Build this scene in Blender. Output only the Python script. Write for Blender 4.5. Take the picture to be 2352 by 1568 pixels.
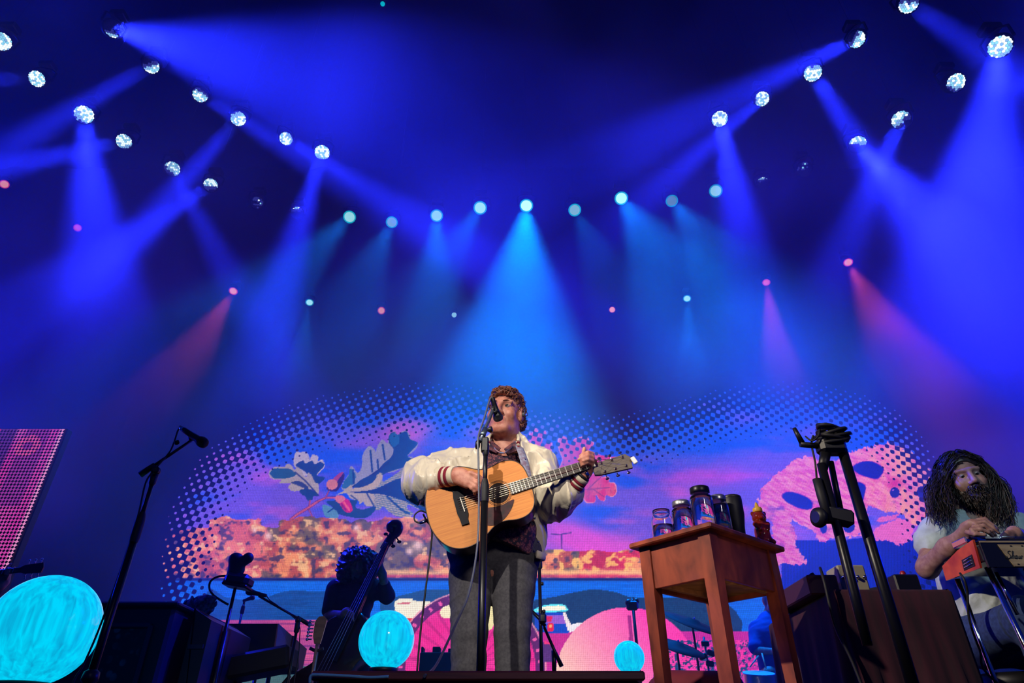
import bpy, math, random
import numpy as np
from mathutils import Vector, Matrix

random.seed(7)
rng = np.random.default_rng(11)
for o in list(bpy.data.objects):
    bpy.data.objects.remove(o, do_unlink=True)
scene = bpy.context.scene
COL = scene.collection

# ------------------------------------------------------------------ camera
# stage floor is z = 0; the photographer kneels in the pit, lens just above stage level
ZC = 0.03
TH = math.radians(33.0)
F = 1480.0
CX, CY = 1176.0, 784.0
CT, ST = math.cos(TH), math.sin(TH)
cam_d = bpy.data.cameras.new('camera')
cam_d.sensor_fit = 'HORIZONTAL'
cam_d.sensor_width = 36.0
cam_d.lens = 36.0 * F / 2352.0
cam_d.clip_start = 0.05
cam_d.clip_end = 200
cam = bpy.data.objects.new('camera', cam_d)
COL.objects.link(cam)
cam.location = (0, 0, ZC)
cam.rotation_euler = (math.pi / 2 + TH, 0, 0)
scene.camera = cam

# ------------------------------------------------------------------ world, exposure, sampling
w = bpy.data.worlds.new('world')
scene.world = w
w.use_nodes = True
w.node_tree.nodes['Background'].inputs[0].default_value = (0.0, 0.006, 0.12, 1)
w.node_tree.nodes['Background'].inputs[1].default_value = 1.0
vs = scene.view_settings
scene.display_settings.display_device = 'sRGB'
vs.view_transform = 'Standard'
vs.look = 'None'
vs.gamma = 1.0
vs.exposure = 0.0
vs.use_curve_mapping = False
cy = scene.cycles
cy.use_denoising = True
cy.adaptive_threshold = 0.03
cy.volume_step_rate = 3.0
cy.max_bounces = 6
cy.diffuse_bounces = 1
cy.glossy_bounces = 3
cy.transmission_bounces = 6
cy.transparent_max_bounces = 8
cy.volume_bounces = 0
cy.sample_clamp_indirect = 4.0
cy.caustics_reflective = False
cy.caustics_refractive = False


def ray(px, py):
    x = (px - CX) / F
    y = (CY - py) / F
    return Vector((x, CT - y * ST, ST + y * CT))


def P(px, py, Y):
    """world point seen at photo pixel (px, py) standing Y metres in front of the lens"""
    r = ray(px, py)
    k = Y / r.y
    return Vector((r.x * k, Y, ZC + r.z * k))


def PH(px, py, z):
    """the same, for a point at height z above the stage floor"""
    r = ray(px, py)
    k = (z - ZC) / r.z
    return Vector((r.x * k, r.y * k, z))


def depth(p):
    return p[1] * CT + (p[2] - ZC) * ST


def S(n, p):
    """metres covered by n photo pixels at world point p"""
    return n * depth(p) / F


# ------------------------------------------------------------------ front key light (follow spot at front of house)
def add_spot(name, loc, target, power, color, half_deg, blend=0.6, radius=0.1, parent=None):
    d = bpy.data.lights.new(name, 'SPOT')
    d.energy = power
    d.color = color
    d.spot_size = math.radians(half_deg * 2)
    d.spot_blend = blend
    d.shadow_soft_size = radius
    o = bpy.data.objects.new(name, d)
    COL.objects.link(o)
    o.location = loc
    o.rotation_euler = (Vector(target) - Vector(loc)).to_track_quat('-Z', 'Y').to_euler()
    if parent:
        o.parent = parent
    return o


KEY_POS = (-3.9, -8.2, 7.0)
add_spot('front_follow_spot', KEY_POS, (-0.03, 3.0, 1.10), 6300, (1.0, 0.92, 0.80), 3.7, 0.3, 0.12)
add_spot('front_fill_spot', (3.2, -8.6, 5.6), (-0.18, 2.9, 0.85), 1900, (1.0, 0.90, 0.80), 4.8, 0.5, 0.7)
add_spot('front_cool_spot', (-1.0, -7.5, 6.0), (2.55, 3.3, 1.22), 1600, (0.62, 0.92, 1.0), 3.3, 0.6, 0.5)
add_spot('added_table_uplight', (0.5, 1.62, 0.04), (0.92, 2.8, 0.62), 14, (1.0, 0.78, 0.55), 15, 0.7, 0.08)  # unseen uplight added to brighten the table underside, standing in for floor bounce
add_spot('front_side_spot', (-9.0, -2.4, 7.2), (1.55, 2.8, 0.75), 5200, (1.0, 0.86, 0.68), 4.6, 0.45, 0.12)

# unseen broad blue lamps added at the sides to brighten the haze
for x in (-16.2, 16.2):
    add_spot('added_haze_wash', (x, 9.0, 12.5), (x * .4, 10.0, 12.8), 2600, (0.0, 0.008, 1.0), 46, 0.8, 0.3)
    add_spot('added_haze_wash', (x, 10.5, 5.5), (x * .4, 10.5, 5.8), 5600, (0.0, 0.012, 1.0), 42, 0.7, 0.3)

BEAM_B = 8.0      # strength of the blue moving lights
BEAM_C = 3.0      # of the cyan washes
BEAM_S = 5.0      # of the small lamps
HAZE = 0.03       # haze density per metre
HAZE_G = 0.05      # forward scattering
YF = 0.84         # how far the moving lights lean towards the audience (target depth / lamp depth)
YFC = 0.9
YFS = 1.08
# ------------------------------------------------------------------ helpers
def srgb(r, g, b):
    def f(c):
        c = c / 255.0
        return c / 12.92 if c <= 0.04045 else ((c + 0.055) / 1.055) ** 2.4
    return (f(r), f(g), f(b))


MATS = {}


def mat(name, color, rough=0.6, metal=0.0, noise=0.0, nscale=30.0, bump=0.0, bscale=60.0, spec=0.5,
        color2=None, stretch=(1, 1, 1), emit=None, estr=0.0, trans=0.0, coat=0.0, sheen=0.0, sub=0.0):
    """procedural principled material; noise mixes color -> color2"""
    if name in MATS:
        return MATS[name]
    m = bpy.data.materials.new(name)
    m.use_nodes = True
    nt = m.node_tree
    b = nt.nodes['Principled BSDF']
    b.inputs['Base Color'].default_value = (*color, 1)
    b.inputs['Roughness'].default_value = rough
    b.inputs['Metallic'].default_value = metal
    b.inputs['Specular IOR Level'].default_value = spec
    b.inputs['Transmission Weight'].default_value = trans
    b.inputs['Coat Weight'].default_value = coat
    b.inputs['Sheen Weight'].default_value = sheen
    tc = nt.nodes.new('ShaderNodeTexCoord')
    mp = nt.nodes.new('ShaderNodeMapping')
    mp.inputs['Scale'].default_value = stretch
    nt.links.new(tc.outputs['Object'], mp.inputs['Vector'])
    if noise > 0 or color2:
        if color2 is None:
            color2 = tuple(c * (1 - noise) for c in color)
        n = nt.nodes.new('ShaderNodeTexNoise')
        n.inputs['Scale'].default_value = nscale
        n.inputs['Detail'].default_value = 5
        nt.links.new(mp.outputs[0], n.inputs['Vector'])
        r = nt.nodes.new('ShaderNodeValToRGB')
        r.color_ramp.elements[0].position = 0.36
        r.color_ramp.elements[1].position = 0.64
        r.color_ramp.elements[0].color = (*color, 1)
        r.color_ramp.elements[1].color = (*color2, 1)
        nt.links.new(n.outputs['Fac'], r.inputs['Fac'])
        nt.links.new(r.outputs['Color'], b.inputs['Base Color'])
    if bump > 0:
        n2 = nt.nodes.new('ShaderNodeTexNoise')
        n2.inputs['Scale'].default_value = bscale
        n2.inputs['Detail'].default_value = 3
        nt.links.new(mp.outputs[0], n2.inputs['Vector'])
        bp = nt.nodes.new('ShaderNodeBump')
        bp.inputs['Strength'].default_value = bump
        bp.inputs['Distance'].default_value = 0.01
        nt.links.new(n2.outputs['Fac'], bp.inputs['Height'])
        nt.links.new(bp.outputs[0], b.inputs['Normal'])
    if emit:
        b.inputs['Emission Color'].default_value = (*emit, 1)
        b.inputs['Emission Strength'].default_value = estr
        m.cycles.emission_sampling = 'NONE'
    MATS[name] = m
    return m


def frame(axis, up=(0, 0, 1)):
    """orthonormal (x, y) perpendicular to axis"""
    a = Vector(axis).normalized()
    u = Vector(up)
    if abs(a.dot(u.normalized())) > 0.98:
        u = Vector((1, 0, 0)) if abs(a.x) < 0.9 else Vector((0, 1, 0))
    x = u.cross(a).normalized()
    y = a.cross(x).normalized()
    return x, y


class MB:
    """collects shapes into one mesh"""
    def __init__(self):
        self.v, self.f, self.mi, self.sm = [], [], [], []
        self.cur = 0

    def add(self, vs, fs, smooth=False):
        n = len(self.v)
        self.v.extend([tuple(p) for p in vs])
        for f in fs:
            self.f.append(tuple(i + n for i in f))
            self.mi.append(self.cur)
            self.sm.append(smooth)

    def box(self, c, size, rot=None, bevel=0.0):
        """box with chamfered edges"""
        sx, sy, sz = (s / 2 for s in size)
        R = rot if rot is not None else Matrix.Identity(3)
        c = Vector(c)
        if bevel <= 0:
            vs = [Vector((x, y, z)) for z in (-sz, sz) for y in (-sy, sy) for x in (-sx, sx)]
            fs = [(0, 2, 3, 1), (4, 5, 7, 6), (0, 1, 5, 4), (2, 6, 7, 3), (0, 4, 6, 2), (1, 3, 7, 5)]
        else:
            b = min(bevel, sx * .9, sy * .9, sz * .9)
            vs, key, fs = [], {}, []
            for X in (-1, 1):
                for Y in (-1, 1):
                    for Z in (-1, 1):
                        for a in range(3):
                            p = [X * sx, Y * sy, Z * sz]
                            for q in range(3):
                                if q != a:
                                    p[q] -= (X, Y, Z)[q] * b
                            key[(X, Y, Z, a)] = len(vs)
                            vs.append(Vector(p))
            K = key
            for s in (-1, 1):
                q = [(-1, -1), (1, -1), (1, 1), (-1, 1)]
                fs.append([K[(s, y, z, 0)] for y, z in q][::s])
                fs.append([K[(x, s, z, 1)] for z, x in q][::s])
                fs.append([K[(x, y, s, 2)] for x, y in q][::s])
            for A in (-1, 1):
                for B in (-1, 1):
                    fs.append([K[(A, B, -1, 0)], K[(A, B, 1, 0)], K[(A, B, 1, 1)], K[(A, B, -1, 1)]])
                    fs.append([K[(A, -1, B, 0)], K[(A, 1, B, 0)], K[(A, 1, B, 2)], K[(A, -1, B, 2)]])
                    fs.append([K[(-1, A, B, 1)], K[(1, A, B, 1)], K[(1, A, B, 2)], K[(-1, A, B, 2)]])
            for X in (-1, 1):
                for Y in (-1, 1):
                    for Z in (-1, 1):
                        fs.append([K[(X, Y, Z, a)] for a in range(3)])
            out = []
            for f in fs:
                a, bb, cc = (vs[i] for i in f[:3])
                m = sum((vs[i] for i in f), Vector()) / len(f)
                if (bb - a).cross(cc - a).dot(m) < 0:
                    f = f[::-1]
                out.append(tuple(f))
            fs = out
        self.add([c + R @ p for p in vs], fs)

    def tube(self, pts, rad, n=10, caps=True, flat=None, up=(0, 0, 1)):
        """swept tube; rad number or list; flat = (sx, sy) section scale"""
        pts = [Vector(p) for p in pts]
        if not hasattr(rad, '__len__'):
            rad = [rad] * len(pts)
        vs, fs = [], []
        fx, fy = flat if flat else (1, 1)
        x = None
        for i, p in enumerate(pts):
            a = (pts[min(i + 1, len(pts) - 1)] - pts[max(i - 1, 0)])
            if a.length < 1e-9:
                a = Vector((0, 0, 1))
            a.normalize()
            if x is None:
                x, y = frame(a, up)
            else:
                x = (x - a * x.dot(a))
                if x.length < 1e-6:
                    x, y = frame(a, up)
                x.normalize()
                y = a.cross(x)
            for k in range(n):
                t = 2 * math.pi * k / n
                vs.append(p + (x * math.cos(t) * fx + y * math.sin(t) * fy) * rad[i])
        for i in range(len(pts) - 1):
            for k in range(n):
                k2 = (k + 1) % n
                fs.append((i * n + k, i * n + k2, (i + 1) * n + k2, (i + 1) * n + k))
        self.add(vs, fs, True)
        if caps:
            m = len(pts) - 1
            base = len(self.v) - len(vs)
            self.f.append(tuple(base + k for k in range(n - 1, -1, -1)))
            self.f.append(tuple(base + m * n + k for k in range(n)))
            self.mi += [self.cur] * 2
            self.sm += [False] * 2

    def lathe(self, base, axis, prof, n=24, smooth=True):
        """prof: list of (radius, height along axis)"""
        base = Vector(base)
        a = Vector(axis).normalized()
        x, y = frame(a)
        vs, fs = [], []
        for r, h in prof:
            for k in range(n):
                t = 2 * math.pi * k / n
                vs.append(base + a * h + (x * math.cos(t) + y * math.sin(t)) * max(r, 1e-5))
        for i in range(len(prof) - 1):
            for k in range(n):
                k2 = (k + 1) % n
                fs.append((i * n + k, i * n + k2, (i + 1) * n + k2, (i + 1) * n + k))
        self.add(vs, fs, smooth)
        if prof[0][0] > 1e-4:
            self.add(vs[:n][::-1], [tuple(range(n))])
        if prof[-1][0] > 1e-4:
            self.add(vs[-n:], [tuple(range(n))])

    def sphere(self, c, r, n=16, m=10, R=None):
        """r scalar or 3-vector"""
        c = Vector(c)
        rr = Vector((r, r, r)) if not hasattr(r, '__len__') else Vector(r)
        vs, fs = [], []
        for i in range(m + 1):
            ph = math.pi * i / m
            for k in range(n):
                t = 2 * math.pi * k / n
                p = Vector((rr.x * math.sin(ph) * math.cos(t), rr.y * math.sin(ph) * math.sin(t), rr.z * math.cos(ph)))
                vs.append(c + (R @ p if R is not None else p))
        for i in range(m):
            for k in range(n):
                k2 = (k + 1) % n
                fs.append((i * n + k, (i + 1) * n + k, (i + 1) * n + k2, i * n + k2))
        self.add(vs, fs, True)

    def prism(self, poly, o, u, v, nrm, t0, t1, bevel=0.0):
        """polygon (list of (a, b)) in plane o,u,v extruded along nrm from t0 to t1"""
        o, u, v, nrm = Vector(o), Vector(u), Vector(v), Vector(nrm)
        n = len(poly)
        area = sum(poly[i][0] * poly[(i + 1) % n][1] - poly[(i + 1) % n][0] * poly[i][1] for i in range(n))
        if area * u.cross(v).dot(nrm) * (1 if t1 > t0 else -1) < 0:
            poly = poly[::-1]
        a = [o + u * p[0] + v * p[1] + nrm * t0 for p in poly]
        b = [o + u * p[0] + v * p[1] + nrm * t1 for p in poly]
        self.add(a + b, [tuple(range(n - 1, -1, -1)), tuple(range(n, 2 * n))] +
                 [(i, (i + 1) % n, n + (i + 1) % n, n + i) for i in range(n)])

    def torus(self, c, axis, R, r, n=28, m=8, arc=1.0, start=0.0):
        x, y = frame(axis)
        c = Vector(c)
        pts = [c + (x * math.cos(start + 2 * math.pi * arc * k / n) + y * math.sin(start + 2 * math.pi * arc * k / n)) * R for k in range(n + 1)]
        self.tube(pts, r, m, caps=arc < 1)

    def build(self, name, mats, parent=None):
        me = bpy.data.meshes.new(name)
        me.from_pydata(self.v, [], self.f)
        ms = mats if isinstance(mats, (list, tuple)) else [mats]
        for m in ms:
            me.materials.append(m)
        if len(ms) > 1:
            me.polygons.foreach_set('material_index', self.mi)
        me.polygons.foreach_set('use_smooth', self.sm)
        me.update()
        o = bpy.data.objects.new(name, me)
        COL.objects.link(o)
        if parent is not None:
            o.parent = parent
            o.matrix_parent_inverse = parent.matrix_basis.inverted()
        return o


def tag(o, label=None, cat=None, group=None, kind=None):
    if label:
        o['label'] = label
    if cat:
        o['category'] = cat
    if group:
        o['group'] = group
    if kind:
        o['kind'] = kind
    return o


def thing(name, label, cat, loc=(0, 0, 0), group=None):
    o = bpy.data.objects.new(name, None)
    o.empty_display_size = 0.1
    COL.objects.link(o)
    o.location = loc
    return tag(o, label, cat, group)


def T(name, pts, r, m, parent=None, n=10, **k):
    b = MB()
    b.tube(pts, r, n, **k)
    return b.build(name, m, parent)


def curve(pts, n=8):
    """Catmull-Rom through points"""
    pts = [Vector(p) for p in pts]
    out = []
    for i in range(len(pts) - 1):
        p0, p1, p2, p3 = pts[max(i - 1, 0)], pts[i], pts[i + 1], pts[min(i + 2, len(pts) - 1)]
        for k in range(n):
            t = k / n
            out.append(0.5 * ((2 * p1) + (p2 - p0) * t + (2 * p0 - 5 * p1 + 4 * p2 - p3) * t * t +
                              (3 * p1 - p0 - 3 * p2 + p3) * t ** 3))
    out.append(pts[-1])
    return out


# ------------------------------------------------------------------ smooth bodies: blended solids meshed with surface nets
class Field:
    def __init__(self, lo, hi, h):
        self.lo = np.array(lo, np.float32)
        self.h = h
        self.n = np.ceil((np.array(hi) - self.lo) / h).astype(int) + 1
        self.D = np.full(self.n, 1.0, np.float32)

    def _block(self, lo, hi, pad):
        a = np.clip(np.floor((np.array(lo) - pad - self.lo) / self.h).astype(int), 0, self.n)
        b = np.clip(np.ceil((np.array(hi) + pad - self.lo) / self.h).astype(int) + 1, 0, self.n)
        if np.any(b <= a):
            return None, None
        g = [self.lo[i] + self.h * np.arange(a[i], b[i], dtype=np.float32) for i in range(3)]
        X, Y, Z = np.meshgrid(*g, indexing='ij')
        return (slice(a[0], b[0]), slice(a[1], b[1]), slice(a[2], b[2])), (X, Y, Z)

    def _merge(self, sl, d, k, cut):
        A = self.D[sl]
        if cut:
            d = -d
            if k > 0:
                hh = np.clip(0.5 - 0.5 * (A - d) / k, 0, 1)
                self.D[sl] = A * (1 - hh) + d * hh + k * hh * (1 - hh)
            else:
                self.D[sl] = np.maximum(A, d)
        else:
            if k > 0:
                hh = np.clip(0.5 + 0.5 * (A - d) / k, 0, 1)
                self.D[sl] = A * (1 - hh) + d * hh - k * hh * (1 - hh)
            else:
                self.D[sl] = np.minimum(A, d)

    def cone(self, a, b, ra, rb, k=0.02, cut=False, flat=None):
        """tapered capsule; flat = (axis, s): section scaled by s along axis"""
        a, b = np.array(a, np.float32), np.array(b, np.float32)
        r = max(ra, rb) * (max(1, flat[1]) if flat else 1)
        sl, G = self._block(np.minimum(a, b) - r, np.maximum(a, b) + r, k + 3 * self.h)
        if sl is None:
            return self
        ba = b - a
        L = float(ba @ ba) + 1e-12
        X, Y, Z = G[0] - a[0], G[1] - a[1], G[2] - a[2]
        t = np.clip((X * ba[0] + Y * ba[1] + Z * ba[2]) / L, 0, 1)
        X, Y, Z = X - t * ba[0], Y - t * ba[1], Z - t * ba[2]
        q = X * X + Y * Y + Z * Z
        if flat:
            ax = np.array(Vector(flat[0]).normalized(), np.float32)
            s = flat[1]
            c = X * ax[0] + Y * ax[1] + Z * ax[2]
            q = q + c * c * (1 / (s * s) - 1)
        d = np.sqrt(np.maximum(q, 0)) - (ra + (rb - ra) * t)
        if flat:
            d = d * min(1, flat[1])
        self._merge(sl, d, k, cut)
        return self

    def chain(self, pts, rs, k=0.02, cut=False, flat=None):
        for i in range(len(pts) - 1):
            self.cone(pts[i], pts[i + 1], rs[i], rs[i + 1], k, cut, flat)
        return self

    def ell(self, c, r, k=0.02, R=None, cut=False):
        c = np.array(c, np.float32)
        r = np.array(r, np.float32)
        m = float(r.max())
        sl, G = self._block(c - m, c + m, k + 3 * self.h)
        if sl is None:
            return self
        X, Y, Z = G[0] - c[0], G[1] - c[1], G[2] - c[2]
        if R is not None:
            R = np.array(R, np.float32)   # columns = local axes
            X, Y, Z = (X * R[0, i] + Y * R[1, i] + Z * R[2, i] for i in range(3))
        k0 = np.sqrt((X / r[0]) ** 2 + (Y / r[1]) ** 2 + (Z / r[2]) ** 2)
        k1 = np.sqrt((X / r[0] ** 2) ** 2 + (Y / r[1] ** 2) ** 2 + (Z / r[2] ** 2) ** 2) + 1e-9
        d = k0 * (k0 - 1) / k1
        self._merge(sl, d, k, cut)
        return self

    def halfspace(self, p, nrm, k=0.0):
        """cut away everything on the nrm side of p"""
        nrm = Vector(nrm).normalized()
        sl, G = self._block(self.lo, self.lo + self.h * self.n, 0)
        d = (G[0] - p[0]) * nrm[0] + (G[1] - p[1]) * nrm[1] + (G[2] - p[2]) * nrm[2]
        self.D = np.maximum(self.D, d) if k <= 0 else self.D
        return self

    def displace(self, fn):
        sl, G = self._block(self.lo, self.lo + self.h * self.n, 0)
        self.D = self.D + fn(*G).astype(np.float32)
        return self

    def mesh(self, name, mats, parent=None, region=None):
        D, h = self.D, self.h
        I = D < 0
        n = np.array(D.shape) - 1
        s = np.zeros(n, np.int8)
        C = [(i, j, k) for i in (0, 1) for j in (0, 1) for k in (0, 1)]
        for i, j, k in C:
            s += I[i:n[0] + i, j:n[1] + j, k:n[2] + k]
        act = (s > 0) & (s < 8)
        idx = np.full(n, -1, np.int32)
        A = np.argwhere(act)
        idx[act] = np.arange(len(A))
        vals = {c: D[A[:, 0] + c[0], A[:, 1] + c[1], A[:, 2] + c[2]] for c in C}
        acc = np.zeros((len(A), 3), np.float32)
        cnt = np.zeros(len(A), np.float32)
        for c in C:
            for ax in range(3):
                if c[ax] == 0:
                    e = list(c)
                    e[ax] = 1
                    da, db = vals[c], vals[tuple(e)]
                    m = (da < 0) != (db < 0)
                    t = np.where(m, da / np.where(m, da - db, 1), 0)
                    p = np.tile(np.array(c, np.float32), (len(A), 1))
                    p[:, ax] += t
                    acc += p * m[:, None]
                    cnt += m
        V = self.lo + h * (A + acc / np.maximum(cnt, 1)[:, None])
        quads = []
        for ax in range(3):
            b, c = (ax + 1) % 3, (ax + 2) % 3
            lo = [slice(None)] * 3
            hi = [slice(None)] * 3
            lo[ax], hi[ax] = slice(0, -1), slice(1, None)
            ch = I[tuple(lo)] != I[tuple(hi)]
            E = np.argwhere(ch)
            E = E[(E[:, b] > 0) & (E[:, c] > 0) & (E[:, b] < n[b]) & (E[:, c] < n[c])]
            def g(db, dc):
                q = E.copy()
                q[:, b] -= db
                q[:, c] -= dc
                return idx[q[:, 0], q[:, 1], q[:, 2]]
            q = np.stack([g(1, 1), g(0, 1), g(0, 0), g(1, 0)], 1)
            ins = I[E[:, 0], E[:, 1], E[:, 2]]
            q[~ins] = q[~ins][:, ::-1]
            quads.append(q)
        Q = np.concatenate(quads)
        Q = Q[(Q >= 0).all(1)]
        return np_mesh(name, V, Q, mats, parent, region)


def np_mesh(name, V, Q, mats, parent=None, region=None, smooth=True):
    me = bpy.data.meshes.new(name)
    me.vertices.add(len(V))
    me.vertices.foreach_set('co', np.ascontiguousarray(V, np.float32).ravel())
    w = Q.shape[1]
    me.loops.add(Q.size)
    me.polygons.add(len(Q))
    me.polygons.foreach_set('loop_start', np.arange(0, Q.size, w, dtype=np.int32))
    me.loops.foreach_set('vertex_index', np.ascontiguousarray(Q, np.int32).ravel())
    me.polygons.foreach_set('use_smooth', np.full(len(Q), smooth))
    ms = mats if isinstance(mats, (list, tuple)) else [mats]
    for m in ms:
        me.materials.append(m)
    if region is not None:
        me.polygons.foreach_set('material_index', region(V[Q].mean(1)).astype(np.int32))
    me.update()
    me.validate()
    o = bpy.data.objects.new(name, me)
    COL.objects.link(o)
    if parent is not None:
        o.parent = parent
        o.matrix_parent_inverse = parent.matrix_basis.inverted()
    return o


def vnoise(x, y, seed=0):
    """smooth 2-D value noise, numpy"""
    x = np.asarray(x, float)
    y = np.asarray(y, float)
    xi, yi = np.floor(x).astype(np.int64), np.floor(y).astype(np.int64)
    fx, fy = x - xi, y - yi
    fx, fy = fx * fx * (3 - 2 * fx), fy * fy * (3 - 2 * fy)
    def hsh(a, b):
        q = (a * 374761393 + b * 668265263 + seed * 974634777) & 0xFFFFFFFF
        q = ((q ^ (q >> 13)) * 1274126177) & 0xFFFFFFFF
        return ((q ^ (q >> 16)) & 0xFFFF) / 65535.0
    return ((hsh(xi, yi) * (1 - fx) + hsh(xi + 1, yi) * fx) * (1 - fy) +
            (hsh(xi, yi + 1) * (1 - fx) + hsh(xi + 1, yi + 1) * fx) * fy)


def fbm(x, y, o=4, seed=0):
    t, a, s = 0, 0.5, 0
    for i in range(o):
        t = t + a * vnoise(x * 2 ** i, y * 2 ** i, seed + i)
        s += a
        a *= 0.5
    return t / s
# ------------------------------------------------------------------ the stage: deck and black back drape
def build_shell():
    b = MB()
    b.box((0, 8.75, -.25), (36, 14.9, .5))
    o = b.build('floor', mat('stage_deck', (.008, .008, .010), .45, noise=.3, nscale=3))
    tag(o, 'matte black stage deck', 'floor', None, 'structure')
    b = MB()
    n = 240
    vs, fs = [], []
    for i in range(n + 1):
        x = -18 + 36 * i / n
        y = 14.80 + .05 * math.sin(i * 1.1) + .03 * math.sin(i * .37)
        vs += [(x, y, 0), (x, y, 17), (x, y + .3, 17), (x, y + .3, 0)]
    for i in range(n):
        fs.append((i * 4, i * 4 + 4, i * 4 + 5, i * 4 + 1))
        fs.append((i * 4 + 3, i * 4 + 2, i * 4 + 6, i * 4 + 7))
    b.add(vs, fs, True)
    o = b.build('wall_back', mat('black_drape', (.0015, .0015, .002), 1.0, spec=0.0))
    tag(o, 'black pleated drape across the back of the stage', 'drape', None, 'structure')

    b = MB()
    b.box((0, 9.2, 16.7), (36, 12.4, .4))
    o = b.build('ceiling', mat('roof_black', (.004, .004, .005), .9))
    tag(o, 'unlit black roof over the stage', 'ceiling', None, 'structure')


build_shell()

# ------------------------------------------------------------------ lighting rig
BLUE = (0.012, 0.020, 1.0)
CYAN = (0.0, 0.20, 1.0)
RED = (1.0, 0.10, 0.16)
PINK = (1.0, 0.10, 0.75)
ZB = 10.9
# lens pixel, diameter px, beam towards pixel (or None), half angle, strength, lit side (deg), lit share
BLUES = [
    (3, 95, 42, None, 0, 0, 0, .8),
    (260, 66, 41, (620, 165), 10, 5.0, -90, -.75),
    (347, 150, 38, (0, 350), 3.4, 6.0, -70, -.2),
    (85, 181, 38, (-300, 186), 4, 7.0, 0, .9),
    (193, 263, 42, (232, 640), 5.5, 6.5, 60, .7),
    (285, 325, 36, (0, 385), 4.6, 6.5, 100, .5),
    (460, 217, 36, (950, 520), 3.2, 6.5, -110, .1),
    (547, 272, 36, (250, 620), 3.8, 5.0, -60, .55),
    (395, 388, 36, (545, 660), 3.4, 4.0, 50, .2),
    (484, 425, 33, (220, 600), 6, 4.5, 95, .1),
    (590, 466, 30, (660, 560), 1.2, 0.5, 60, -2),
    (657, 318, 32, (950, 500), 3.8, 5.5, -140, .6),
    (740, 350, 36, (600, 820), 5, 7.0, 90, .7),
    (683, 488, 28, None, 0, 0, 95, -.7),
    (2087, 8, 44, (2330, 170), 4, 5.5, -100, .0),
    (1967, 90, 40, (1400, 360), 4, 5.5, -40, -.05),
    (1867, 167, 41, (2120, 560), 4, 5.5, -80, .6),
    (1750, 227, 35, (1480, 460), 3.2, 5.0, -10, .6),
    (1653, 273, 38, (1740, 700), 5.5, 6.0, 90, .9),
    (2297, 107, 50, (2215, 700), 7, 9.0, 120, .75),
    (2195, 190, 43, (2600, 205), 4.6, 7.0, 80, .4),
    (2070, 275, 42, (1870, 720), 4, 5.5, 130, .0),
    (1970, 331, 39, (2230, 600), 9, 5.0, 90, -.1),
    (1847, 388, 34, (1780, 465), 1.5, 0.5, 120, -2),
    (1752, 420, 28, None, 0, 0, 95, -.75),
]
CYANS = [
    (803, 498, 30, (650, 650), 14, 1.6, .75),
    (900, 510, 28, (800, 720), 14, 1.0, .45),
    (1003, 495, 30, (1000, 720), 12, 1.6, .85),
    (1103, 477, 32, (1000, 640), 12, 1.0, 1.0),
    (1209, 472, 32, (1185, 900), 17, 9.5, 1.4),
    (1320, 482, 30, (1420, 680), 13, 1.0, .45),
    (1427, 455, 32, (1540, 640), 17, 3.2, 1.2),
    (1543, 461, 29, (1680, 640), 16, 1.6, .32),
    (1644, 438, 31, (1640, 600), 8, 0.2, .9),
]
SMALL = [
    (711, 694, 19, (685, 870), 16, 0.9, CYAN),
    (1043, 723, 15, None, 0, 0, CYAN),
    (1578, 685, 19, (1590, 870), 18, 0.9, CYAN),
    (536, 668, 20, (400, 880), 20, 0.7, RED),
    (876, 713, 18, None, 0, 0, RED),
    (1406, 711, 16, None, 0, 0, RED),
    (1760, 648, 18, (1795, 870), 16, 0.6, PINK),
    (1948, 602, 21, (2090, 870), 22, 1.2, RED),
    (10, 423, 20, None, 0, 0, RED),
    (178, 523, 17, None, 0, 0, PINK),
    (879, 9, 14, None, 0, 0, CYAN),
]


def emis(name, col, s):
    return mat(name, (.01, .01, .012), .4, emit=col, estr=s)


CELL = [emis('cell_hot', (.80, .98, 1.0), 1.9), emis('cell_warm', (.30, .62, 1.0), 1.0), emis('cell_dim', (.10, .12, .8), .30), emis('cell_off', (.02, .03, .45), .07), emis('cell_cyan', (.30, .78, 1.0), 1.2)]
HOUSE = mat('fixture_black', (.003, .003, .004), .5)


def fixture_body(root, src, dr, r, frame_up=1.0):
    b = MB()
    b.lathe(src - dr * .01, -dr, [(r * 1.06, -.02), (r * 1.1, .02), (r * 1.08, r * .9), (r * .8, r * 1.5), (r * .4, r * 1.7)], 20)
    b.build('housing', HOUSE, root)
    x = dr.cross(Vector((0, 0, 1)))
    x = x.normalized() if x.length > .05 else Vector((1, 0, 0))
    c = src - dr * r * .7
    top = c + Vector((0, 0, r * 2.0))
    b = MB()
    b.tube([c + x * r * 1.22, c + x * r * 1.26 + Vector((0, 0, r * 1.5)), top + x * r * .6, top - x * r * .6, c - x * r * 1.26 + Vector((0, 0, r * 1.5)), c - x * r * 1.22], r * .13, 8)
    b.build('yoke', HOUSE, root)
    b = MB()
    b.box(top + Vector((0, 0, r * .45)), (r * 1.7, r * 1.3, r * .8), None, r * .1)
    b.build('base', HOUSE, root)
    T('hanging_wire', [top + Vector((0, 0, r * .8)), Vector((top.x, top.y, 16.5))], .0022, HOUSE, root, 5)


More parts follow.
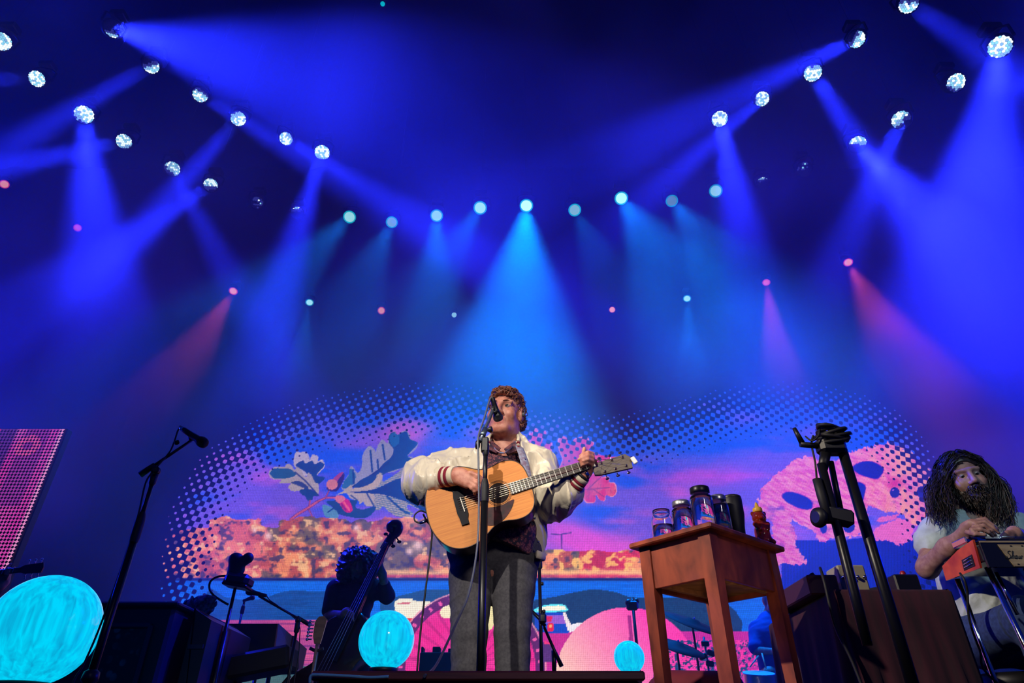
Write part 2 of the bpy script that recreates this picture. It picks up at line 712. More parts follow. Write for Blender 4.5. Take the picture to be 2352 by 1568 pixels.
def honeycomb(src, dr, r, lit, share, rnd):
    """domed lens of hexagonal cells"""
    b = MB()
    x, y = frame(dr)
    # screen-wise up/right so the lit side reads as in the photo
    up = Vector((0, -ST, CT))
    y = (up - dr * up.dot(dr)).normalized()
    x = y.cross(dr)
    if x.x < 0:
        x = -x
    s = r / 4.0
    la = math.radians(lit)
    for i in range(-5, 6):
        for j in range(-5, 6):
            cx, cy_ = s * (i + j * .5) * 1.02, s * j * .883
            rr = math.hypot(cx, cy_)
            if rr > r * .95:
                continue
            d = (cx * math.cos(la) + cy_ * math.sin(la)) / r
            v = d + share + rnd.uniform(-.16, .16)
            if share <= -1.5:
                m = 0 if rnd.random() < .06 and d > .1 else (2 if rnd.random() < .35 + d * .4 else 3)
            else:
                m = 0 if v > .12 and rnd.random() < .86 else (1 if v > -.12 else (2 if v > -.45 else 3))
            if m == 0 and rnd.random() < .38:
                m = 4
            b.cur = m
            ring = []
            for k in range(6):
                t = math.pi / 6 + k * math.pi / 3
                px_, py_ = cx + s * .545 * math.cos(t), cy_ + s * .545 * math.sin(t)
                q = min(1, math.hypot(px_, py_) / r)
                ring.append(src + x * px_ + y * py_ + dr * (r * .30 * (1 - q * q)))
            ctr = src + x * cx + y * cy_ + dr * (r * .30 * (1 - (rr / r) ** 2) + s * .16)
            b.add(ring + [ctr], [(k, (k + 1) % 6, 6) for k in range(6)])
    return b


rnd = random.Random(5)
ORD = ['first', 'second', 'third', 'fourth', 'fifth', 'sixth', 'seventh', 'eighth', 'ninth']
ROWS = {
    'inner oak': [(740, 350), (657, 318), (547, 272), (460, 217), (347, 150), (260, 66)],
    'outer oak': [(683, 488), (590, 466), (484, 425), (395, 388), (285, 325), (193, 263), (85, 181), (3, 95)],
    'inner mask': [(1653, 273), (1750, 227), (1867, 167), (1967, 90), (2087, 8)],
    'outer mask': [(1752, 420), (1847, 388), (1970, 331), (2070, 275), (2195, 190), (2297, 107)],
}
for (px, py, dia, tgt, half, s, lit, share) in BLUES:
    src = PH(px, py, ZB)
    r = S(dia, src) * .5
    to_cam = (Vector((0, 0, ZC)) - src).normalized()
    if tgt:
        t = P(tgt[0], tgt[1], src.y * YF)
        dr = (t - src).normalized()
    else:
        dr = to_cam
    face = (dr * .55 + to_cam * .75).normalized()
    row = next(k for k, v in ROWS.items() if (px, py) in v)
    i = ROWS[row].index((px, py))
    side = 'oak-leaf' if px < CX else 'furry-mask'
    what = 'bright honeycomb light' if s > .6 or share > 0 else 'dim honeycomb light'
    lb = '%s out from the cyan row, %s curve on %s side of screen' % (ORD[i] + ' ' + what, row.split()[0], side)
    gp = 'honeycomb moving lights on the overhead rig'
    root = thing('moving_light', lb, 'stage light', src, gp)
    fixture_body(root, src, face, r)
    honeycomb(src, face, r, lit, share, rnd).build('lens', CELL, root)['kind'] = 'stuff'
    if tgt:
        o = add_spot('beam', src + dr * r * .6, t, 900 * s * BEAM_B, BLUE, half, .55, r * .8)
        o.parent = root
        o.matrix_parent_inverse = root.matrix_basis.inverted()


def round_lamp(px, py, dia, tgt, half, s, col, src, hot, rim, lb, gp, name, yf):
    r = S(dia, src) * .5
    to_cam = (Vector((0, 0, ZC)) - src).normalized()
    root = thing(name, lb, 'stage light', src, gp)
    dr = to_cam
    if tgt:
        t = P(tgt[0], tgt[1], src.y * yf)
        dr = (t - src).normalized()
    face = (dr * .5 + to_cam * .8).normalized()
    fixture_body(root, src, face, r)
    b = MB()
    b.lathe(src, face, [(r * .80, 0), (r * .74, r * .16), (r * .5, r * .30), (.0005, r * .36)], 20)
    b.build('lens', hot, root)
    b = MB()
    b.torus(src, face, r * .88, r * .12, 24, 8)
    b.build('lens_ring', rim, root)
    if tgt:
        o = add_spot('beam', src + dr * r * .6, t, 900 * s * (BEAM_C if col is CYAN else BEAM_S), col, half, .6, r * .8)
        o.parent = root
        o.matrix_parent_inverse = root.matrix_basis.inverted()


RIM = {'c': emis('ring_cyan', (.0, .55, .62), .9), 'r': emis('ring_red', (1.0, .04, .10), .9), 'p': emis('ring_pink', (1.0, .03, .30), .9)}
for i, (px, py, dia, tgt, half, s, hot) in enumerate(CYANS):
    hm = emis('lens_cyan_%d' % i, (.42, .95, .95), 1.3 * hot)
    round_lamp(px, py, dia, tgt, half, s, CYAN, PH(px, py, ZB), hm, RIM['c'], ORD[i] + ' cyan wash light of the row, counting from the oak-leaf side', 'cyan wash lights in a curved row', 'wash_light', YFC)
SML = {
    (879, 9): 'tiny unlit fixture high above the cyan row, teal glint put in as glow',  # glint on an unlit hanging fixture, put in as a glowing lens
    (711, 694): 'small cyan lamp with a narrow beam above the oak leaves', (1043, 723): 'faint small cyan lamp without a beam, nearest the singer\'s head',
    (1578, 685): 'small cyan lamp with a fan-shaped beam above the jars', (536, 668): 'small red lamp throwing a red beam beside the oak-leaf edge of screen',
    (876, 713): 'small red lamp without a beam above the oak leaves', (1406, 711): 'small red lamp without a beam above the guitar headstock',
    (1760, 648): 'small magenta lamp throwing a violet beam above the furry masks', (1948, 602): 'small red lamp throwing the broadest red beam above the furry masks',
    (10, 423): 'small red lamp under the outermost honeycomb lights, away from the screen', (178, 523): 'faint magenta lamp without a beam above the pink side screen'}
HOT_C = emis('lens_small_cyan', (.45, 1.0, 1.0), 1.1)
HOT_R = emis('lens_small_red', (1.0, .35, .22), 1.2)
HOT_P = emis('lens_small_pink', (1.0, .16, .3), .9)
for (px, py, dia, tgt, half, s, c) in SMALL:
    if c is CYAN:
        round_lamp(px, py, dia, tgt, half, s, c, P(px, py, 13.6) if py > 100 else P(px, py, 8.6), HOT_C if py > 100 else RIM['c'], RIM['c'], SML[(px, py)], 'small cyan lamps', 'spot_lamp', YFS)
    elif c is RED:
        round_lamp(px, py, dia, tgt, half, s, c, P(px, py, 13.6), HOT_R, RIM['r'], SML[(px, py)], 'small red lamps', 'spot_lamp', YFS)
    else:
        round_lamp(px, py, dia, tgt, half, s, c, P(px, py, 13.6), HOT_P, RIM['p'], SML[(px, py)], 'small magenta lamps', 'spot_lamp', YFS)


PUFFS = []
for (px, py, tx, ty, f, rad, amp) in [(193, 263, 232, 640, .78, 1.5, 5.0), (1653, 273, 1740, 700, .52, 1.3, 5.0), (2297, 107, 2215, 700, .82, 2.4, 5.0), (1970, 331, 2230, 600, .55, 1.4, 4.0), (1209, 472, 1185, 900, .4, 1.0, 1.5)]:
    a_ = PH(px, py, ZB)
    PUFFS.append((a_.lerp(P(tx, ty, a_.y * (YFC if px == 1209 else YF)), f), rad, amp))


# haze
def haze_box(x0, x1, y0, y1, z0, z1):
    v = [(x, y, z) for z in (z0, z1) for y in (y0, y1) for x in (x0, x1)]
    f = [(0, 2, 3, 1), (4, 5, 7, 6), (0, 1, 5, 4), (2, 6, 7, 3), (0, 4, 6, 2), (1, 3, 7, 5)]
    me = bpy.data.meshes.new('stage_haze')
    me.from_pydata(v, [], f)
    o = bpy.data.objects.new('stage_haze', me)
    COL.objects.link(o)
    m = bpy.data.materials.new('haze')
    m.use_nodes = True
    nt = m.node_tree
    nt.nodes.clear()
    out = nt.nodes.new('ShaderNodeOutputMaterial')
    sc = nt.nodes.new('ShaderNodeVolumeScatter')
    sc.inputs['Color'].default_value = (1, 1, 1, 1)
    sc.inputs['Anisotropy'].default_value = HAZE_G
    # smoke hangs in drifting patches, thicker at mid height
    geo = nt.nodes.new('ShaderNodeNewGeometry')
    sep = nt.nodes.new('ShaderNodeSeparateXYZ')
    nt.links.new(geo.outputs['Position'], sep.inputs[0])
    mr = nt.nodes.new('ShaderNodeMapRange')
    mr.interpolation_type = 'SMOOTHSTEP'
    mr.inputs['From Min'].default_value = 10.6
    mr.inputs['From Max'].default_value = 7.2
    mr.inputs['To Min'].default_value = .55
    mr.inputs['To Max'].default_value = 1.25
    nt.links.new(sep.outputs['Z'], mr.inputs['Value'])
    n = nt.nodes.new('ShaderNodeTexNoise')
    n.inputs['Scale'].default_value = .32
    n.inputs['Detail'].default_value = 1.0
    nt.links.new(geo.outputs['Position'], n.inputs['Vector'])
    m2 = nt.nodes.new('ShaderNodeMapRange')
    m2.interpolation_type = 'SMOOTHSTEP'
    m2.inputs['From Min'].default_value = .44
    m2.inputs['From Max'].default_value = .66
    m2.inputs['To Min'].default_value = .6
    m2.inputs['To Max'].default_value = 3.2
    nt.links.new(n.outputs['Fac'], m2.inputs['Value'])
    mu = nt.nodes.new('ShaderNodeMath')
    mu.operation = 'MULTIPLY'
    nt.links.new(mr.outputs[0], mu.inputs[0])
    nt.links.new(m2.outputs[0], mu.inputs[1])
    m3 = nt.nodes.new('ShaderNodeMapRange')
    m3.interpolation_type = 'SMOOTHSTEP'
    m3.inputs['From Min'].default_value = 1.5
    m3.inputs['From Max'].default_value = 5.5
    m3.inputs['To Min'].default_value = .2
    m3.inputs['To Max'].default_value = 1.0
    nt.links.new(sep.outputs['Z'], m3.inputs['Value'])
    mz = nt.nodes.new('ShaderNodeMath')
    mz.operation = 'MULTIPLY'
    nt.links.new(mu.outputs[0], mz.inputs[0])
    nt.links.new(m3.outputs[0], mz.inputs[1])
    mu = mz
    # fresh puffs of smoke drifting through some of the shafts
    for c, rad, amp in PUFFS:
        vd = nt.nodes.new('ShaderNodeVectorMath')
        vd.operation = 'DISTANCE'
        vd.inputs[1].default_value = c
        wob = nt.nodes.new('ShaderNodeVectorMath')
        wob.operation = 'MULTIPLY_ADD'
        nt.links.new(n.outputs['Color'], wob.inputs[0])
        wob.inputs[1].default_value = (2.2, 2.2, 2.2)
        wob.inputs[2].default_value = (-1.1, -1.1, -1.1)
        ad = nt.nodes.new('ShaderNodeVectorMath')
        nt.links.new(geo.outputs['Position'], ad.inputs[0])
        nt.links.new(wob.outputs[0], ad.inputs[1])
        nt.links.new(ad.outputs[0], vd.inputs[0])
        pm = nt.nodes.new('ShaderNodeMapRange')
        pm.interpolation_type = 'SMOOTHSTEP'
        pm.inputs['From Min'].default_value = rad
        pm.inputs['From Max'].default_value = rad * .45
        pm.inputs['To Min'].default_value = 0
        pm.inputs['To Max'].default_value = amp
        nt.links.new(vd.outputs['Value'], pm.inputs['Value'])
        pa = nt.nodes.new('ShaderNodeMath')
        nt.links.new(mu.outputs[0], pa.inputs[0])
        nt.links.new(pm.outputs[0], pa.inputs[1])
        mu = pa
    mv = nt.nodes.new('ShaderNodeMath')
    mv.operation = 'MULTIPLY'
    mv.inputs[1].default_value = HAZE
    nt.links.new(mu.outputs[0], mv.inputs[0])
    nt.links.new(mv.outputs[0], sc.inputs['Density'])
    nt.links.new(sc.outputs[0], out.inputs['Volume'])
    me.materials.append(m)
    tag(o, 'thin blue theatrical haze filling the air above the stage', 'haze', None, 'stuff')
    return o


haze_box(-17, 17, 4.1, 14.49, 0.02, 16.45)
# ------------------------------------------------------------------ LED wall: the film it shows is painted per LED on a fine grid
YS = 14.5


def in_poly(px, py, poly):
    poly = np.asarray(poly, float)
    x0, y0 = poly.min(0)
    x1, y1 = poly.max(0)
    res = np.zeros(px.shape, bool)
    sel = (px >= x0) & (px <= x1) & (py >= y0) & (py <= y1)
    qx, qy = px[sel], py[sel]
    c = np.zeros(qx.shape, bool)
    n = len(poly)
    for i in range(n):
        ax, ay = poly[i]
        bx, by = poly[(i + 1) % n]
        if ay == by:
            continue
        t = ((ay > qy) != (by > qy)) & (qx < (bx - ax) * (qy - ay) / (by - ay) + ax)
        c ^= t
    res[sel] = c
    return res


def seg_dist(px, py, poly, closed=True):
    poly = np.asarray(poly, float)
    n = len(poly)
    d = np.full(px.shape, 1e9)
    for i in range(n if closed else n - 1):
        a, b = poly[i], poly[(i + 1) % n]
        ab = b - a
        t = np.clip(((px - a[0]) * ab[0] + (py - a[1]) * ab[1]) / (ab @ ab + 1e-9), 0, 1)
        d = np.minimum(d, np.hypot(px - a[0] - t * ab[0], py - a[1] - t * ab[1]))
    return d


def smooth_poly(poly, n=4):
    p = [Vector((a, b, 0)) for a, b in poly]
    m = len(p)
    out = []
    for i in range(m):
        p0, p1, p2, p3 = p[i - 1], p[i], p[(i + 1) % m], p[(i + 2) % m]
        for k in range(n):
            t = k / n
            q = 0.5 * ((2 * p1) + (p2 - p0) * t + (2 * p0 - 5 * p1 + 4 * p2 - p3) * t * t + (3 * p1 - p0 - 3 * p2 + p3) * t ** 3)
            out.append((q.x, q.y))
    return out


class Paint:
    """colours in display space on the picture's own flat coordinates"""
    def __init__(self, px, py):
        self.x, self.y = px, py
        self.c = np.zeros(px.shape + (3,))

    def put(self, m, col, a=1.0):
        m = np.asarray(m, float) * a
        self.c = self.c * (1 - m[..., None]) + np.asarray(col, float) * m[..., None]

    def mix(self, m, c1, c2, t):
        t = np.clip(t, 0, 1)[..., None]
        m = np.asarray(m, float)[..., None]
        self.c = self.c * (1 - m) + (np.asarray(c1, float) * (1 - t) + np.asarray(c2, float) * t) * m

    def poly(self, pts, col, sm=True, wob=0.0, seed=1):
        x, y = self.x, self.y
        if wob:
            x = x + (fbm(x / 5, y / 5, 3, seed) - .5) * wob
            y = y + (fbm(x / 5, y / 5, 3, seed + 9) - .5) * wob
        m = in_poly(x, y, smooth_poly(pts) if sm else pts)
        self.put(m, col)
        return m

    def line(self, pts, w, col):
        m = np.clip((w - seg_dist(self.x, self.y, pts, False)) + .5, 0, 1)
        self.put(m, col)

    def ell(self, cx, cy, rx, ry, col):
        m = ((self.x - cx) / rx) ** 2 + ((self.y - cy) / ry) ** 2 < 1
        self.put(m, col)
        return m


def xf(pts, s, ox, oy):
    return [(ox + a / s, oy + b / s) for a, b in pts]


def paint_film(px, py):
    p = Paint(px, py)
    one = np.ones(px.shape)
    # sky: blue, violet and pink bands of cloud
    n1 = fbm(px / 170, py / 60, 5, 3)
    n2 = fbm(px / 130, py / 42, 4, 21)
    v = np.clip((py - 900) / 330, 0, 1)
    p.mix(one, (4, 82, 232), (112, 84, 214), np.clip((n1 - .42) * 4 + v * 1.3 - .55, 0, 1))
    p.mix(np.clip((n2 - .5) * 3.2, 0, .85) * np.clip(.2 + v, 0, 1), (176, 88, 214), (236, 92, 198), n1)
    pk = np.exp(-((px - 1330) / 120) ** 2 - ((py - 1235 - (px - 1330) * .35) / 42) ** 2)
    p.put(np.clip(pk * 1.1, 0, .9), (232, 80, 205))
    pk = np.exp(-((px - 1620) / 130) ** 2 - ((py - 1090) / 26) ** 2) * np.clip(n2 * 2.2 - .4, 0, 1)
    p.put(np.clip(pk, 0, .85), (215, 70, 205))
    pk = np.exp(-((px - 940) / 60) ** 2 - ((py - 985) / 24) ** 2)
    p.put(np.clip(pk, 0, .7), (225, 95, 195))
    bl = np.exp(-((px - 800) / 130) ** 2 - ((py - 1048) / 20) ** 2) + np.exp(-((px - 1560) / 170) ** 2 - ((py - 1010) / 45) ** 2)
    p.put(np.clip(bl, 0, .85), (8, 84, 230))
    # lamp post
    p.line([(1290, 1306), (1290, 1226), (1312, 1223)], 1.3, (70, 40, 130))
    p.line([(1266, 1226), (1290, 1228)], 1.3, (70, 40, 130))
    # autumn tree line
    top = 1192 + 12 * np.sin(px / 31) * fbm(px / 60, px * 0, 2, 5) + 18 * (fbm(px / 26, px * 0, 3, 8) - .5) + np.where(px < 480, 18, 0)
    top = np.where((px > 600) & (px < 640), top + 14, top)
    top = np.where(px > 1180, 1262 + 10 * (fbm(px / 40, px * 0, 3, 8) - .3), top)
    tr = (py > top) & (py < 1327) & (px < 1760)
    t1, t2, t3 = fbm(px / 26, py / 20, 4, 31), fbm(px / 15, py / 12, 3, 44), fbm(px / 42, py / 34, 3, 52)
    p.mix(tr, (188, 82, 62), (250, 150, 92), np.clip((t1 - .4) * 4, 0, 1))
    p.put(tr & (px < 640) & (t3 > .46), (240, 110, 96), .6)
    p.put(tr * np.clip((t3 - .52) * 9, 0, 1) * (px > 600), (92, 84, 66), .85)
    p.put(tr * np.clip((t2 - .6) * 9, 0, 1), (58, 52, 78), .8)
    p.put(tr * np.clip((.36 - t2) * 9, 0, 1), (255, 196, 132), .85)
    p.put(tr & (px > 1330) & (t3 > .42), (224, 26, 62), .75)
    p.put(tr * np.clip((.4 - t2) * 9, 0, 1) * (px > 1240), (255, 190, 90), .9)
    for (cx, cy, r) in [(585, 1218, 5), (616, 1230, 9), (960, 1252, 12), (818, 1212, 7), (940, 1266, 8)]:
        p.put(np.exp(-((px - cx) / r) ** 2 - ((py - cy) / r) ** 2), (250, 200, 190))
    sh = np.exp(-((py - 1314) / 7) ** 2) * ((px > 850) & (px < 1740)) * np.clip(.3 + 1.4 * fbm(px / 30, py / 3, 3, 61), 0, 1)
    p.put(np.clip(sh, 0, .95), (255, 186, 120))
    p.put(np.exp(-((py - 1323) / 3.5) ** 2) * ((px > 760)), (225, 50, 110), .7)
    # lake
    wt = py >= 1327
    p.mix(wt, (2, 84, 205), (20, 120, 235), fbm(px / 60, py / 3.2, 3, 71))
    p.put(np.exp(-((py - 1330) / 3.5) ** 2), (20, 16, 70), .9)
    hl = xf([(300, 830), (560, 850), (800, 780), (1000, 775), (1300, 810), (1300, 1060), (180, 1060), (150, 760)], 3.75, 440, 1150)
    m = p.poly(hl, (14, 78, 158))
    p.put(m * np.clip(fbm(px / 40, py / 3, 3, 75) * 2 - .8, 0, .8), (10, 58, 120))
    q = lambda pts: xf(pts, 3.618, 890, 1310)
    p.poly(q([(-60, 250), (300, 160), (560, 158), (900, 200), (900, 480), (-60, 480)]), (22, 76, 128), False)
    p.poly(q([(1100, 300), (1400, 215), (1640, 165), (1740, 156), (1900, 180), (2080, 225), (2800, 260), (2800, 600), (1100, 600)]), (20, 58, 100))
    # boardwalk at left
    st = (py > 1424) & (px < 800)
    p.mix(st, (150, 60, 130), (226, 88, 132), fbm(px / 140, py / 7, 3, 81) * 1.6 - .3)
    p.put(st & (np.abs((py - 1424) % 17 - 8) < 1.4), (110, 40, 110), .7)
    p.put(st & (py > 1528), (40, 110, 90), .8)
    # pink car, its wheel arch, white cars and a van
    lw = (py > 1450) & (px >= 800)
    p.mix(lw, (214, 40, 120), (196, 44, 150), (px - 900) / 500 + fbm(px / 60, py / 12, 3, 85) * .5 - .3)
    p.poly(q([(60, 262), (90, 235), (205, 230), (215, 250), (400, 262), (520, 240), (560, 420), (130, 395), (60, 330)]), (246, 236, 208), False)
    p.poly(q([(80, 268), (190, 264), (185, 278), (90, 282)]), (210, 90, 100), False)
    p.poly(q([(120, 390), (560, 410), (560, 440), (130, 420)]), (225, 60, 50), False)
    cx, cy = 890 + 690 / 3.618, 1310 + 800 / 3.618
    r = np.hypot(px - cx, py - cy) * 3.618
    p.mix(r < 610, (236, 36, 132), (232, 60, 150), fbm(px / 50, py / 40, 3, 88))
    ang = np.arctan2(cy - py, px - cx)
    p.put((r < 545) & (np.abs((ang * 9) % 2 - 1) < .28), (180, 36, 110), .55)
    rb = (r > 540) & (r < 618)
    p.put(rb, (96, 34, 92))
    dots = rb & (np.abs(r - 580) < 17) & (np.abs((ang * 6.2) % 1 - .5) < .13)
    p.put(dots, (238, 90, 160))
    p.put((r >= 618) & (r < 630), (240, 150, 170), .8)
    p.poly(q([(440, 335), (470, 300), (545, 290), (545, 388), (455, 388)]), (246, 232, 190))
    p.poly(q([(820, 270), (890, 320), (880, 460), (830, 480)]), (240, 224, 160))
    p.poly(q([(1225, 340), (1300, 350), (1470, 345), (1545, 500), (1480, 525), (1280, 515), (1225, 460)]), (20, 70, 190), False)
    p.poly(q([(1310, 375), (1460, 370), (1500, 440), (1320, 440)]), (150, 90, 200), False)
    p.poly(q([(1320, 380), (1370, 380), (1365, 425), (1325, 425)]), (220, 30, 80), False)
    p.poly(q([(1335, 440), (1375, 440), (1380, 500), (1330, 500)]), (232, 30, 60))
    p.ell(*q([(1355, 462)])[0], 3.2, 4.2, (250, 170, 90))
    p.poly(q([(1455, 350), (1475, 345), (1545, 490), (1500, 500)]), (245, 225, 225), False)
    p.poly(q([(1218, 325), (1300, 288), (1450, 280), (1492, 312), (1480, 338), (1240, 348)]), (90, 225, 240))
    p.poly(q([(1250, 326), (1310, 298), (1445, 290), (1480, 312), (1470, 326), (1270, 334)]), (250, 242, 214))
    p.poly(q([(1540, 440), (1640, 432), (1620, 490), (1510, 512), (1505, 480)]), (238, 232, 236), False)
    p.poly(q([(1290, 590), (1385, 600), (1378, 765), (1290, 755)]), (88, 46, 110), False)
    p.poly(q([(1300, 585), (1385, 600), (1385, 620), (1300, 606)]), (240, 50, 110), False)
    # giant pale disc
    cx, cy = 890 + 1990 / 3.618, 1310 + 900 / 3.618
    r = np.hypot(px - cx, py - cy) * 3.618
    p.mix(r < 595, (252, 208, 178), (250, 62, 168), ((px - cx) * .8 - (py - cy) * .55) * 3.618 / 900 + .52)
    p.poly(q([(1995, 370), (2025, 370), (2045, 600), (2010, 605)]), (164, 36, 120), False)
    fl = (px > 1500) & (px < 1830) & (py > 1470)
    p.put(fl & (fbm(px / 7, py / 7, 3, 91) > .5), (26, 64, 110))
    p.put(fl & (fbm(px / 6, py / 6, 3, 95) > .58), (246, 60, 160))
    # oak branch, engraved look
    L = lambda pts: xf(pts, 5.88, 600, 960)
    tan, dk, pale = (176, 158, 152), (8, 62, 116), (196, 178, 190)
    def hatch(m, col, a, ang=.2, w=2.6):
        p.put(m & (np.sin((py + px * ang) * w) > .25) , col, a)
    m = p.poly(L([(1090, 960), (1110, 860), (1180, 760), (1190, 670), (1225, 650), (1260, 690), (1300, 740), (1340, 700), (1360, 620), (1370, 500), (1420, 410), (1475, 375), (1540, 440), (1550, 470), (1570, 380), (1620, 300), (1650, 290), (1710, 340), (1730, 220), (1800, 180), (1840, 220), (1900, 180), (1960, 170), (2010, 230), (2010, 280), (2060, 300), (2120, 340), (2080, 430), (1980, 500), (1900, 540), (2030, 520), (2040, 570), (1950, 650), (1800, 720), (1690, 740), (1500, 760), (1350, 850), (1200, 950)]), (158, 152, 172))
    hatch(m, (120, 124, 160), .4)
    p.poly(L([(1100, 950), (1115, 860), (1180, 770), (1200, 680), (1250, 720), (1280, 800), (1210, 920)]), (36, 104, 146))
    p.poly(L([(1740, 540), (1790, 430), (1725, 330), (1735, 220), (1800, 185), (1840, 225), (1960, 175), (2010, 280), (2115, 340), (1980, 500), (2035, 560), (1950, 650), (1690, 740), (1550, 830), (1400, 900), (1250, 930), (1450, 800), (1560, 720), (1660, 600)]), dk)
    p.poly(L([(1790, 200), (1850, 230), (1860, 330), (1790, 390), (1740, 320), (1740, 240)]), (16, 96, 150))
    for a, b in [((1475, 440), (1500, 720)), ((1640, 360), (1670, 560)), ((1240, 700), (1250, 880)), ((1570, 560), (1580, 680))]:
        p.line(L([a, b]), 2.2, dk)
    p.line(L([(1230, 930), (1500, 760), (1720, 600)]), 1.8, (20, 40, 90))
    m = p.poly(L([(1010, 1040), (1100, 990), (1210, 900), (1240, 950), (1340, 890), (1370, 930), (1450, 900), (1510, 810), (1600, 740), (1640, 770), (1640, 860), (1700, 830), (1850, 730), (1900, 680), (2030, 610), (2070, 640), (2050, 760), (2060, 900), (2100, 980), (2260, 1030), (2260, 1270), (2000, 1170), (1980, 1230), (2050, 1280), (2040, 1310), (1960, 1330), (1840, 1330), (1750, 1280), (1690, 1230), (1640, 1190), (1600, 1240), (1540, 1240), (1530, 1190), (1420, 1190), (1380, 1130), (1330, 1160), (1310, 1120), (1200, 1080), (1150, 1010)]), (186, 164, 148))
    hatch(m & (px > 860), (30, 96, 130), .75, .12, 2.2)
    p.poly(L([(1180, 1000), (1450, 975), (1600, 930), (1720, 870), (1900, 810), (2060, 850), (2100, 980), (2260, 1030), (2260, 1270), (2000, 1150), (1850, 1090), (1650, 1035), (1450, 1015)]), (2, 52, 108))
    p.poly(L([(1360, 960), (1400, 900), (1480, 880), (1560, 800), (1600, 750), (1640, 800), (1560, 920)]), (196, 168, 140))
    p.poly(L([(1250, 930), (1350, 830), (1500, 770), (1560, 780), (1500, 870), (1360, 930)]), dk)
    p.line(L([(1430, 1020), (1520, 1180)]), 1.8, dk)
    p.line(L([(1700, 1060), (1900, 1240), (2000, 1290)]), 2.4, dk)
    p.line(L([(1210, 1040), (1300, 1110)]), 1.5, dk)
    # small leaves at left
    p.poly(L([(440, 560), (470, 460), (530, 460), (580, 450), (640, 500), (660, 560), (690, 490), (770, 520), (770, 580), (820, 560), (855, 620), (840, 680), (750, 780), (860, 800), (770, 890), (720, 880), (680, 770), (580, 780), (540, 700), (450, 650)]), pale)
    p.poly(L([(460, 640), (560, 570), (600, 610), (690, 570), (720, 620), (800, 590), (850, 640), (750, 770), (865, 800), (770, 890), (700, 830), (620, 760), (560, 700)]), dk)
    p.poly(L([(100, 740), (180, 660), (310, 660), (330, 625), (400, 630), (450, 700), (480, 660), (540, 700), (580, 780), (620, 780), (630, 735), (680, 770), (720, 860), (740, 880), (775, 900), (770, 1040), (700, 960), (560, 970), (430, 985), (360, 930), (400, 880), (250, 880), (270, 830), (150, 820)]), tan)
    p.poly(L([(115, 740), (190, 675), (310, 680), (400, 690), (470, 760), (400, 800), (250, 820), (160, 805)]), (24, 84, 118))
    p.poly(L([(400, 870), (520, 850), (640, 930), (600, 950), (470, 900)]), (40, 62, 104))
    p.line(L([(460, 730), (600, 850), (770, 1040)]), 1.6, (20, 50, 96))
    p.poly(L([(525, 970), (650, 955), (770, 1040), (700, 1060), (690, 1100), (630, 1110), (590, 1050), (540, 1030)]), dk)
    p.poly(L([(880, 1130), (1000, 1110), (1280, 1110), (1270, 1200), (1380, 1230), (1530, 1190), (1540, 1240), (1450, 1330), (1350, 1350), (1230, 1340), (1040, 1290), (960, 1200)]), (6, 66, 116))
    p.poly(L([(825, 1200), (860, 1170), (960, 1210), (1040, 1290), (1030, 1350), (950, 1350), (860, 1320)]), (86, 142, 176))
    p.line(L([(900, 1270), (1000, 1200)]), 1.5, dk)
    for pts, wd in [([(400, 1365), (500, 1290), (620, 1220), (770, 1120)], 2.6), ([(770, 1120), (870, 1075), (1010, 1070)], 1.8), ([(870, 1070), (930, 950)], 1.0), ([(640, 1230), (690, 1330)], 1.0), ([(650, 1180), (660, 1110)], 1.2)]:
        p.line(L(pts), wd + .6, (60, 22, 70))
        p.line(L(pts), wd, (196, 84, 116))
    p.poly(L([(1110, 735), (1118, 820), (1050, 950), (1000, 990), (900, 975), (890, 900), (1000, 830)]), (44, 30, 92))
    p.poly(L([(960, 835), (1050, 745), (1112, 730), (1040, 830), (1010, 870)]), (166, 62, 110))
    p.ell(*L([(955, 895)])[0], 13, 12, (214, 120, 112))
    m = p.poly(L([(1060, 1130), (1130, 1080), (1190, 1120), (1232, 1220), (1210, 1270), (1150, 1270), (1080, 1190)]), (214, 24, 104))
    p.line(L([(1120, 1140), (1190, 1240)]), 2.2, (252, 96, 110))
    p.line(L([(1085, 1160), (1140, 1240)]), 1.8, (130, 20, 100))
    p.poly(L([(1000, 1060), (1080, 1040), (1135, 1090), (1060, 1145), (1005, 1110)]), (226, 116, 122))
    # red oak leaves behind the singer
    R6 = lambda pts: xf(pts, 6.533, 1170, 960)
    def red(pts, c, seed):
        m = p.poly(R6(pts), (255, 150, 160))
        x2, y2 = px, py
        mm = in_poly(x2, y2, smooth_poly([(a + (ca - a) * .05, b + (cb - b) * .05) for (a, b) in R6(pts) for (ca, cb) in [tuple(np.mean(R6(pts), 0))]]))
        p.mix(mm, c, (236, 20, 88), np.clip(fbm(px / 14, py / 14, 3, seed) * 2.4 - .75, 0, 1))
        p.put(mm & (fbm(px / 5, py / 12, 2, seed + 4) > .66), (170, 40, 90), .4)
    red([(180, 350), (230, 320), (280, 350), (310, 310), (295, 220), (350, 210), (395, 130), (440, 190), (540, 190), (550, 240), (510, 300), (490, 380), (520, 420), (560, 380), (640, 370), (640, 440), (635, 500), (600, 550), (540, 600), (450, 560), (300, 460), (190, 400)], (255, 92, 104), 101)
    red([(720, 340), (780, 270), (850, 290), (870, 370), (940, 400), (960, 320), (1030, 290), (1130, 270), (1190, 300), (1200, 340), (1270, 360), (1250, 420), (1200, 480), (1400, 560), (1640, 590), (1620, 650), (1540, 680), (1520, 760), (1450, 790), (1250, 770), (1000, 850), (800, 950), (690, 850), (790, 640), (740, 470)], (252, 76, 98), 111)
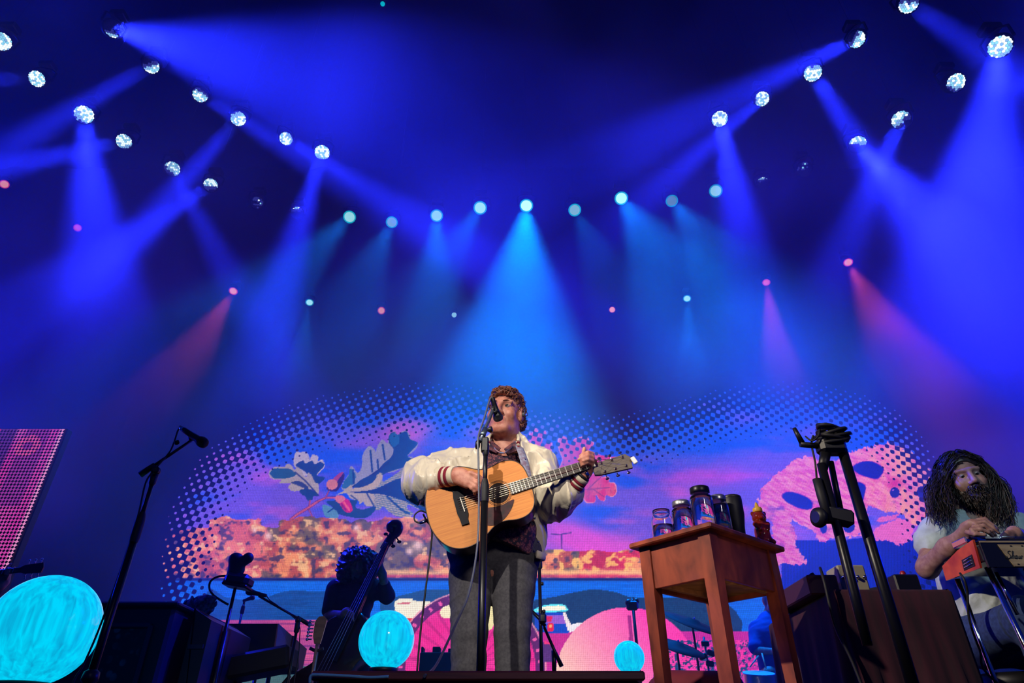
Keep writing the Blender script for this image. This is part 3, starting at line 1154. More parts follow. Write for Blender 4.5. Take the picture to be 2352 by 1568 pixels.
    red([(1000, 1000), (1250, 830), (1430, 820), (1370, 880), (1490, 880), (1500, 960), (1590, 980), (1610, 1110), (1550, 1180), (1450, 1160), (1430, 1240), (1360, 1230), (1300, 1150), (1280, 1260), (1160, 1270), (1100, 1200), (1000, 1150)], (238, 84, 84), 121)
    p.ell(*R6([(495, 1410)])[0], 10, 11, (250, 34, 84))
    for a, b in [((1060, 1080), (1500, 1040)), ((760, 900), (1200, 700)), ((1180, 1060), (1400, 860)), ((1250, 1060), (1420, 1180))]:
        p.line(R6([a, b]), 1.1, (150, 36, 80))
    # two furry masks at right
    K = lambda pts: xf(pts, 4.126, 1700, 880)
    hd = [(170, 1130), (230, 960), (400, 820), (540, 715), (660, 700), (800, 740), (960, 720), (1060, 640), (1250, 600), (1400, 560), (1560, 620), (1680, 720), (1800, 850), (1860, 1000), (1860, 1150), (1790, 1260), (1700, 1340), (1600, 1320), (1540, 1240), (1380, 1210), (1200, 1160), (1220, 1330), (1200, 1420), (1080, 1450), (900, 1470), (760, 1500), (680, 1400), (560, 1330), (480, 1300), (520, 1420), (540, 1568), (640, 1700), (300, 1700), (120, 1600), (300, 1540), (300, 1350), (230, 1250)]
    disc = np.hypot(px - 1985, (py - 1420)) < 185
    p.put((px > 1795) & (py > 1240), (2, 30, 168))
    p.put(disc, (4, 26, 150))
    p.put(((px > 1795) & (py > 1240)) & (np.sin(px * .9) > .35), (4, 18, 120), .8)
    wx = px + (fbm(px / 6, py / 6, 3, 131) - .5) * 16
    wy = py + (fbm(px / 6, py / 6, 3, 137) - .5) * 16
    m = in_poly(wx, wy, smooth_poly(K(hd)))
    fur = fbm((px + py * .6) / 16, (py - px * .5) / 3.2, 3, 141)
    p.mix(m, (226, 70, 150), (255, 150, 168), fur * 2.2 - .55)
    rt = np.clip((px - 1960) / 120, 0, 1)
    p.put(m * rt * np.clip(fbm(px / 12, py / 30, 3, 145) * 2.4 - .6, 0, 1), (255, 158, 122))
    p.put(m * np.clip(1 - np.hypot((px - 2055) / 26, (py - 1110) / 20), 0, 1), (214, 30, 110))
    p.put(m * np.clip(fbm(px / 26, py / 16, 3, 149) * 3 - 1.75, 0, .8) * (py > 1150), (96, 40, 150))
    hole = (2, 22, 148)
    for pts in [[(390, 1060), (440, 1025), (530, 1035), (640, 1080), (690, 1130), (680, 1190), (590, 1195), (480, 1150), (420, 1110)], [(1060, 790), (1150, 740), (1260, 740), (1360, 800), (1350, 860), (1300, 910), (1200, 890), (1100, 850)], [(1030, 950), (1120, 930), (1190, 970), (1180, 1060), (1150, 1150), (1100, 1170), (1060, 1100)]]:
        p.poly(K(pts), (150, 30, 150), True)
        c = np.mean(K(pts), 0)
        p.poly([(c[0] + (a - c[0]) * .94, c[1] + (b - c[1]) * .94) for a, b in K(pts)], hole)
    for (a, b, rx, ry) in [(1465, 1035, 46, 52), (1720, 1030, 46, 56), (790, 1370, 34, 52), (1030, 1360, 58, 54)]:
        p.ell(*K([(a, b)])[0], rx / 4.126, ry / 4.126, (6, 26, 130))
    for (a, b) in [(1450, 1010), (1712, 1010)]:
        p.ell(*K([(a, b)])[0], 1.8, 2.2, (170, 90, 200))
    p.poly(K([(1250, 1470), (1290, 1380), (1420, 1310), (1530, 1280), (1620, 1340), (1640, 1420), (1600, 1500), (1540, 1530), (1400, 1490)]), (238, 104, 170), True, 14)
    p.poly(K([(1290, 1300), (1360, 1260), (1500, 1245), (1450, 1290), (1330, 1320)]), (230, 100, 168), True, 8)
    p.c += (fbm(px / 2.5, py / 2.5, 2, 160)[..., None] - .5) * 26
    return np.clip(p.c, 0, 255) / 255.0


def lin(c):
    return np.where(c <= 0.04045, c / 12.92, ((c + 0.055) / 1.055) ** 2.4)


def led_material(name, strength, dot, lines, tilt=0.0):
    """emission from the LED colours, cut by a halftone dot screen and the LED pitch"""
    m = bpy.data.materials.new(name)
    m.use_nodes = True
    m.cycles.emission_sampling = 'NONE'
    nt = m.node_tree
    nt.nodes.clear()
    N, Lk = nt.nodes.new, nt.links.new
    out = N('ShaderNodeOutputMaterial')
    em = N('ShaderNodeEmission')
    col = N('ShaderNodeAttribute')
    col.attribute_name = 'film'
    msk = N('ShaderNodeAttribute')
    msk.attribute_name = 'mask'
    geo = N('ShaderNodeNewGeometry')
    sep = N('ShaderNodeSeparateXYZ')
    Lk(geo.outputs['Position'], sep.inputs[0])

    def math_(op, a, b=None):
        n = N('ShaderNodeMath')
        n.operation = op
        for i, v in enumerate((a, b)):
            if v is None:
                continue
            if isinstance(v, (int, float)):
                n.inputs[i].default_value = v
            else:
                Lk(v, n.inputs[i])
        return n.outputs[0]
    X, Z = sep.outputs['X'], sep.outputs['Z']
    fac = None
    if dot:
        k = 2 * math.pi / dot
        ca, sa = math.cos(tilt) * k, math.sin(tilt) * k
        a = math_('COSINE', math_('ADD', math_('MULTIPLY', X, ca), math_('MULTIPLY', Z, sa)))
        b = math_('COSINE', math_('ADD', math_('MULTIPLY', X, -sa), math_('MULTIPLY', Z, ca)))
        pat = math_('ADD', math_('MULTIPLY', math_('ADD', a, b), 0.25), 0.5)
        d = math_('SUBTRACT', msk.outputs['Fac'], pat)
        fac = math_('ADD', math_('MULTIPLY', d, 9.0), 0.5)
        fac.node.use_clamp = True
    k = 2 * math.pi / lines
    lx = math_('ADD', math_('MULTIPLY', math_('COSINE', math_('MULTIPLY', X, k)), 0.11), 0.89)
    lz = math_('ADD', math_('MULTIPLY', math_('COSINE', math_('MULTIPLY', Z, k)), 0.11), 0.89)
    s = math_('MULTIPLY', math_('MULTIPLY', lx, lz), strength)
    if fac is not None:
        s = math_('MULTIPLY', s, fac)
    Lk(col.outputs['Color'], em.inputs['Color'])
    Lk(s, em.inputs['Strength'])
    df = N('ShaderNodeBsdfDiffuse')
    df.inputs['Color'].default_value = (.0015, .0015, .002, 1)
    ad = N('ShaderNodeAddShader')
    Lk(em.outputs[0], ad.inputs[0])
    Lk(df.outputs[0], ad.inputs[1])
    Lk(ad.outputs[0], out.inputs['Surface'])
    return m


def grid_mesh(name, xs, zs, Y, film, mask, m, parent):
    nx, nz = len(xs), len(zs)
    X, Z = np.meshgrid(xs, zs)
    V = np.stack([X, np.full(X.shape, Y), Z], -1).reshape(-1, 3)
    i = np.arange(nx * nz).reshape(nz, nx)
    Q = np.stack([i[:-1, :-1], i[:-1, 1:], i[1:, 1:], i[1:, :-1]], -1).reshape(-1, 4)
    o = np_mesh(name, V, Q, m, parent, smooth=False)
    me = o.data
    a = me.attributes.new('film', 'FLOAT_COLOR', 'POINT')
    a.data.foreach_set('color', np.concatenate([film.reshape(-1, 3), np.ones((nx * nz, 1))], 1).astype(np.float32).ravel())
    b = me.attributes.new('mask', 'FLOAT', 'POINT')
    b.data.foreach_set('value', mask.astype(np.float32).ravel())
    return o


def project(X, Y, Z):
    d = Y * CT + (Z - ZC) * ST
    return CX + F * X / d, CY - F * ((Z - ZC) * CT - Y * ST) / d


def build_led_wall():
    root = thing('led_wall', 'huge LED video wall showing autumn lake, oak leaves and furry masks', 'screen', (0.5, YS, 0))
    xs = np.linspace(-9.6, 11.6, 1130)
    zs = np.linspace(0.25, 8.35, 440)
    X, Z = np.meshgrid(xs, zs)
    px, py = project(X, YS, Z)
    film = lin(paint_film(px, py))
    edge = [(330, 1700), (358, 1400), (372, 1240), (400, 1135), (470, 1035), (580, 962), (700, 912), (830, 888), (960, 872), (1100, 884), (1200, 925), (1290, 940), (1420, 945), (1520, 925), (1640, 890), (1750, 872), (1870, 872), (1990, 900), (2090, 960), (2160, 1060), (2195, 1180), (2240, 1700)]
    ed = [(p.x, p.y) for p in curve([(a, b, 0) for a, b in edge], 4)]
    edc = ed + [(2240, 5000), (330, 5000)]
    d = seg_dist(px, py, ed, False) * np.where(in_poly(px, py, edc), 1, -1)
    mask = np.clip(d / 135.0, 0, 1.06)
    mask[d < 4] = -1
    m = led_material('led_film', 1.38, 0.168, 0.038, math.radians(30))
    grid_mesh('led_surface', xs, zs, YS, film, mask, m, root)
    b = MB()
    b.box((1.0, YS + .09, 4.29), (21.15, .16, 8.08), None, .02)
    b.build('led_cabinet_back', mat('cabinet_black', (.004, .004, .005), .7), root)
    return root


def build_side_screen():
    Y = 8.2
    root = thing('side_screen', 'tall pink LED side screen with coarse pixel rows', 'screen', P(60, 1300, Y) - Vector((0, 0, 1)))
    r = P(150, 985, Y)
    x1 = r.x
    x0 = x1 - 2.2
    z1 = r.z
    z0 = 1.55
    xs = np.linspace(x0, x1, 120)
    zs = np.linspace(z0, z1, 190)
    X, Z = np.meshgrid(xs, zs)
    px, py = project(X, Y, Z)
    p = Paint(px, py)
    one = np.ones(px.shape)
    t = fbm(X * 1.6, Z * .9, 3, 7)
    p.mix(one, (206, 56, 158), (226, 110, 190), np.clip(t * 2 - .4, 0, 1))
    u = (X - x1)
    p.put(np.abs(u + .78) < .13, (66, 34, 112), .75)
    p.put((np.abs(u + .36) < .16) & (Z > z1 - 1.1), (120, 40, 140), .6)
    p.put((np.abs(u + 1.0) < .1) & (Z > z1 - 1.5), (232, 40, 110), .9)
    p.put(u > -.07, (250, 170, 210), .8)
    for (a, b) in [(-.42, -.25), (-.62, -1.25)]:
        rr = np.hypot(u - a, (Z - z1 - b) * 1.1)
        p.put((rr < .17) & (rr > .07), (245, 90, 150), .8)
    band = ((z1 - Z) > 2.0) & ((z1 - Z) < 2.5) | ((z1 - Z) > 3.0)
    p.put(band & (np.sin(X * 36) > -.2), (20, 50, 104), .85)
    film = lin(np.clip(p.c, 0, 255) / 255)
    m = led_material('led_side', 1.35, 0.0455, 0.0455, 0.0)
    mask = np.full(X.shape, .5) - np.clip((z0 + .35 - Z) / .35, 0, 1) * .6
    grid_mesh('led_surface', xs, zs, Y, film, mask, m, root)
    b = MB()
    b.box(((x0 + x1) / 2, Y + .08, (z0 + z1) / 2), (x1 - x0 + .04, .12, z1 - z0 + .04), None, .01)
    b.build('screen_cabinet', MATS['cabinet_black'], root)
    for x in (x0 + .3, x1 - .3):
        b = MB()
        b.box((x, Y + .1, z0 / 2), (.08, .08, z0 - .02))
        b.build('support_leg', MATS['cabinet_black'], root)


build_led_wall()
build_side_screen()
# ------------------------------------------------------------------ people: shared parts
SKIN = mat('skin_warm', srgb(206, 142, 118), .5, noise=.25, nscale=40, color2=srgb(184, 112, 92), bump=.15, bscale=300)
SKIN_D = mat('skin_cool', srgb(176, 132, 116), .55, noise=.2, nscale=40, color2=srgb(150, 104, 92))
LIP = mat('lip', srgb(186, 108, 96), .45)
MOUTH = mat('mouth_dark', (.02, .006, .006), .6)
EYEW = mat('eye_white_shaded', srgb(150, 132, 126), .3)  # eye white with the shading over the eyes put into its colour
EYED = mat('eye_dark', (.02, .015, .012), .15)
HAIR_R = mat('hair_auburn', srgb(150, 84, 52), .42, noise=.5, nscale=70, color2=srgb(84, 40, 24), sheen=.2)
HAIR_B = mat('hair_brown', srgb(58, 42, 34), .42, noise=.5, nscale=60, color2=srgb(26, 19, 16))
HAIR_K = mat('hair_black', srgb(26, 22, 26), .45)
BLACK = mat('black_plastic', (.006, .006, .007), .45)
BLACKM = mat('black_metal', (.008, .008, .009), .35, metal=.3)
CHROME = mat('chrome', (.75, .75, .78), .12, metal=1.0)
RUBBER = mat('black_rubber', (.007, .007, .008), .6)


def head_rot(yaw, pitch, roll=0.0):
    return Matrix.Rotation(math.radians(yaw), 3, 'Z') @ Matrix.Rotation(math.radians(roll), 3, 'Y') @ Matrix.Rotation(math.radians(pitch), 3, 'X')


def head_field(f, O, R, s=1.0, mouth=0.0, neck_to=None, neck_r=.06, beard=False):
    """face towards local -y, z up; blended into field f"""
    O = Vector(O)
    W = lambda x, y, z: O + R @ (Vector((x, y, z)) * s)
    E = lambda c, r, k=.012, cut=False: f.ell(W(*c), [q * s for q in r], k * s, R, cut)
    C = lambda a, b, ra, rb, k=.01, cut=False: f.cone(W(*a), W(*b), ra * s, rb * s, k * s, cut)
    E((0, .018, .048), (.077, .096, .082))
    E((0, -.034, -.02), (.062, .066, .088), .03)
    E((0, -.042, -.076), (.048, .050, .038), .03)
    C((-.022, -.083, -.100), (.022, -.083, -.100), .020, .020, .02)
    for q in (-1, 1):
        E((q * .042, -.066, -.028), (.028, .03, .03), .02)
        E((q * .050, -.018, -.066), (.018, .038, .028), .025)
        C((q * .012, -.092, .032), (q * .048, -.078, .034), .012, .010, .012)
        E((q * .031, -.103, .012), (.020, .018, .0125), .012, True)
        E((q * .031, -.074, .011), (.0135, .0125, .0125), .003)
        C((q * .014, -.087, .0195), (q * .046, -.079, .0175), .0050, .0046, .003)
        C((q * .016, -.0855, .0005), (q * .046, -.077, .0025), .0040, .0036, .003)
        E((q * .080, .010, .000), (.011, .026, .034), .008)
        E((q * .086, .004, .002), (.008, .012, .018), .004, True)
        E((q * .086, -.001, -.002), (.006, .007, .009), .003)
        E((q * .015, -.111, -.032), (.0095, .011, .009), .006)
    C((0, -.093, .026), (0, -.124, -.024), .010, .0135, .012)
    for q in (-1, 1):
        E((q * .0075, -.121, -.0385), (.004, .005, .004), .002, True)
    m = mouth
    E((0, -.092, -.066 - m * .4), (.027, .02, .016 + m * .5), .012)
    C((-.024, -.096, -.059), (0, -.108, -.0565), .0055, .0075, .006)
    C((.024, -.096, -.059), (0, -.108, -.0565), .0055, .0075, .006)
    C((-.02, -.094, -.072 - m), (.02, -.094, -.072 - m), .0075, .0075, .006)
    C((0, -.100, -.072 - m), (0, -.102, -.072 - m), .0085, .0085, .006)
    if m > 0:
        E((0, -.104, -.0655 - m * .5), (.018, .016, .0025 + m * .55), .002, True)
    else:
        E((0, -.110, -.0655), (.022, .012, .0016), .002, True)
    if neck_to is not None:
        f.cone(W(0, .022, -.05), Vector(neck_to), neck_r * s, neck_r * 1.08, .03)
    return W


def head_region(O, R, s, mouth=0.0):
    """material slots: 0 skin, 1 lips, 2 mouth, 3 eye white, 4 eye dark"""
    O = np.array(O)
    Rn = np.array(R)

    def fn(c):
        q = ((c - O) @ Rn) / s
        r = np.zeros(len(c), int)
        z0 = -.0655 - mouth * .5
        lip = (np.abs(q[:, 0]) < .026) & (q[:, 1] < -.09) & (np.abs(q[:, 2] - z0) < .0145 + mouth * .6)
        r[lip] = 1
        mo = (np.abs(q[:, 0]) < .019) & (q[:, 1] < -.082) & (q[:, 1] > -.1035) & (np.abs(q[:, 2] - z0) < .003 + mouth * .6)
        r[mo & (mouth > 0)] = 2
        for sx in (-1, 1):
            e = np.hypot(np.hypot(q[:, 0] - sx * .031, q[:, 1] + .080), q[:, 2] - .011)
            ey = (e < .0141) & (np.abs(q[:, 2] - .0105) < .0062) & (q[:, 1] < -.086)
        return r
    return fn


def finger(f, pts, r0, r1, k=.004):
    n = len(pts)
    f.chain(pts, [r0 + (r1 - r0) * i / (n - 1) for i in range(n)], k)


def tube_rings(name, a, b, r, mats, parent, bands, n=24, flat=None):
    """knitted cuff: bands = [(t0, t1, slot)] along a..b"""
    bm = MB()
    a, b = Vector(a), Vector(b)
    r0, r1 = (r, r) if not hasattr(r, '__len__') else r
    for t0, t1, slot in bands:
        bm.cur = slot
        p0, p1 = a.lerp(b, t0), a.lerp(b, t1)
        q0, q1 = r0 + (r1 - r0) * t0, r0 + (r1 - r0) * t1
        bm.tube([p0, p0.lerp(p1, .08), p0.lerp(p1, .5), p0.lerp(p1, .92), p1], [q0 * .97, q0, (q0 + q1) / 2 * 1.015, q1, q1 * .97], n, True, flat)
    return bm.build(name, mats, parent)


def strands(name, roots, mats, parent, r=.004, n=5):
    """locks of hair, each a swept tapered tube, in one hair part"""
    b = MB()
    for pts, rr in roots:
        m = len(pts)
        b.tube(pts, [rr * (1 - .75 * (i / (m - 1)) ** 2) for i in range(m)], n)
    return b.build(name, mats, parent)


def eyeballs(root, W, R, s, gaze=(0, -1, .1)):
    """two eyeballs with iris, set between the modelled lids"""
    g = (R @ Vector(gaze)).normalized()
    x, y = frame(g)
    Q = Matrix((x, y, g)).transposed()
    for sx in (-1, 1):
        b = MB()
        c = W(sx * .031, -.0792, .0105)
        n, m = 18, 14
        r = .0130 * s
        for (i0, i1, slot) in ((0, 3, 1), (3, m, 0)):
            b.cur = slot
            vs, fs = [], []
            for i in range(i0, i1 + 1):
                ph = math.pi * i / m
                for k in range(n):
                    t = 2 * math.pi * k / n
                    vs.append(c + Q @ Vector((r * math.sin(ph) * math.cos(t), r * math.sin(ph) * math.sin(t), r * math.cos(ph))))
            for i in range(i1 - i0):
                for k in range(n):
                    fs.append((i * n + k, (i + 1) * n + k, (i + 1) * n + (k + 1) % n, i * n + (k + 1) % n))
            b.add(vs, fs, True)
        b.build('eye', [EYEW, EYED], root)
# ------------------------------------------------------------------ the singer
CREAM = None


def satin():
    m = bpy.data.materials.new('cream_satin')
    m.use_nodes = True
    nt = m.node_tree
    b = nt.nodes['Principled BSDF']
    b.inputs['Base Color'].default_value = (*srgb(232, 218, 190), 1)
    b.inputs['Roughness'].default_value = .36
    b.inputs['Sheen Weight'].default_value = .25
    tc = nt.nodes.new('ShaderNodeTexCoord')
    n = nt.nodes.new('ShaderNodeTexNoise')
    n.inputs['Scale'].default_value = 16
    n.inputs['Detail'].default_value = 2
    n.inputs['Distortion'].default_value = .8
    mp = nt.nodes.new('ShaderNodeMapping')
    mp.inputs['Scale'].default_value = (1.6, 1.0, .55)
    nt.links.new(tc.outputs['Object'], mp.inputs['Vector'])
    nt.links.new(mp.outputs[0], n.inputs['Vector'])
    bp = nt.nodes.new('ShaderNodeBump')
    bp.inputs['Strength'].default_value = .22
    bp.inputs['Distance'].default_value = .02
    nt.links.new(n.outputs['Fac'], bp.inputs['Height'])
    nt.links.new(bp.outputs[0], b.inputs['Normal'])
    MATS['cream_satin'] = m
    return m


def paisley():
    m = bpy.data.materials.new('paisley_print')
    m.use_nodes = True
    nt = m.node_tree
    b = nt.nodes['Principled BSDF']
    b.inputs['Roughness'].default_value = .8
    tc = nt.nodes.new('ShaderNodeTexCoord')
    v = nt.nodes.new('ShaderNodeTexVoronoi')
    v.inputs['Scale'].default_value = 58
    n = nt.nodes.new('ShaderNodeTexNoise')
    n.inputs['Scale'].default_value = 40
    n.inputs['Detail'].default_value = 4
    mx = nt.nodes.new('ShaderNodeMix')
    mx.data_type = 'VECTOR'
    mx.inputs['Factor'].default_value = .04
    nt.links.new(tc.outputs['Object'], mx.inputs[4])
    nt.links.new(n.outputs['Color'], mx.inputs[5])
    nt.links.new(mx.outputs[1], v.inputs['Vector'])
    r = nt.nodes.new('ShaderNodeValToRGB')
    e = r.color_ramp.elements
    e[0].position, e[0].color = 0.0, (*srgb(150, 140, 150), 1)
    e[1].position, e[1].color = 1.0, (*srgb(24, 22, 44), 1)
    for pos, c in [(.12, srgb(110, 40, 56)), (.3, srgb(60, 22, 40)), (.45, srgb(170, 110, 108)), (.5, srgb(96, 30, 46)), (.7, srgb(40, 26, 50))]:
        q = e.new(pos)
        q.color = (*c, 1)
    mul = nt.nodes.new('ShaderNodeMath')
    mul.operation = 'MULTIPLY'
    mul.inputs[1].default_value = 1.15
    nt.links.new(v.outputs['Distance'], mul.inputs[0])
    nt.links.new(mul.outputs[0], r.inputs['Fac'])
    nt.links.new(r.outputs['Color'], b.inputs['Base Color'])
    MATS['paisley_print'] = m
    return m


def px_cut(f, poly, ymax, scale=.0022, ymin=-9):
    """open a garment along an outline, in front of depth ymax"""
    sl, G = f._block(f.lo, (f.lo[0] + f.h * f.n[0], ymax, f.lo[2] + f.h * f.n[2]), 0)
    px, py = project(*G)
    m = in_poly(px, py, poly)
    d = seg_dist(px, py, poly) * np.where(m, -1, 1) * scale
    d = np.maximum(d, G[1] - ymax)
    d = np.maximum(d, ymin - G[1])
    f.D[sl] = np.maximum(f.D[sl], -d.astype(np.float32))


def folds(seed, amp, sx, sy, sz, o=3):
    def fn(X, Y, Z):
        a = fbm(X * sx + Z * 3 + Y * 5, Z * sz + Y * sy - X * 3, o, seed)
        return (a - .5) * amp
    return fn


def creases(seed, amp, sx, sy, sz):
    def fn(X, Y, Z):
        a = fbm(X * sx + Z * 4 + Y * 3, Z * sz * .7 + Y * sy - X * 5, 2, seed)
        return -amp * np.clip(1 - np.abs(a - .5) * 5.5, 0, 1) ** 1.6
    return fn


def build_singer():
    cream, pais = satin(), paisley()
    rib = mat('rib_cream', srgb(222, 208, 178), .85, bump=.3, bscale=400)
    maroon = mat('rib_maroon', srgb(132, 14, 42), .85, bump=.3, bscale=400)
    char = mat('charcoal_wool', srgb(74, 72, 76), .9, noise=.25, nscale=90, color2=srgb(60, 58, 64), bump=.2, bscale=500)
    y0 = 3.05
    g = P(1130, 1300, y0)
    root = thing('person', 'singer in cream satin jacket and paisley shirt playing acoustic guitar', 'person', (g.x, y0, 0))
    q = P
    # --- body
    f = Field((-.62, 2.45, .0), (.52, 3.4, 1.78), .005)
    O = q(1161, 953, 3.07)
    R = head_rot(-15, 3, 4)
    hs = 1.08
    W = head_field(f, O, R, hs, .006, q(1162, 1040, 3.12), .068)
    f.ell(W(0, -.035, -.100), (.045 * hs, .05 * hs, .028 * hs), .04 * hs, R)
    sh = [q(1058, 1062, 3.1), q(1236, 1062, 3.1)]
    el = [q(968, 1105, 3.0), q(1282, 1146, 3.0)]
    wr = [q(1043, 1093, 2.755), q(1334, 1094, 2.80)]
    neck = q(1160, 1045, 3.12)
    chest, waist, pelv = q(1145, 1110, 3.1), q(1140, 1220, 3.07), q(1132, 1290, 3.08)
    f.chain([neck, chest, waist, pelv], [.07, .12, .10, .10], .05)
    for i in (0, 1):
        f.cone(neck, sh[i], .06, .055, .04)
        f.chain([sh[i], el[i], wr[i]], [.052, .042, .030], .03)
    hip = [q(1087, 1320, 3.08), q(1176, 1320, 3.08)]
    kn = [q(1082, 1450, 3.03), q(1172, 1450, 3.05)]
    an = [Vector((kn[0].x - .005, 3.07, .11)), Vector((kn[1].x + .01, 3.09, .11))]
    for i in (0, 1):
        f.chain([hip[i], kn[i], an[i]], [.078, .055, .042], .04)
        f.cone(an[i] + Vector((0, .03, -.06)), an[i] + Vector((0, -.15, -.075)), .04, .03, .03)
    # strumming hand
    palm = [q(1056, 1093, 2.742), q(1074, 1100, 2.728)]
    f.chain([wr[0], palm[0], palm[1]], [.028, .031, .030], .02, flat=((.3, 1, .2), .62))
    f.cone(q(1060, 1104, 2.735), q(1072, 1112, 2.73), .020, .017, .015)
    finger(f, [q(1080, 1093, 2.722), q(1094, 1096, 2.712), q(1106, 1106, 2.718), q(1112, 1116, 2.73)], .0105, .008)
    finger(f, [q(1081, 1100, 2.72), q(1094, 1108, 2.708), q(1104, 1117, 2.712), q(1108, 1126, 2.728)], .0105, .008)
    finger(f, [q(1079, 1107, 2.722), q(1090, 1117, 2.71), q(1099, 1125, 2.715), q(1100, 1132, 2.73)], .010, .0075)
    finger(f, [q(1074, 1112, 2.728), q(1083, 1121, 2.716), q(1090, 1128, 2.72), q(1090, 1134, 2.732)], .009, .007)
    finger(f, [q(1064, 1090, 2.735), q(1082, 1086, 2.712), q(1098, 1092, 2.706), q(1110, 1102, 2.712)], .0115, .008)
    # fretting hand
    f.chain([wr[1], q(1343, 1080, 2.785), q(1350, 1068, 2.775)], [.028, .031, .030], .02, flat=((.4, 1, .3), .65))
    finger(f, [q(1362, 1056, 2.765), q(1360, 1042, 2.74), q(1350, 1039, 2.715), q(1338, 1044, 2.713), q(1333, 1047, 2.722)], .0105, .008)
    finger(f, [q(1364, 1063, 2.762), q(1361, 1050, 2.732), q(1350, 1046, 2.71), q(1337, 1051, 2.71), q(1330, 1055, 2.72)], .0108, .008)
    finger(f, [q(1362, 1070, 2.762), q(1360, 1058, 2.735), q(1350, 1054, 2.712), q(1340, 1058, 2.712), q(1334, 1062, 2.724)], .0105, .0078)
    finger(f, [q(1357, 1077, 2.765), q(1357, 1066, 2.742), q(1348, 1062, 2.722), q(1340, 1066, 2.72), q(1336, 1069, 2.73)], .0095, .007)
    finger(f, [q(1341, 1082, 2.80), q(1336, 1062, 2.83), q(1340, 1045, 2.835), q(1342, 1030, 2.825)], .013, .0095)
    f.mesh('body', [SKIN, LIP, MOUTH, EYEW, EYED], root, head_region(O, R, hs, .006))
    eyeballs(root, W, R, hs, (-.1, -1, .25))
    # brows
    bw = mat('brow_auburn', srgb(110, 62, 44), .8)
    for s in (-1, 1):
        bp = curve([W(s * .014, -.1025, .031), W(s * .026, -.1005, .0355), W(s * .038, -.0925, .0365), W(s * .05, -.081, .033)], 4)
        T('eyebrow', bp, [.0012 + .0022 * math.sin(math.pi * min(1, .15 + i / (len(bp) - 1) * .85)) for i in range(len(bp))], bw, root, 10)
    # in-ear monitor
    b = MB()
    b.sphere(W(.092, -.004, -.004), .010)
    b.tube([W(.094, -.004, -.002), W(.094, .012, .03), W(.088, .034, .02)], .0022, 6)
    b.build('ear_monitor', mat('ear_monitor_clear', (.08, .1, .12), .15, spec=.8), root)
    # --- hair: short curls
    h = Field(tuple(O + Vector((-.16, -.18, -.16))), tuple(O + Vector((.16, .18, .2))), .004)
    h.ell(W(0, .026, .056), [.084 * hs, .1 * hs, .086 * hs], .01, R)
    h.ell(W(0, -.045, .088), [.062 * hs, .056 * hs, .042 * hs], .03, R)
    h.ell(W(.07, .035, -.005), [.02 * hs, .05 * hs, .06 * hs], .02, R)
    h.ell(W(-.07, .035, -.005), [.02 * hs, .05 * hs, .06 * hs], .02, R)
    h.ell(W(0, .075, -.03), [.07 * hs, .04 * hs, .06 * hs], .03, R)
    h.ell(W(0, -.085, .012), [.082 * hs, .075 * hs, .056 * hs], .012, R, cut=True)
    h.ell(W(0, -.07, -.05), [.13 * hs, .075 * hs, .10 * hs], .012, R, cut=True)
    h.ell(W(.10, -.008, -.02), [.035 * hs, .035 * hs, .045 * hs], .01, R, cut=True)
    h.ell(W(-.10, -.008, -.02), [.035 * hs, .035 * hs, .045 * hs], .01, R, cut=True)
    h.displace(lambda X, Y, Z: (fbm(X * 75 + Y * 40, Z * 75 - Y * 30, 2, 5) - .5) * .018 + .004)
    ho = h.mesh('hair', HAIR_R, root)
    locks = []
    rr = random.Random(4)
    hv = ho.data.vertices
    for i in range(1900):
        v = hv[rr.randrange(len(hv))]
        p, d = v.co.copy(), v.normal.copy()
        if d.z < -.5 and (R.transposed() @ (p - O)).y < .02:
            continue
        t = Vector((rr.uniform(-1, 1), rr.uniform(-1, 1), rr.uniform(-1, 1)))
        t = (t - d * t.dot(d)).normalized()
        s2 = d.cross(t)
        am = rr.uniform(.006, .013)
        tw = rr.choice((-1, 1))
        pts = [p + d * (-.003 + am * math.sin(u * 2.5)) + t * .017 * u + s2 * tw * .008 * math.sin(u * 5.0) for u in (0, .25, .5, .75, 1.0, 1.2)]
        locks.append((pts, rr.uniform(.0016, .0030)))
    strands('hair_curls', locks, HAIR_R, ho)
    # --- shirt
    f = Field((-.45, 2.72, .68), (.42, 3.4, 1.46), .006)
    f.chain([q(1160, 1052, 3.10), q(1146, 1110, 3.09), q(1142, 1190, 3.07), q(1145, 1275, 3.07)], [.105, .165, .172, .180], .05, flat=((0, 1, 0), .82))
    f.cone(q(1072, 1072, 3.1), q(1225, 1072, 3.1), .075, .075, .05)
    f.ell(q(1150, 1215, 3.0), (.16, .12, .14), .06)
    f.ell(O + Vector((0.0, -.02, -.20)), (.066, .085, .10), .01, cut=True)
    f.displace(folds(3, .016, 12, 10, 26))
    # hem slants down to the viewer's right
    f.halfspace(q(1172, 1256, 2.95), Vector((-.36, 0, -1)))
    f.mesh('shirt', pais, root)
    b = MB()
    for s, pts in ((0, [(1128, 1010), (1122, 1032), (1140, 1040), (1150, 1028)]), (1, [(1182, 1012), (1188, 1034), (1168, 1042), (1158, 1030)])):
        w3 = [q(x, y, 2.97 if i in (1, 2) else 3.0) for i, (x, y) in enumerate(pts)]
        nn = Vector((0, .012, 0))
        b.add([p for p in w3] + [p + nn for p in w3], [(0, 1, 2, 3), (7, 6, 5, 4), (0, 4, 5, 1), (1, 5, 6, 2), (2, 6, 7, 3), (3, 7, 4, 0)])
    b.build('shirt_collar', pais, root)
    T('necklace', curve([q(1128, 1016, 3.02), q(1140, 1034, 2.97), q(1156, 1040, 2.955), q(1170, 1032, 2.97), q(1184, 1016, 3.02)], 6), .004, mat('turquoise_beads', srgb(40, 110, 170), .3, noise=.8, nscale=160, color2=srgb(190, 110, 80)), root, 8)
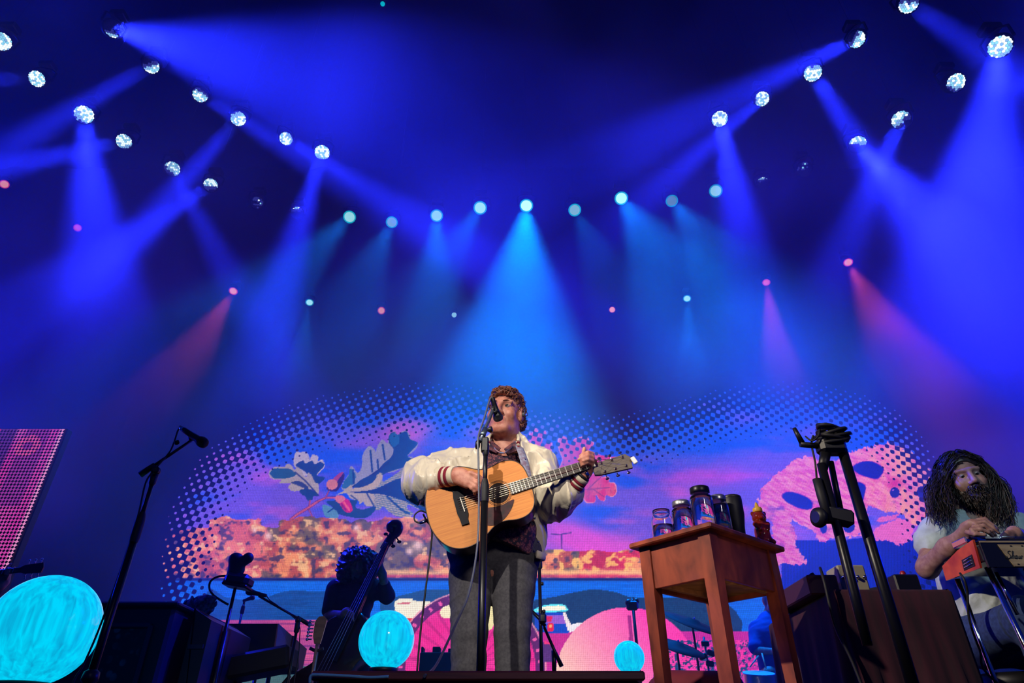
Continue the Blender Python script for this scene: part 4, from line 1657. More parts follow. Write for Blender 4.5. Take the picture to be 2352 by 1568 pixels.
    # --- trousers
    f = Field((-.4, 2.75, .05), (.36, 3.42, .98), .006)
    f.cone(q(1100, 1262, 3.08), q(1172, 1262, 3.08), .150, .152, .05, flat=((0, 1, 0), .85))
    for i in (0, 1):
        xo = Vector((-.006 if i == 0 else .006, 0, 0))
        f.chain([hip[i] + xo, kn[i] + xo * 1.2, an[i] + Vector((xo.x, 0, -.02))], [.108, .080, .066], .012, flat=((0, 1, 0), 1.1))
    f.displace(folds(13, .012, 9, 6, 22))
    f.displace(lambda X, Y, Z: -.006 * np.exp(-((Z - .14) / .1) ** 2) * (1 + np.sin(Z * 90 + X * 30)))
    f.halfspace(q(1140, 1222, 3.0), (0, 0, 1))
    f.mesh('trousers', char, root)
    b = MB()
    for i in (0, 1):
        b.tube([an[i] + Vector((0, .06, -.065)), an[i] + Vector((0, 0, -.055)), an[i] + Vector((0, -.1, -.068)), an[i] + Vector((0, -.19, -.078))], [.04, .048, .046, .03], 14)
        b.build('shoe', BLACK, root)
        b = MB()
    # --- jacket
    f = Field((-.62, 2.60, .62), (.52, 3.45, 1.48), .005)
    f.chain([q(1160, 1050, 3.12), q(1146, 1110, 3.1), q(1141, 1190, 3.08), q(1140, 1268, 3.09)], [.125, .195, .205, .208], .05, flat=((0, 1, 0), .80))
    f.cone(q(1066, 1068, 3.1), q(1230, 1068, 3.1), .085, .085, .05)
    # sleeves, puffed at the elbows
    f.chain([q(1062, 1070, 3.1), q(1010, 1085, 3.06), q(972, 1102, 2.99)], [.082, .082, .084], .03)
    f.chain([q(972, 1104, 2.98), q(988, 1104, 2.88), q(1000, 1099, 2.825)], [.090, .078, .056], .03)
    f.ell(q(968, 1112, 2.96), (.058, .07, .075), .04)
    f.chain([q(1233, 1070, 3.1), q(1252, 1108, 3.06), q(1275, 1142, 2.98)], [.082, .078, .078], .03)
    f.chain([q(1275, 1142, 2.97), q(1298, 1131, 2.89), q(1307, 1124, 2.855)], [.082, .070, .054], .03)
    f.ell(q(1272, 1152, 2.97), (.06, .07, .055), .04)
    f.displace(folds(23, .034, 9, 7, 11, 2))
    f.displace(creases(29, .016, 8, 6, 9))
    f.displace(creases(37, .007, 17, 10, 12))
    # hollow, then open the front
    inner = np.minimum(1, f.D + .012)
    sl, G = f._block(f.lo, f.lo + f.h * f.n, 0)
    op = [(1126, 1000), (1120, 1022), (1112, 1060), (1098, 1130), (1080, 1200), (1050, 1330), (1240, 1330), (1228, 1240), (1219, 1180), (1208, 1100), (1196, 1052), (1186, 1020), (1182, 1000)]
    px_cut(f, op, 3.06)
    nk = O + Vector((0, .02, -.22))
    f.ell(nk, (.085, .10, .12), .01, cut=True)
    # keep only a shell where the front is open, so the shirt shows
    core = (G[1] < 3.02) & (inner < -.05)
    pxg, pyg = None, None
    f.halfspace(q(1140, 1282, 3.1), (0, 0, -1))
    f.mesh('jacket', cream, root)
    # cuffs, collar, hem
    B = [(0, .30, 0), (.30, .46, 1), (.46, .58, 0), (.58, .74, 1), (.74, 1.0, 0)]
    tube_rings('cuff', q(1008, 1097, 2.81), q(1048, 1092, 2.755), (.050, .043), [rib, maroon], root, B)
    tube_rings('cuff', q(1311, 1120, 2.845), q(1337, 1092, 2.80), (.048, .040), [rib, maroon], root, B)
    b = MB()
    for i, (dr, dz, slot) in enumerate([(.0, -.018, 0), (.004, -.006, 1), (.004, .006, 0), (.003, .018, 1), (0, .029, 0)]):
        b.cur = slot
        pts = curve([q(1122, 1026, 2.985), q(1124, 1014, 3.02), q(1136, 1006, 3.13), q(1160, 1000, 3.21), q(1182, 1006, 3.15), q(1191, 1014, 3.03), q(1190, 1026, 2.985)], 6)
        b.tube([p + Vector((0, 0, dz)) for p in pts], .0085, 8)
    b.build('jacket_collar', [rib, maroon], root)
    b = MB()
    pts = curve([q(1231, 1272, 2.985), q(1241, 1275, 3.0), q(1247, 1278, 3.06), q(1248, 1279, 3.12), q(1238, 1280, 3.2)], 5)
    b.tube(pts, [.010] + [.019] * (len(pts) - 2) + [.010], 12, flat=(.55, 1))
    b.build('jacket_hem', rib, root)
    # snaps down the front edge and embroidery on the chest
    b = MB()
    for (x, y) in [(1200, 1056), (1214, 1128), (1222, 1190), (1230, 1244)]:
        p = q(x + 6, y, 2.93)
        b = MB()
        b.lathe(p, (0, -1, .2), [(.006, 0), (.006, .003), (.0001, .004)], 10)
        b.build('snap', CHROME, root)
    # watch on the fretting arm
    b = MB()
    a = (q(1342, 1086, 2.795) - q(1331, 1100, 2.81)).normalized()
    c = q(1336, 1091, 2.80)
    x_, y_ = frame(a)
    b.torus(c, a, .034, .0075, 24, 8)
    w_ = b.build('watch', mat('watch_strap', (.01, .01, .012), .5), root)
    b = MB()
    b.lathe(c + Vector((.024, -.026, -.004)), Vector((.7, -.7, -.1)), [(.016, 0), (.017, .006), (.013, .009), (.0001, .0095)], 16)
    b.build('watch_face', CHROME, w_)
    return root


build_singer()
# ------------------------------------------------------------------ acoustic guitar
def wood(name, c1, c2, rough=.35, scale=6.0, stretch=(1, 14, 14), coat=.3):
    m = bpy.data.materials.new(name)
    m.use_nodes = True
    nt = m.node_tree
    b = nt.nodes['Principled BSDF']
    b.inputs['Roughness'].default_value = rough
    b.inputs['Coat Weight'].default_value = coat
    b.inputs['Coat Roughness'].default_value = .15
    tc = nt.nodes.new('ShaderNodeTexCoord')
    mp = nt.nodes.new('ShaderNodeMapping')
    mp.inputs['Scale'].default_value = stretch
    n = nt.nodes.new('ShaderNodeTexNoise')
    n.inputs['Scale'].default_value = scale
    n.inputs['Detail'].default_value = 6
    n.inputs['Distortion'].default_value = .6
    r = nt.nodes.new('ShaderNodeValToRGB')
    r.color_ramp.elements[0].position = .35
    r.color_ramp.elements[1].position = .68
    r.color_ramp.elements[0].color = (*c1, 1)
    r.color_ramp.elements[1].color = (*c2, 1)
    nt.links.new(tc.outputs['Object'], mp.inputs[0])
    nt.links.new(mp.outputs[0], n.inputs['Vector'])
    nt.links.new(n.outputs['Fac'], r.inputs['Fac'])
    nt.links.new(r.outputs[0], b.inputs['Base Color'])
    MATS[name] = m
    return m


def build_guitar():
    A, B = P(981, 1184, 2.80), P(1458, 1033, 2.745)
    U = (B - A).normalized()
    N = Vector((-.02, -1, .05))
    N = (N - U * N.dot(U)).normalized()
    V = N.cross(U)
    if V.z < 0:
        V = -V
    Lt = (B - A).length
    k = Lt / 1.03
    root = thing('acoustic_guitar', 'honey spruce-top acoustic guitar with dark red pickguard', 'guitar', A)
    # object space of parts follows the strings so the grain does too
    M = Matrix((U, V, N)).transposed().to_4x4()
    root.matrix_basis = Matrix.Translation(A) @ M
    L = lambda u, v, n=0: Vector((u, v, n)) * k

    def put(b, name, m, parent=root):
        o = b.build(name, m)
        o.parent = parent
        return o
    # half outline of the body
    prof = [(0, 0), (.004, .06), (.022, .115), (.055, .163), (.10, .192), (.145, .2), (.19, .194), (.235, .174), (.275, .150), (.31, .138), (.345, .138), (.38, .146), (.415, .148), (.45, .140), (.478, .118), (.495, .085), (.502, .04), (.503, 0)]
    pr = curve([(a, b, 0) for a, b in prof], 4)
    up = [(p.x * k, max(p.y, 0) * k) for p in pr]
    out = up + [(a, -b) for a, b in up[::-1][1:-1]]
    n = len(out)
    top_m = wood('spruce', srgb(218, 136, 46), srgb(196, 112, 32), .6, 5, (1.2, 40, 1), 0.0)
    side_m = wood('mahogany', srgb(74, 20, 22), srgb(44, 12, 18), .3, 6, (1, 1, 20))
    dk = .108 * k
    b = MB()
    b.add([Vector((x, y, 0)) for x, y in out], [tuple(range(n))])
    o = b.f[-1]
    put(b, 'top', top_m)
    b = MB()
    vs = []
    for z in (-.002, -dk * .5, -dk):
        vs += [Vector((x, y, z)) for x, y in out]
    fs = []
    for r in range(2):
        for i in range(n):
            j = (i + 1) % n
            fs.append((r * n + i, (r + 1) * n + i, (r + 1) * n + j, r * n + j))
    b.add(vs, fs, True)
    b.add([Vector((x * .995, y * .985, -dk - .006)) for x, y in out] + [Vector((x, y, -dk)) for x, y in out], [tuple(range(n))] + [(i, (i + 1) % n, n + (i + 1) % n, n + i) for i in range(n)], True)
    put(b, 'sides_and_back', side_m)
    b = MB()
    b.tube([Vector((x, y, -.001)) for x, y in out] + [Vector((*out[0], -.001))], .0028, 6, False)
    put(b, 'binding', mat('binding_dark', (.03, .012, .008), .4))
    # sound hole, rosette
    c = L(.345, 0)
    b = MB()
    b.lathe(c + Vector((0, 0, .0004)), (0, 0, 1), [(.0505 * k, 0), (.0505 * k, .0006)], 40)
    put(b, 'sound_hole', mat('hole_dark', (.012, .004, .004), .9))
    for rr in (.056, .0615):
        b = MB()
        b.torus(c + Vector((0, 0, .0006)), (0, 0, 1), rr * k, .0012 * k, 48, 6)
        put(b, 'rosette_ring', mat('rosette', (.10, .045, .02), .5))
    # pickguard (teardrop below the strings)
    b = MB()
    tp = [(.300, -.058), (.345, -.062), (.398, -.052), (.402, -.062), (.375, -.098), (.335, -.128), (.29, -.142), (.252, -.13), (.236, -.10), (.243, -.068), (.266, -.052)]
    b.prism([(p.x * k, p.y * k) for p in curve([(a, c_, 0) for a, c_ in tp + tp[:1]], 4)[:-1]], (0, 0, 0), (1, 0, 0), (0, 1, 0), (0, 0, 1), .0005, .0022)
    put(b, 'pickguard', mat('tortoise', (.06, .006, .012), .45, noise=.8, nscale=30, color2=(.012, .003, .006), spec=.15))
    # bridge, saddle, pins
    b = MB()
    bp = [(.143, -.098), (.178, -.098), (.178, -.072), (.186, -.05), (.186, .05), (.178, .072), (.178, .098), (.143, .098), (.14, .06), (.136, .04), (.136, -.04), (.14, -.06)]
    b.prism([(x * k, y * k) for x, y in bp], (0, 0, 0), (1, 0, 0), (0, 1, 0), (0, 0, 1), 0, .009 * k)
    br = put(b, 'bridge', mat('ebony', (.010, .010, .014), .6, spec=.15))
    b = MB()
    b.box(L(.170, -.004, .011), (.004 * k, .074 * k, .006 * k), Matrix.Rotation(.05, 3, 'Z'))
    put(b, 'saddle', mat('bone', srgb(225, 215, 195), .4), br)
    # fretboard and neck
    nut = .815
    w0, w1 = .0285, .0225
    b = MB()
    fb = [(.402, -w0), (nut, -w1), (nut, w1), (.402, w0)]
    b.prism([(x * k, y * k) for x, y in fb], (0, 0, 0), (1, 0, 0), (0, 1, 0), (0, 0, 1), .001, .0075 * k)
    fbo = put(b, 'fretboard', mat('rosewood', (.022, .013, .012), .45, noise=.5, nscale=40, stretch=(1, 8, 1)))
    b = MB()
    b.tube([L(.44, 0, -.028), L(.50, 0, -.018), L(.53, 0, -.008), L(.8, 0, -.006), L(.835, 0, -.008)], [.028 * k, .026 * k, .0235 * k, .022 * k, .021 * k], 14, True, (1.0, .72), up=(0, 0, 1))
    put(b, 'neck', side_m)
    sc = .645
    fm = mat('fret_wire', (.8, .77, .72), .35, metal=.3)
    for i in range(1, 21):
        x = nut - sc * (1 - 2 ** (-i / 12))
        if x < .405:
            break
        w = w1 + (w0 - w1) * (nut - x) / (nut - .402)
        b = MB()
        b.box(L(x, 0, .0082), (.0024 * k, 2 * w * k, .0022 * k))
        put(b, 'fret', fm, fbo)
    for i in (3, 5, 7, 9, 12):
        x = nut - sc * (1 - (2 ** (-i / 12) + 2 ** (-(i - 1) / 12)) / 2)
        for v in ((0,) if i != 12 else (-.009, .009)):
            b = MB()
            b.lathe(L(x, v, .0074), (0, 0, 1), [(.003 * k, 0), (.003 * k, .0006)], 10)
            put(b, 'inlay_dot', mat('pearl', (.7, .68, .62), .2), fbo)
    b = MB()
    b.box(L(nut + .003, 0, .008), (.006 * k, .047 * k, .010 * k), None, .001)
    put(b, 'nut', MATS['bone'])
    # headstock, set back a little
    hp = [(nut + .006, -.024), (nut + .03, -.031), (1.012, -.040), (1.018, -.010), (1.036, 0), (1.004, .038), (nut + .03, .032), (nut + .006, .024)]
    b = MB()
    b.prism([(x * k, y * k) for x, y in hp], (0, 0, -.004), (1, 0, -.10), (0, 1, 0), (0, 0, 1), 0, -.016)
    hd = put(b, 'headstock', mat('headstock_face', srgb(92, 76, 64), .35, noise=.3, nscale=20, stretch=(1, 10, 1)))
    for s in (-1, 1):
        for i in range(3):
            x = nut + .058 + i * .056
            b = MB()
            p = L(x, s * .024, -.004) + Vector((0, 0, -.10 * x * k + .0))
            b.lathe(p, (0, 0, 1), [(.006, -.004), (.006, .002), (.0035, .003), (.0035, .014), (.001, .015)], 12)
            t_ = put(b, 'tuner', CHROME, hd)
            b = MB()
            e = L(x, s * .05, -.014) + Vector((0, 0, -.10 * x * k))
            b.tube([L(x, s * .03, -.014) + Vector((0, 0, -.10 * x * k)), e], .0025, 8)
            b.sphere(e + Vector((0, s * .006, 0)), (.010, .006, .006), 10, 6)
            o = b.build('tuner_button', CHROME)
            o.parent = hd
    # clip-on tuner at the tip
    b = MB()
    b.box(L(1.03, -.012, .012) + Vector((0, 0, -.1)), (.022, .036, .010), Matrix.Rotation(.2, 3, 'Z'), .003)
    b.box(L(1.03, -.004, .0) + Vector((0, 0, -.1)), (.010, .012, .026), None, .002)
    put(b, 'clip_tuner', mat('white_plastic', srgb(225, 222, 220), .4), hd)
    # strings
    sm = mat('string_bronze', (.72, .6, .42), .25, metal=.9)
    for i in range(6):
        v0, v1 = (-.027 + .0108 * i), (-.018 + .0072 * i)
        s_ = -1 if i < 3 else 1
        x = nut + .058 + (i if i < 3 else 5 - i) * .056
        b = MB()
        b.tube([L(.152, v0, .010), L(.170, v0, .0145), L(nut, v1, .0135), L(nut + .01, v1, .0125), L(x, s_ * .021, .004) + Vector((0, 0, -.10 * x * k))], .0007 + .0001 * i, 5)
        put(b, 'string', sm)
    # lead and jack at the tail
    b = MB()
    b.tube([L(-.002, 0, -.05), L(-.03, -.004, -.05), L(-.045, -.004, -.05)], [.008, .007, .006], 10)
    put(b, 'jack_plug', CHROME)
    b = MB()
    b.tube(curve([L(-.045, -.004, -.05), L(-.065, .015, -.05), L(-.06, .045, -.055), L(-.03, .058, -.06), L(-.004, .04, -.07)], 6), .0035, 8)
    put(b, 'lead', RUBBER)
    # strap: heel to shoulder
    b = MB()
    g = root.matrix_basis.inverted()
    pts = [(1214, 1128, 2.885), (1212, 1100, 2.895), (1208, 1076, 2.905), (1201, 1048, 2.935), (1193, 1026, 2.985), (1186, 1010, 3.08), (1184, 1006, 3.16)]
    w3 = curve([P(*p) for p in pts], 5)
    vs = []
    for p in w3:
        t = Vector((.021, 0, -.008))
        vs += [g @ (p - t), g @ (p + t), g @ (p + t + Vector((0, .004, 0))), g @ (p - t + Vector((0, .004, 0)))]
    fs = []
    for i in range(len(w3) - 1):
        for j in range(4):
            fs.append((i * 4 + j, i * 4 + (j + 1) % 4, i * 4 + 4 + (j + 1) % 4, i * 4 + 4 + j))
    b.add(vs, fs, True)
    put(b, 'strap', mat('strap_weave', srgb(150, 156, 176), .9, noise=.5, nscale=60, color2=srgb(120, 96, 118), bump=.4, bscale=300))
    return root


build_guitar()
# ------------------------------------------------------------------ microphone stands
def mic(b_parent, grip, head, r_head, name='microphone', mats=None):
    """handheld vocal microphone: grip end -> grille end"""
    b = MB()
    a = (Vector(head) - Vector(grip))
    L = a.length
    rr = r_head
    b.lathe(grip, a, [(rr * .42, 0), (rr * .5, .004), (rr * .55, L * .3), (rr * .72, L * .68), (rr * .95, L * .76), (rr * .98, L * .80)], 18)
    body = b.build(name, BLACKM, b_parent)
    b = MB()
    b.lathe(Vector(grip) + a.normalized() * L * .79, a, [(rr * .98, 0), (rr, L * .03), (rr * 1.02, L * .10), (rr * .86, L * .19), (rr * .5, L * .235), (.0001, L * .245)], 18)
    b.build('grille', mat('grille_mesh', (.02, .02, .022), .5, metal=.6, bump=1.0, bscale=600), body)
    return body


def singer_stand():
    Y = 2.62
    foot = P(1103, 1560, Y)
    top = P(1107, 1012, Y)
    x = foot.x
    root = thing('microphone_stand', 'straight black microphone stand right in front of the singer', 'mic stand', (x, Y, 0))
    b = MB()
    b.lathe((x, Y, 0), (0, 0, 1), [(.15, .0), (.15, .018), (.12, .03), (.03, .038), (.022, .06)], 32)
    b.build('base', BLACKM, root)
    zc = P(1104, 1100, Y).z
    T('lower_tube', [(x, Y, .03), (x, Y, P(1104, 1150, Y).z)], .0155, BLACKM, root, 16)
    T('upper_tube', [(x, Y, P(1104, 1150, Y).z), (x, Y, P(1106, 1020, Y).z)], .0098, BLACKM, root, 16)
    b = MB()
    b.lathe((x, Y, P(1104, 1152, Y).z), (0, 0, 1), [(.017, 0), (.0185, .01), (.0185, .07), (.014, .09), (.011, .1)], 18)
    b.build('clutch', RUBBER, root)
    b = MB()
    b.lathe((x, Y, P(1106, 1046, Y).z), (0, 0, 1), [(.011, 0), (.0145, .01), (.0155, .05), (.011, .065)], 16)
    b.box((x - .004, Y, P(1106, 1022, Y).z), (.034, .03, .07), None, .006)
    b.build('swivel_head', BLACK, root)
    b = MB()
    c = P(1099, 1022, Y)
    b.lathe(c + Vector((.006, -.002, 0)), (-1, -.2, 0), [(.012, 0), (.02, .004), (.02, .016), (.012, .02)], 14)
    b.build('knob', BLACK, root)
    # short boom rising to the clip
    p0, p1 = P(1106, 1006, 2.62), P(1131, 944, 2.72)
    T('boom', [p0.lerp(p1, -.12), p1], .0085, mat('boom_chrome', (.25, .3, .33), .25, metal=.8), root, 12)
    b = MB()
    b.tube([p0.lerp(p1, .06), p0.lerp(p1, .32)], .0135, 12)
    b.build('boom_clamp', mat('clamp_grey', (.12, .16, .18), .3, metal=.7), root)
    b = MB()
    pk = P(1124, 1000, 2.63)
    b.lathe(pk + Vector((0, .004, .03)), (1, -.3, .1), [(.006, -.01), (.014, 0), (.014, .012), (.006, .014)], 12)
    b.build('knob', BLACK, root)
    b = MB()
    pc = P(1134, 934, 2.735)
    b.tube([p1, pc], [.007, .012], 10)
    b.torus(P(1136, 945, 2.735), P(1145, 962, 2.75) - P(1130, 914, 2.70), .0185, .005, 20, 8)
    b.build('mic_clip', BLACK, root)
    m = thing('microphone', 'black vocal microphone at the singer\'s mouth', 'microphone', P(1131, 914, 2.72))
    mic(m, P(1130, 912, 2.715), P(1146, 966, 2.76), .0235, 'handle')
    # cable taped along the stand, dropping to the board at the front
    pts = [P(1130, 912, 2.713), P(1124, 920, 2.70), P(1113, 958, 2.655), P(1102, 990, 2.61), P(1098, 1012, 2.59), P(1099, 1060, 2.59), P(1100, 1150, 2.59), P(1098, 1230, 2.585), P(1090, 1300, 2.56), P(1074, 1370, 2.50), P(1048, 1430, 2.40), P(1016, 1500, 2.25), P(996, 1535, 2.1), P(975, 1552, 1.87)]
    c = T('microphone_cable', curve(pts, 6), .0042, mat('cable_grey', (.09, .10, .12), .4), None, 8)
    tag(c, 'grey microphone cable hanging beside the singer\'s stand to the wooden board', 'cable')


singer_stand()
# ------------------------------------------------------------------ wooden side table with jars
def build_table():
    C0 = P(1630, 1196, 2.40)          # near corner of the top
    zt = C0.z
    a = math.radians(40.5)
    Rv = Vector((math.cos(a), math.sin(a), 0))      # along the right-hand edge
    Lv = Vector((-math.sin(a), math.cos(a), 0))     # along the left-hand edge
    la = 0.0
    # lengths from the far ends seen in the photo
    def run(dirv, px):
        lo, hi = .1, 1.5
        for _ in range(50):
            m = (lo + hi) / 2
            q = C0 + dirv * m
            x = project(q.x, q.y, q.z)[0]
            if (x < px) == (dirv.x > 0):
                lo = m
            else:
                hi = m
        return lo
    LR = run(Rv, 1802)
    LL = run(Lv, 1443)
    root = thing('wooden_table', 'reddish-brown wooden side table with deep apron and square legs', 'table', C0 + Rv * LR / 2 + Lv * LL / 2 - Vector((0, 0, zt)))
    m_w = wood('cherry', srgb(164, 74, 46), srgb(110, 44, 30), .42, 5, (3, 3, 1.2), .15)
    m_u = wood('raw_pine', srgb(188, 124, 72), srgb(140, 84, 50), .7, 5, (2, 7, 2), 0)
    R3 = Matrix((Rv, Lv, Vector((0, 0, 1)))).transposed()
    O = C0 - Vector((0, 0, zt))
    W = lambda r, l, z: O + Rv * r + Lv * l + Vector((0, 0, z))
    t = .022
    b = MB()
    b.box(W(LR / 2, LL / 2, zt - t / 2), (LR, LL, t), R3, .005)
    b.build('tabletop', m_w, root)
    ov, lw = .03, .052
    ah = .165
    z1 = zt - t
    for (r, l, nm) in [(ov, ov, 0), (LR - ov - lw, ov, 1), (ov, LL - ov - lw, 2), (LR - ov - lw, LL - ov - lw, 3)]:
        b = MB()
        c = W(r + lw / 2, l + lw / 2, 0)
        h = lw / 2
        h2 = lw * .38
        vs, fs = [], []
        for z, hh in ((0.0, h2), (z1 - ah, h), (z1, h)):
            for sx, sy in ((-1, -1), (1, -1), (1, 1), (-1, 1)):
                vs.append(c + Rv * hh * sx + Lv * hh * sy + Vector((0, 0, z)))
        for i in range(2):
            for k in range(4):
                fs.append((i * 4 + k, i * 4 + (k + 1) % 4, i * 4 + 4 + (k + 1) % 4, i * 4 + 4 + k))
        fs += [(3, 2, 1, 0), (8, 9, 10, 11)]
        b.add(vs, fs)
        b.build('leg', m_w, root)
    th = .018
    zc = z1 - ah / 2
    ins = .008
    for (r0, r1, l0, l1) in [(ov + lw, LR - ov - lw, ov + ins, ov + ins + th), (ov + lw, LR - ov - lw, LL - ov - ins - th, LL - ov - ins), (ov + ins, ov + ins + th, ov + lw, LL - ov - lw), (LR - ov - ins - th, LR - ov - ins, ov + lw, LL - ov - lw)]:
        b = MB()
        b.box(W((r0 + r1) / 2, (l0 + l1) / 2, zc), (r1 - r0, l1 - l0, ah), R3, .002)
        b.build('apron', m_w, root)
    # drawer box seen from below, with its runners
    b = MB()
    b.box(W(LR / 2 + .02, LL / 2 - .02, z1 - ah * .86), (LR - 2 * ov - .10, LL - 2 * ov - .12, .01), R3)
    dr = b.build('drawer_bottom', m_u, root)
    for l in (ov + .055, LL - ov - .075):
        b = MB()
        b.box(W(LR / 2, l, z1 - ah * .9), (LR - 2 * ov - .04, .022, .03), R3, .002)
        b.build('drawer_runner', m_u, root)
    b = MB()
    p = W(LR - ov + .002, LL / 2, zc + .02)
    b.lathe(p, Rv, [(.010, 0), (.008, .012), (.020, .022), (.024, .034), (.016, .044), (.0001, .047)], 18)
    b.build('drawer_knob', mat('knob_wood', srgb(188, 116, 62), .4), root)
    return C0, Rv, Lv, LR, LL, zt


def glass(name, col, rough=.03, ior=1.45):
    m = bpy.data.materials.new(name)
    m.use_nodes = True
    nt = m.node_tree
    b = nt.nodes['Principled BSDF']
    b.inputs['Base Color'].default_value = (*col, 1)
    b.inputs['Roughness'].default_value = rough
    b.inputs['Transmission Weight'].default_value = 1.0
    b.inputs['IOR'].default_value = ior
    MATS[name] = m
    return m


def jar(root, base, r, h, m_glass, m_lid=None, fill=0.0, m_fill=None):
    b = MB()
    w = .0035
    outer = [(r * .80, 0), (r * .96, .006), (r, .018), (r, h * .70), (r * .97, h * .76), (r * .80, h * .84), (r * .78, h * .87), (r * .80, h * .88), (r * .80, h)]
    inner = [(r * .80 - w, h), (r * .78 - w, h * .86), (r * .97 - w, h * .755), (r - w, h * .69), (r - w, .022), (r * .9 - w, .010), (.0005, .008)]
    b.lathe(base, (0, 0, 1), [(.0005, 0)] + outer + inner, 28)
    b.build('glass', m_glass, root)
    if fill > 0:
        b = MB()
        b.lathe(Vector(base) + Vector((0, 0, .0085)), (0, 0, 1), [(.0005, 0), (r * .9 - w - .001, .002), (r - w - .0008, .015), (r - w - .0008, h * fill), (.0005, h * fill)], 28)
        b.build('water', m_fill, root)
    if m_lid:
        b = MB()
        b.lathe(Vector(base) + Vector((0, 0, h * .885)), (0, 0, 1), [(r * .84, 0), (r * .85, .002), (r * .85, h * .115), (r * .80, h * .13), (.001, h * .13)], 28)
        b.build('lid', m_lid, root)


def build_jars():
    C0, Rv, Lv, LR, LL, zt = build_table()
    g = glass('jar_glass', (.93, .97, .97))
    wt = glass('water', (.9, .96, 1.0), .0, 1.33)
    dkl = glass('dark_drink', (.06, .12, .14), .0, 1.33)
    lid_b = mat('lid_dark', (.03, .03, .035), .35, metal=.8)
    lid_z = mat('lid_zinc', (.55, .55, .52), .3, metal=.9)

    def on_top(px, Y):
        """a spot on the table top on the sight line of column px"""
        r = ray(px, 1215)
        kk = Y / r.y
        return Vector((r.x * kk, Y, zt))
    def spot(px, l):
        # l metres back from the near corner along both edges
        lo, hi = -.4, .9
        for _ in range(40):
            m = (lo + hi) / 2
            q = C0 + Rv * (l / 2 + m) + Lv * (l / 2 - m)
            if project(q.x, q.y, q.z + .06)[0] < px:
                lo = m
            else:
                hi = m
        q = C0 + Rv * (l / 2 + lo) + Lv * (l / 2 - lo)
        return Vector((q.x, q.y, zt))
    specs = [
        (1523, .40, .046, .135, None, .45, wt, 'glass_jar', 'open clear glass jar half full of water on wooden table'),
        (1571, .34, .044, .155, lid_z, .74, wt, 'glass_jar', 'lidded jar of water with pale metal ring, shorter one on table'),
        (1616, .17, .046, .170, lid_b, .74, wt, 'glass_jar', 'tallest lidded jar of water at the corner of the table'),
        (1656, .26, .040, .155, lid_z, .70, dkl, 'glass_jar', 'slim lidded jar of dark drink beside the black tumbler'),
    ]
    for (px, l, r, h, lid, fill, mf, nm, lb) in specs:
        p = spot(px, l)
        t = thing(nm, lb, 'jar', p, 'drink jars on the wooden table')
        jar(t, p, r, h, g, lid, fill, mf)
    p = spot(1690, .36)
    t = thing('tumbler', 'matte black insulated tumbler behind the jars on table', 'tumbler', p)
    b = MB()
    b.lathe(p, (0, 0, 1), [(.028, 0), (.031, .004), (.034, .05), (.042, .10), (.043, .165), (.041, .168)], 28)
    b.build('body', mat('tumbler_black', (.008, .008, .010), .5), t)
    b = MB()
    b.lathe(p + Vector((0, 0, .167)), (0, 0, 1), [(.042, 0), (.0425, .004), (.040, .010), (.001, .011)], 28)
    b.build('lid', mat('tumbler_lid', (.02, .018, .016), .4), t)
    # honey bear
    p = spot(1751, .55)
    t = thing('honey_bottle', 'bear-shaped amber honey squeeze bottle with yellow cap on table', 'bottle', p)
    p0 = p
    p = Vector((0, 0, 0))
    f = Field((-.06, -.06, -.005), (.06, .06, .17), .003)
    z = Vector((0, 0, 1))
    f.cone(p + z * .028, p + z * .06, .030, .027, .01)
    f.cone(p + z * .006, p + z * .02, .028, .030, .01)
    f.cone(p + z * .06, p + z * .085, .024, .020, .01)
    f.ell(p + z * .112, (.026, .026, .026), .008)
    for s in (-1, 1):
        f.ell(p + Vector((s * .022, 0, .128)), (.008, .006, .009), .004)
        f.cone(p + Vector((s * .024, -.01, .085)), p + Vector((s * .014, -.026, .062)), .009, .008, .006)
        f.cone(p + Vector((s * .018, -.016, .02)), p + Vector((s * .020, -.032, .012)), .012, .011, .008)
    f.ell(p + Vector((0, -.026, .106)), (.009, .008, .007), .005)
    o = f.mesh('body', mat('honey', srgb(150, 44, 10), .08, trans=.35, coat=.5), t)
    b = MB()
    b.lathe(p + z * .134, (0, 0, 1), [(.017, 0), (.018, .002), (.018, .013), (.015, .017), (.008, .019), (.0065, .030), (.003, .038), (.0005, .039)], 18)
    o2 = b.build('cap', mat('cap_yellow', srgb(226, 176, 60), .45), t)
    for q in (o, o2):
        q.matrix_parent_inverse = Matrix.Identity(4)
    t.scale = (1.14, 1.14, 1.14)


build_jars()
# ------------------------------------------------------------------ front-of-stage gear
def build_board():
    """low wooden platform at the lip of the stage"""
    Y = 1.9
    a, b_ = P(716, 1540, Y), P(1481, 1541, Y)
    zt = a.z
    zb = P(716, 1562, Y).z
    root = thing('wooden_platform', 'low dark wooden platform at the lip of the stage before the singer', 'platform', ((a.x + b_.x) / 2, Y + .2, 0))
    w_ = b_.x - a.x
    cx = (a.x + b_.x) / 2
    b = MB()
    b.box((cx, Y + .2, (zt + zb) / 2), (w_, .40, zt - zb), None, .004)
    b.build('deck_board', wood('platform_wood', srgb(120, 50, 44), srgb(80, 34, 36), .5, 5, (1, 8, 8), .1), root)
    b = MB()
    b.box((cx, Y + .2, zb / 2), (w_ - .03, .37, zb - .001), None, .004)
    b.build('plinth', mat('plinth_black', (.006, .006, .008), .7), root)
    zz = zt + .004
    pts = [P(712, 1568, 1.885), P(714, 1552, 1.885), P(730, 1549, 1.885), P(800, 1552, 1.885), P(850, 1555, 1.885), P(893, 1553, 1.885)]
    c = T('light_cable', curve(pts, 8), .0036, mat('cable_pale', srgb(120, 190, 215), .35), None, 8)
    tag(c, 'pale cable clipped along the front edge of the wooden platform', 'cable')


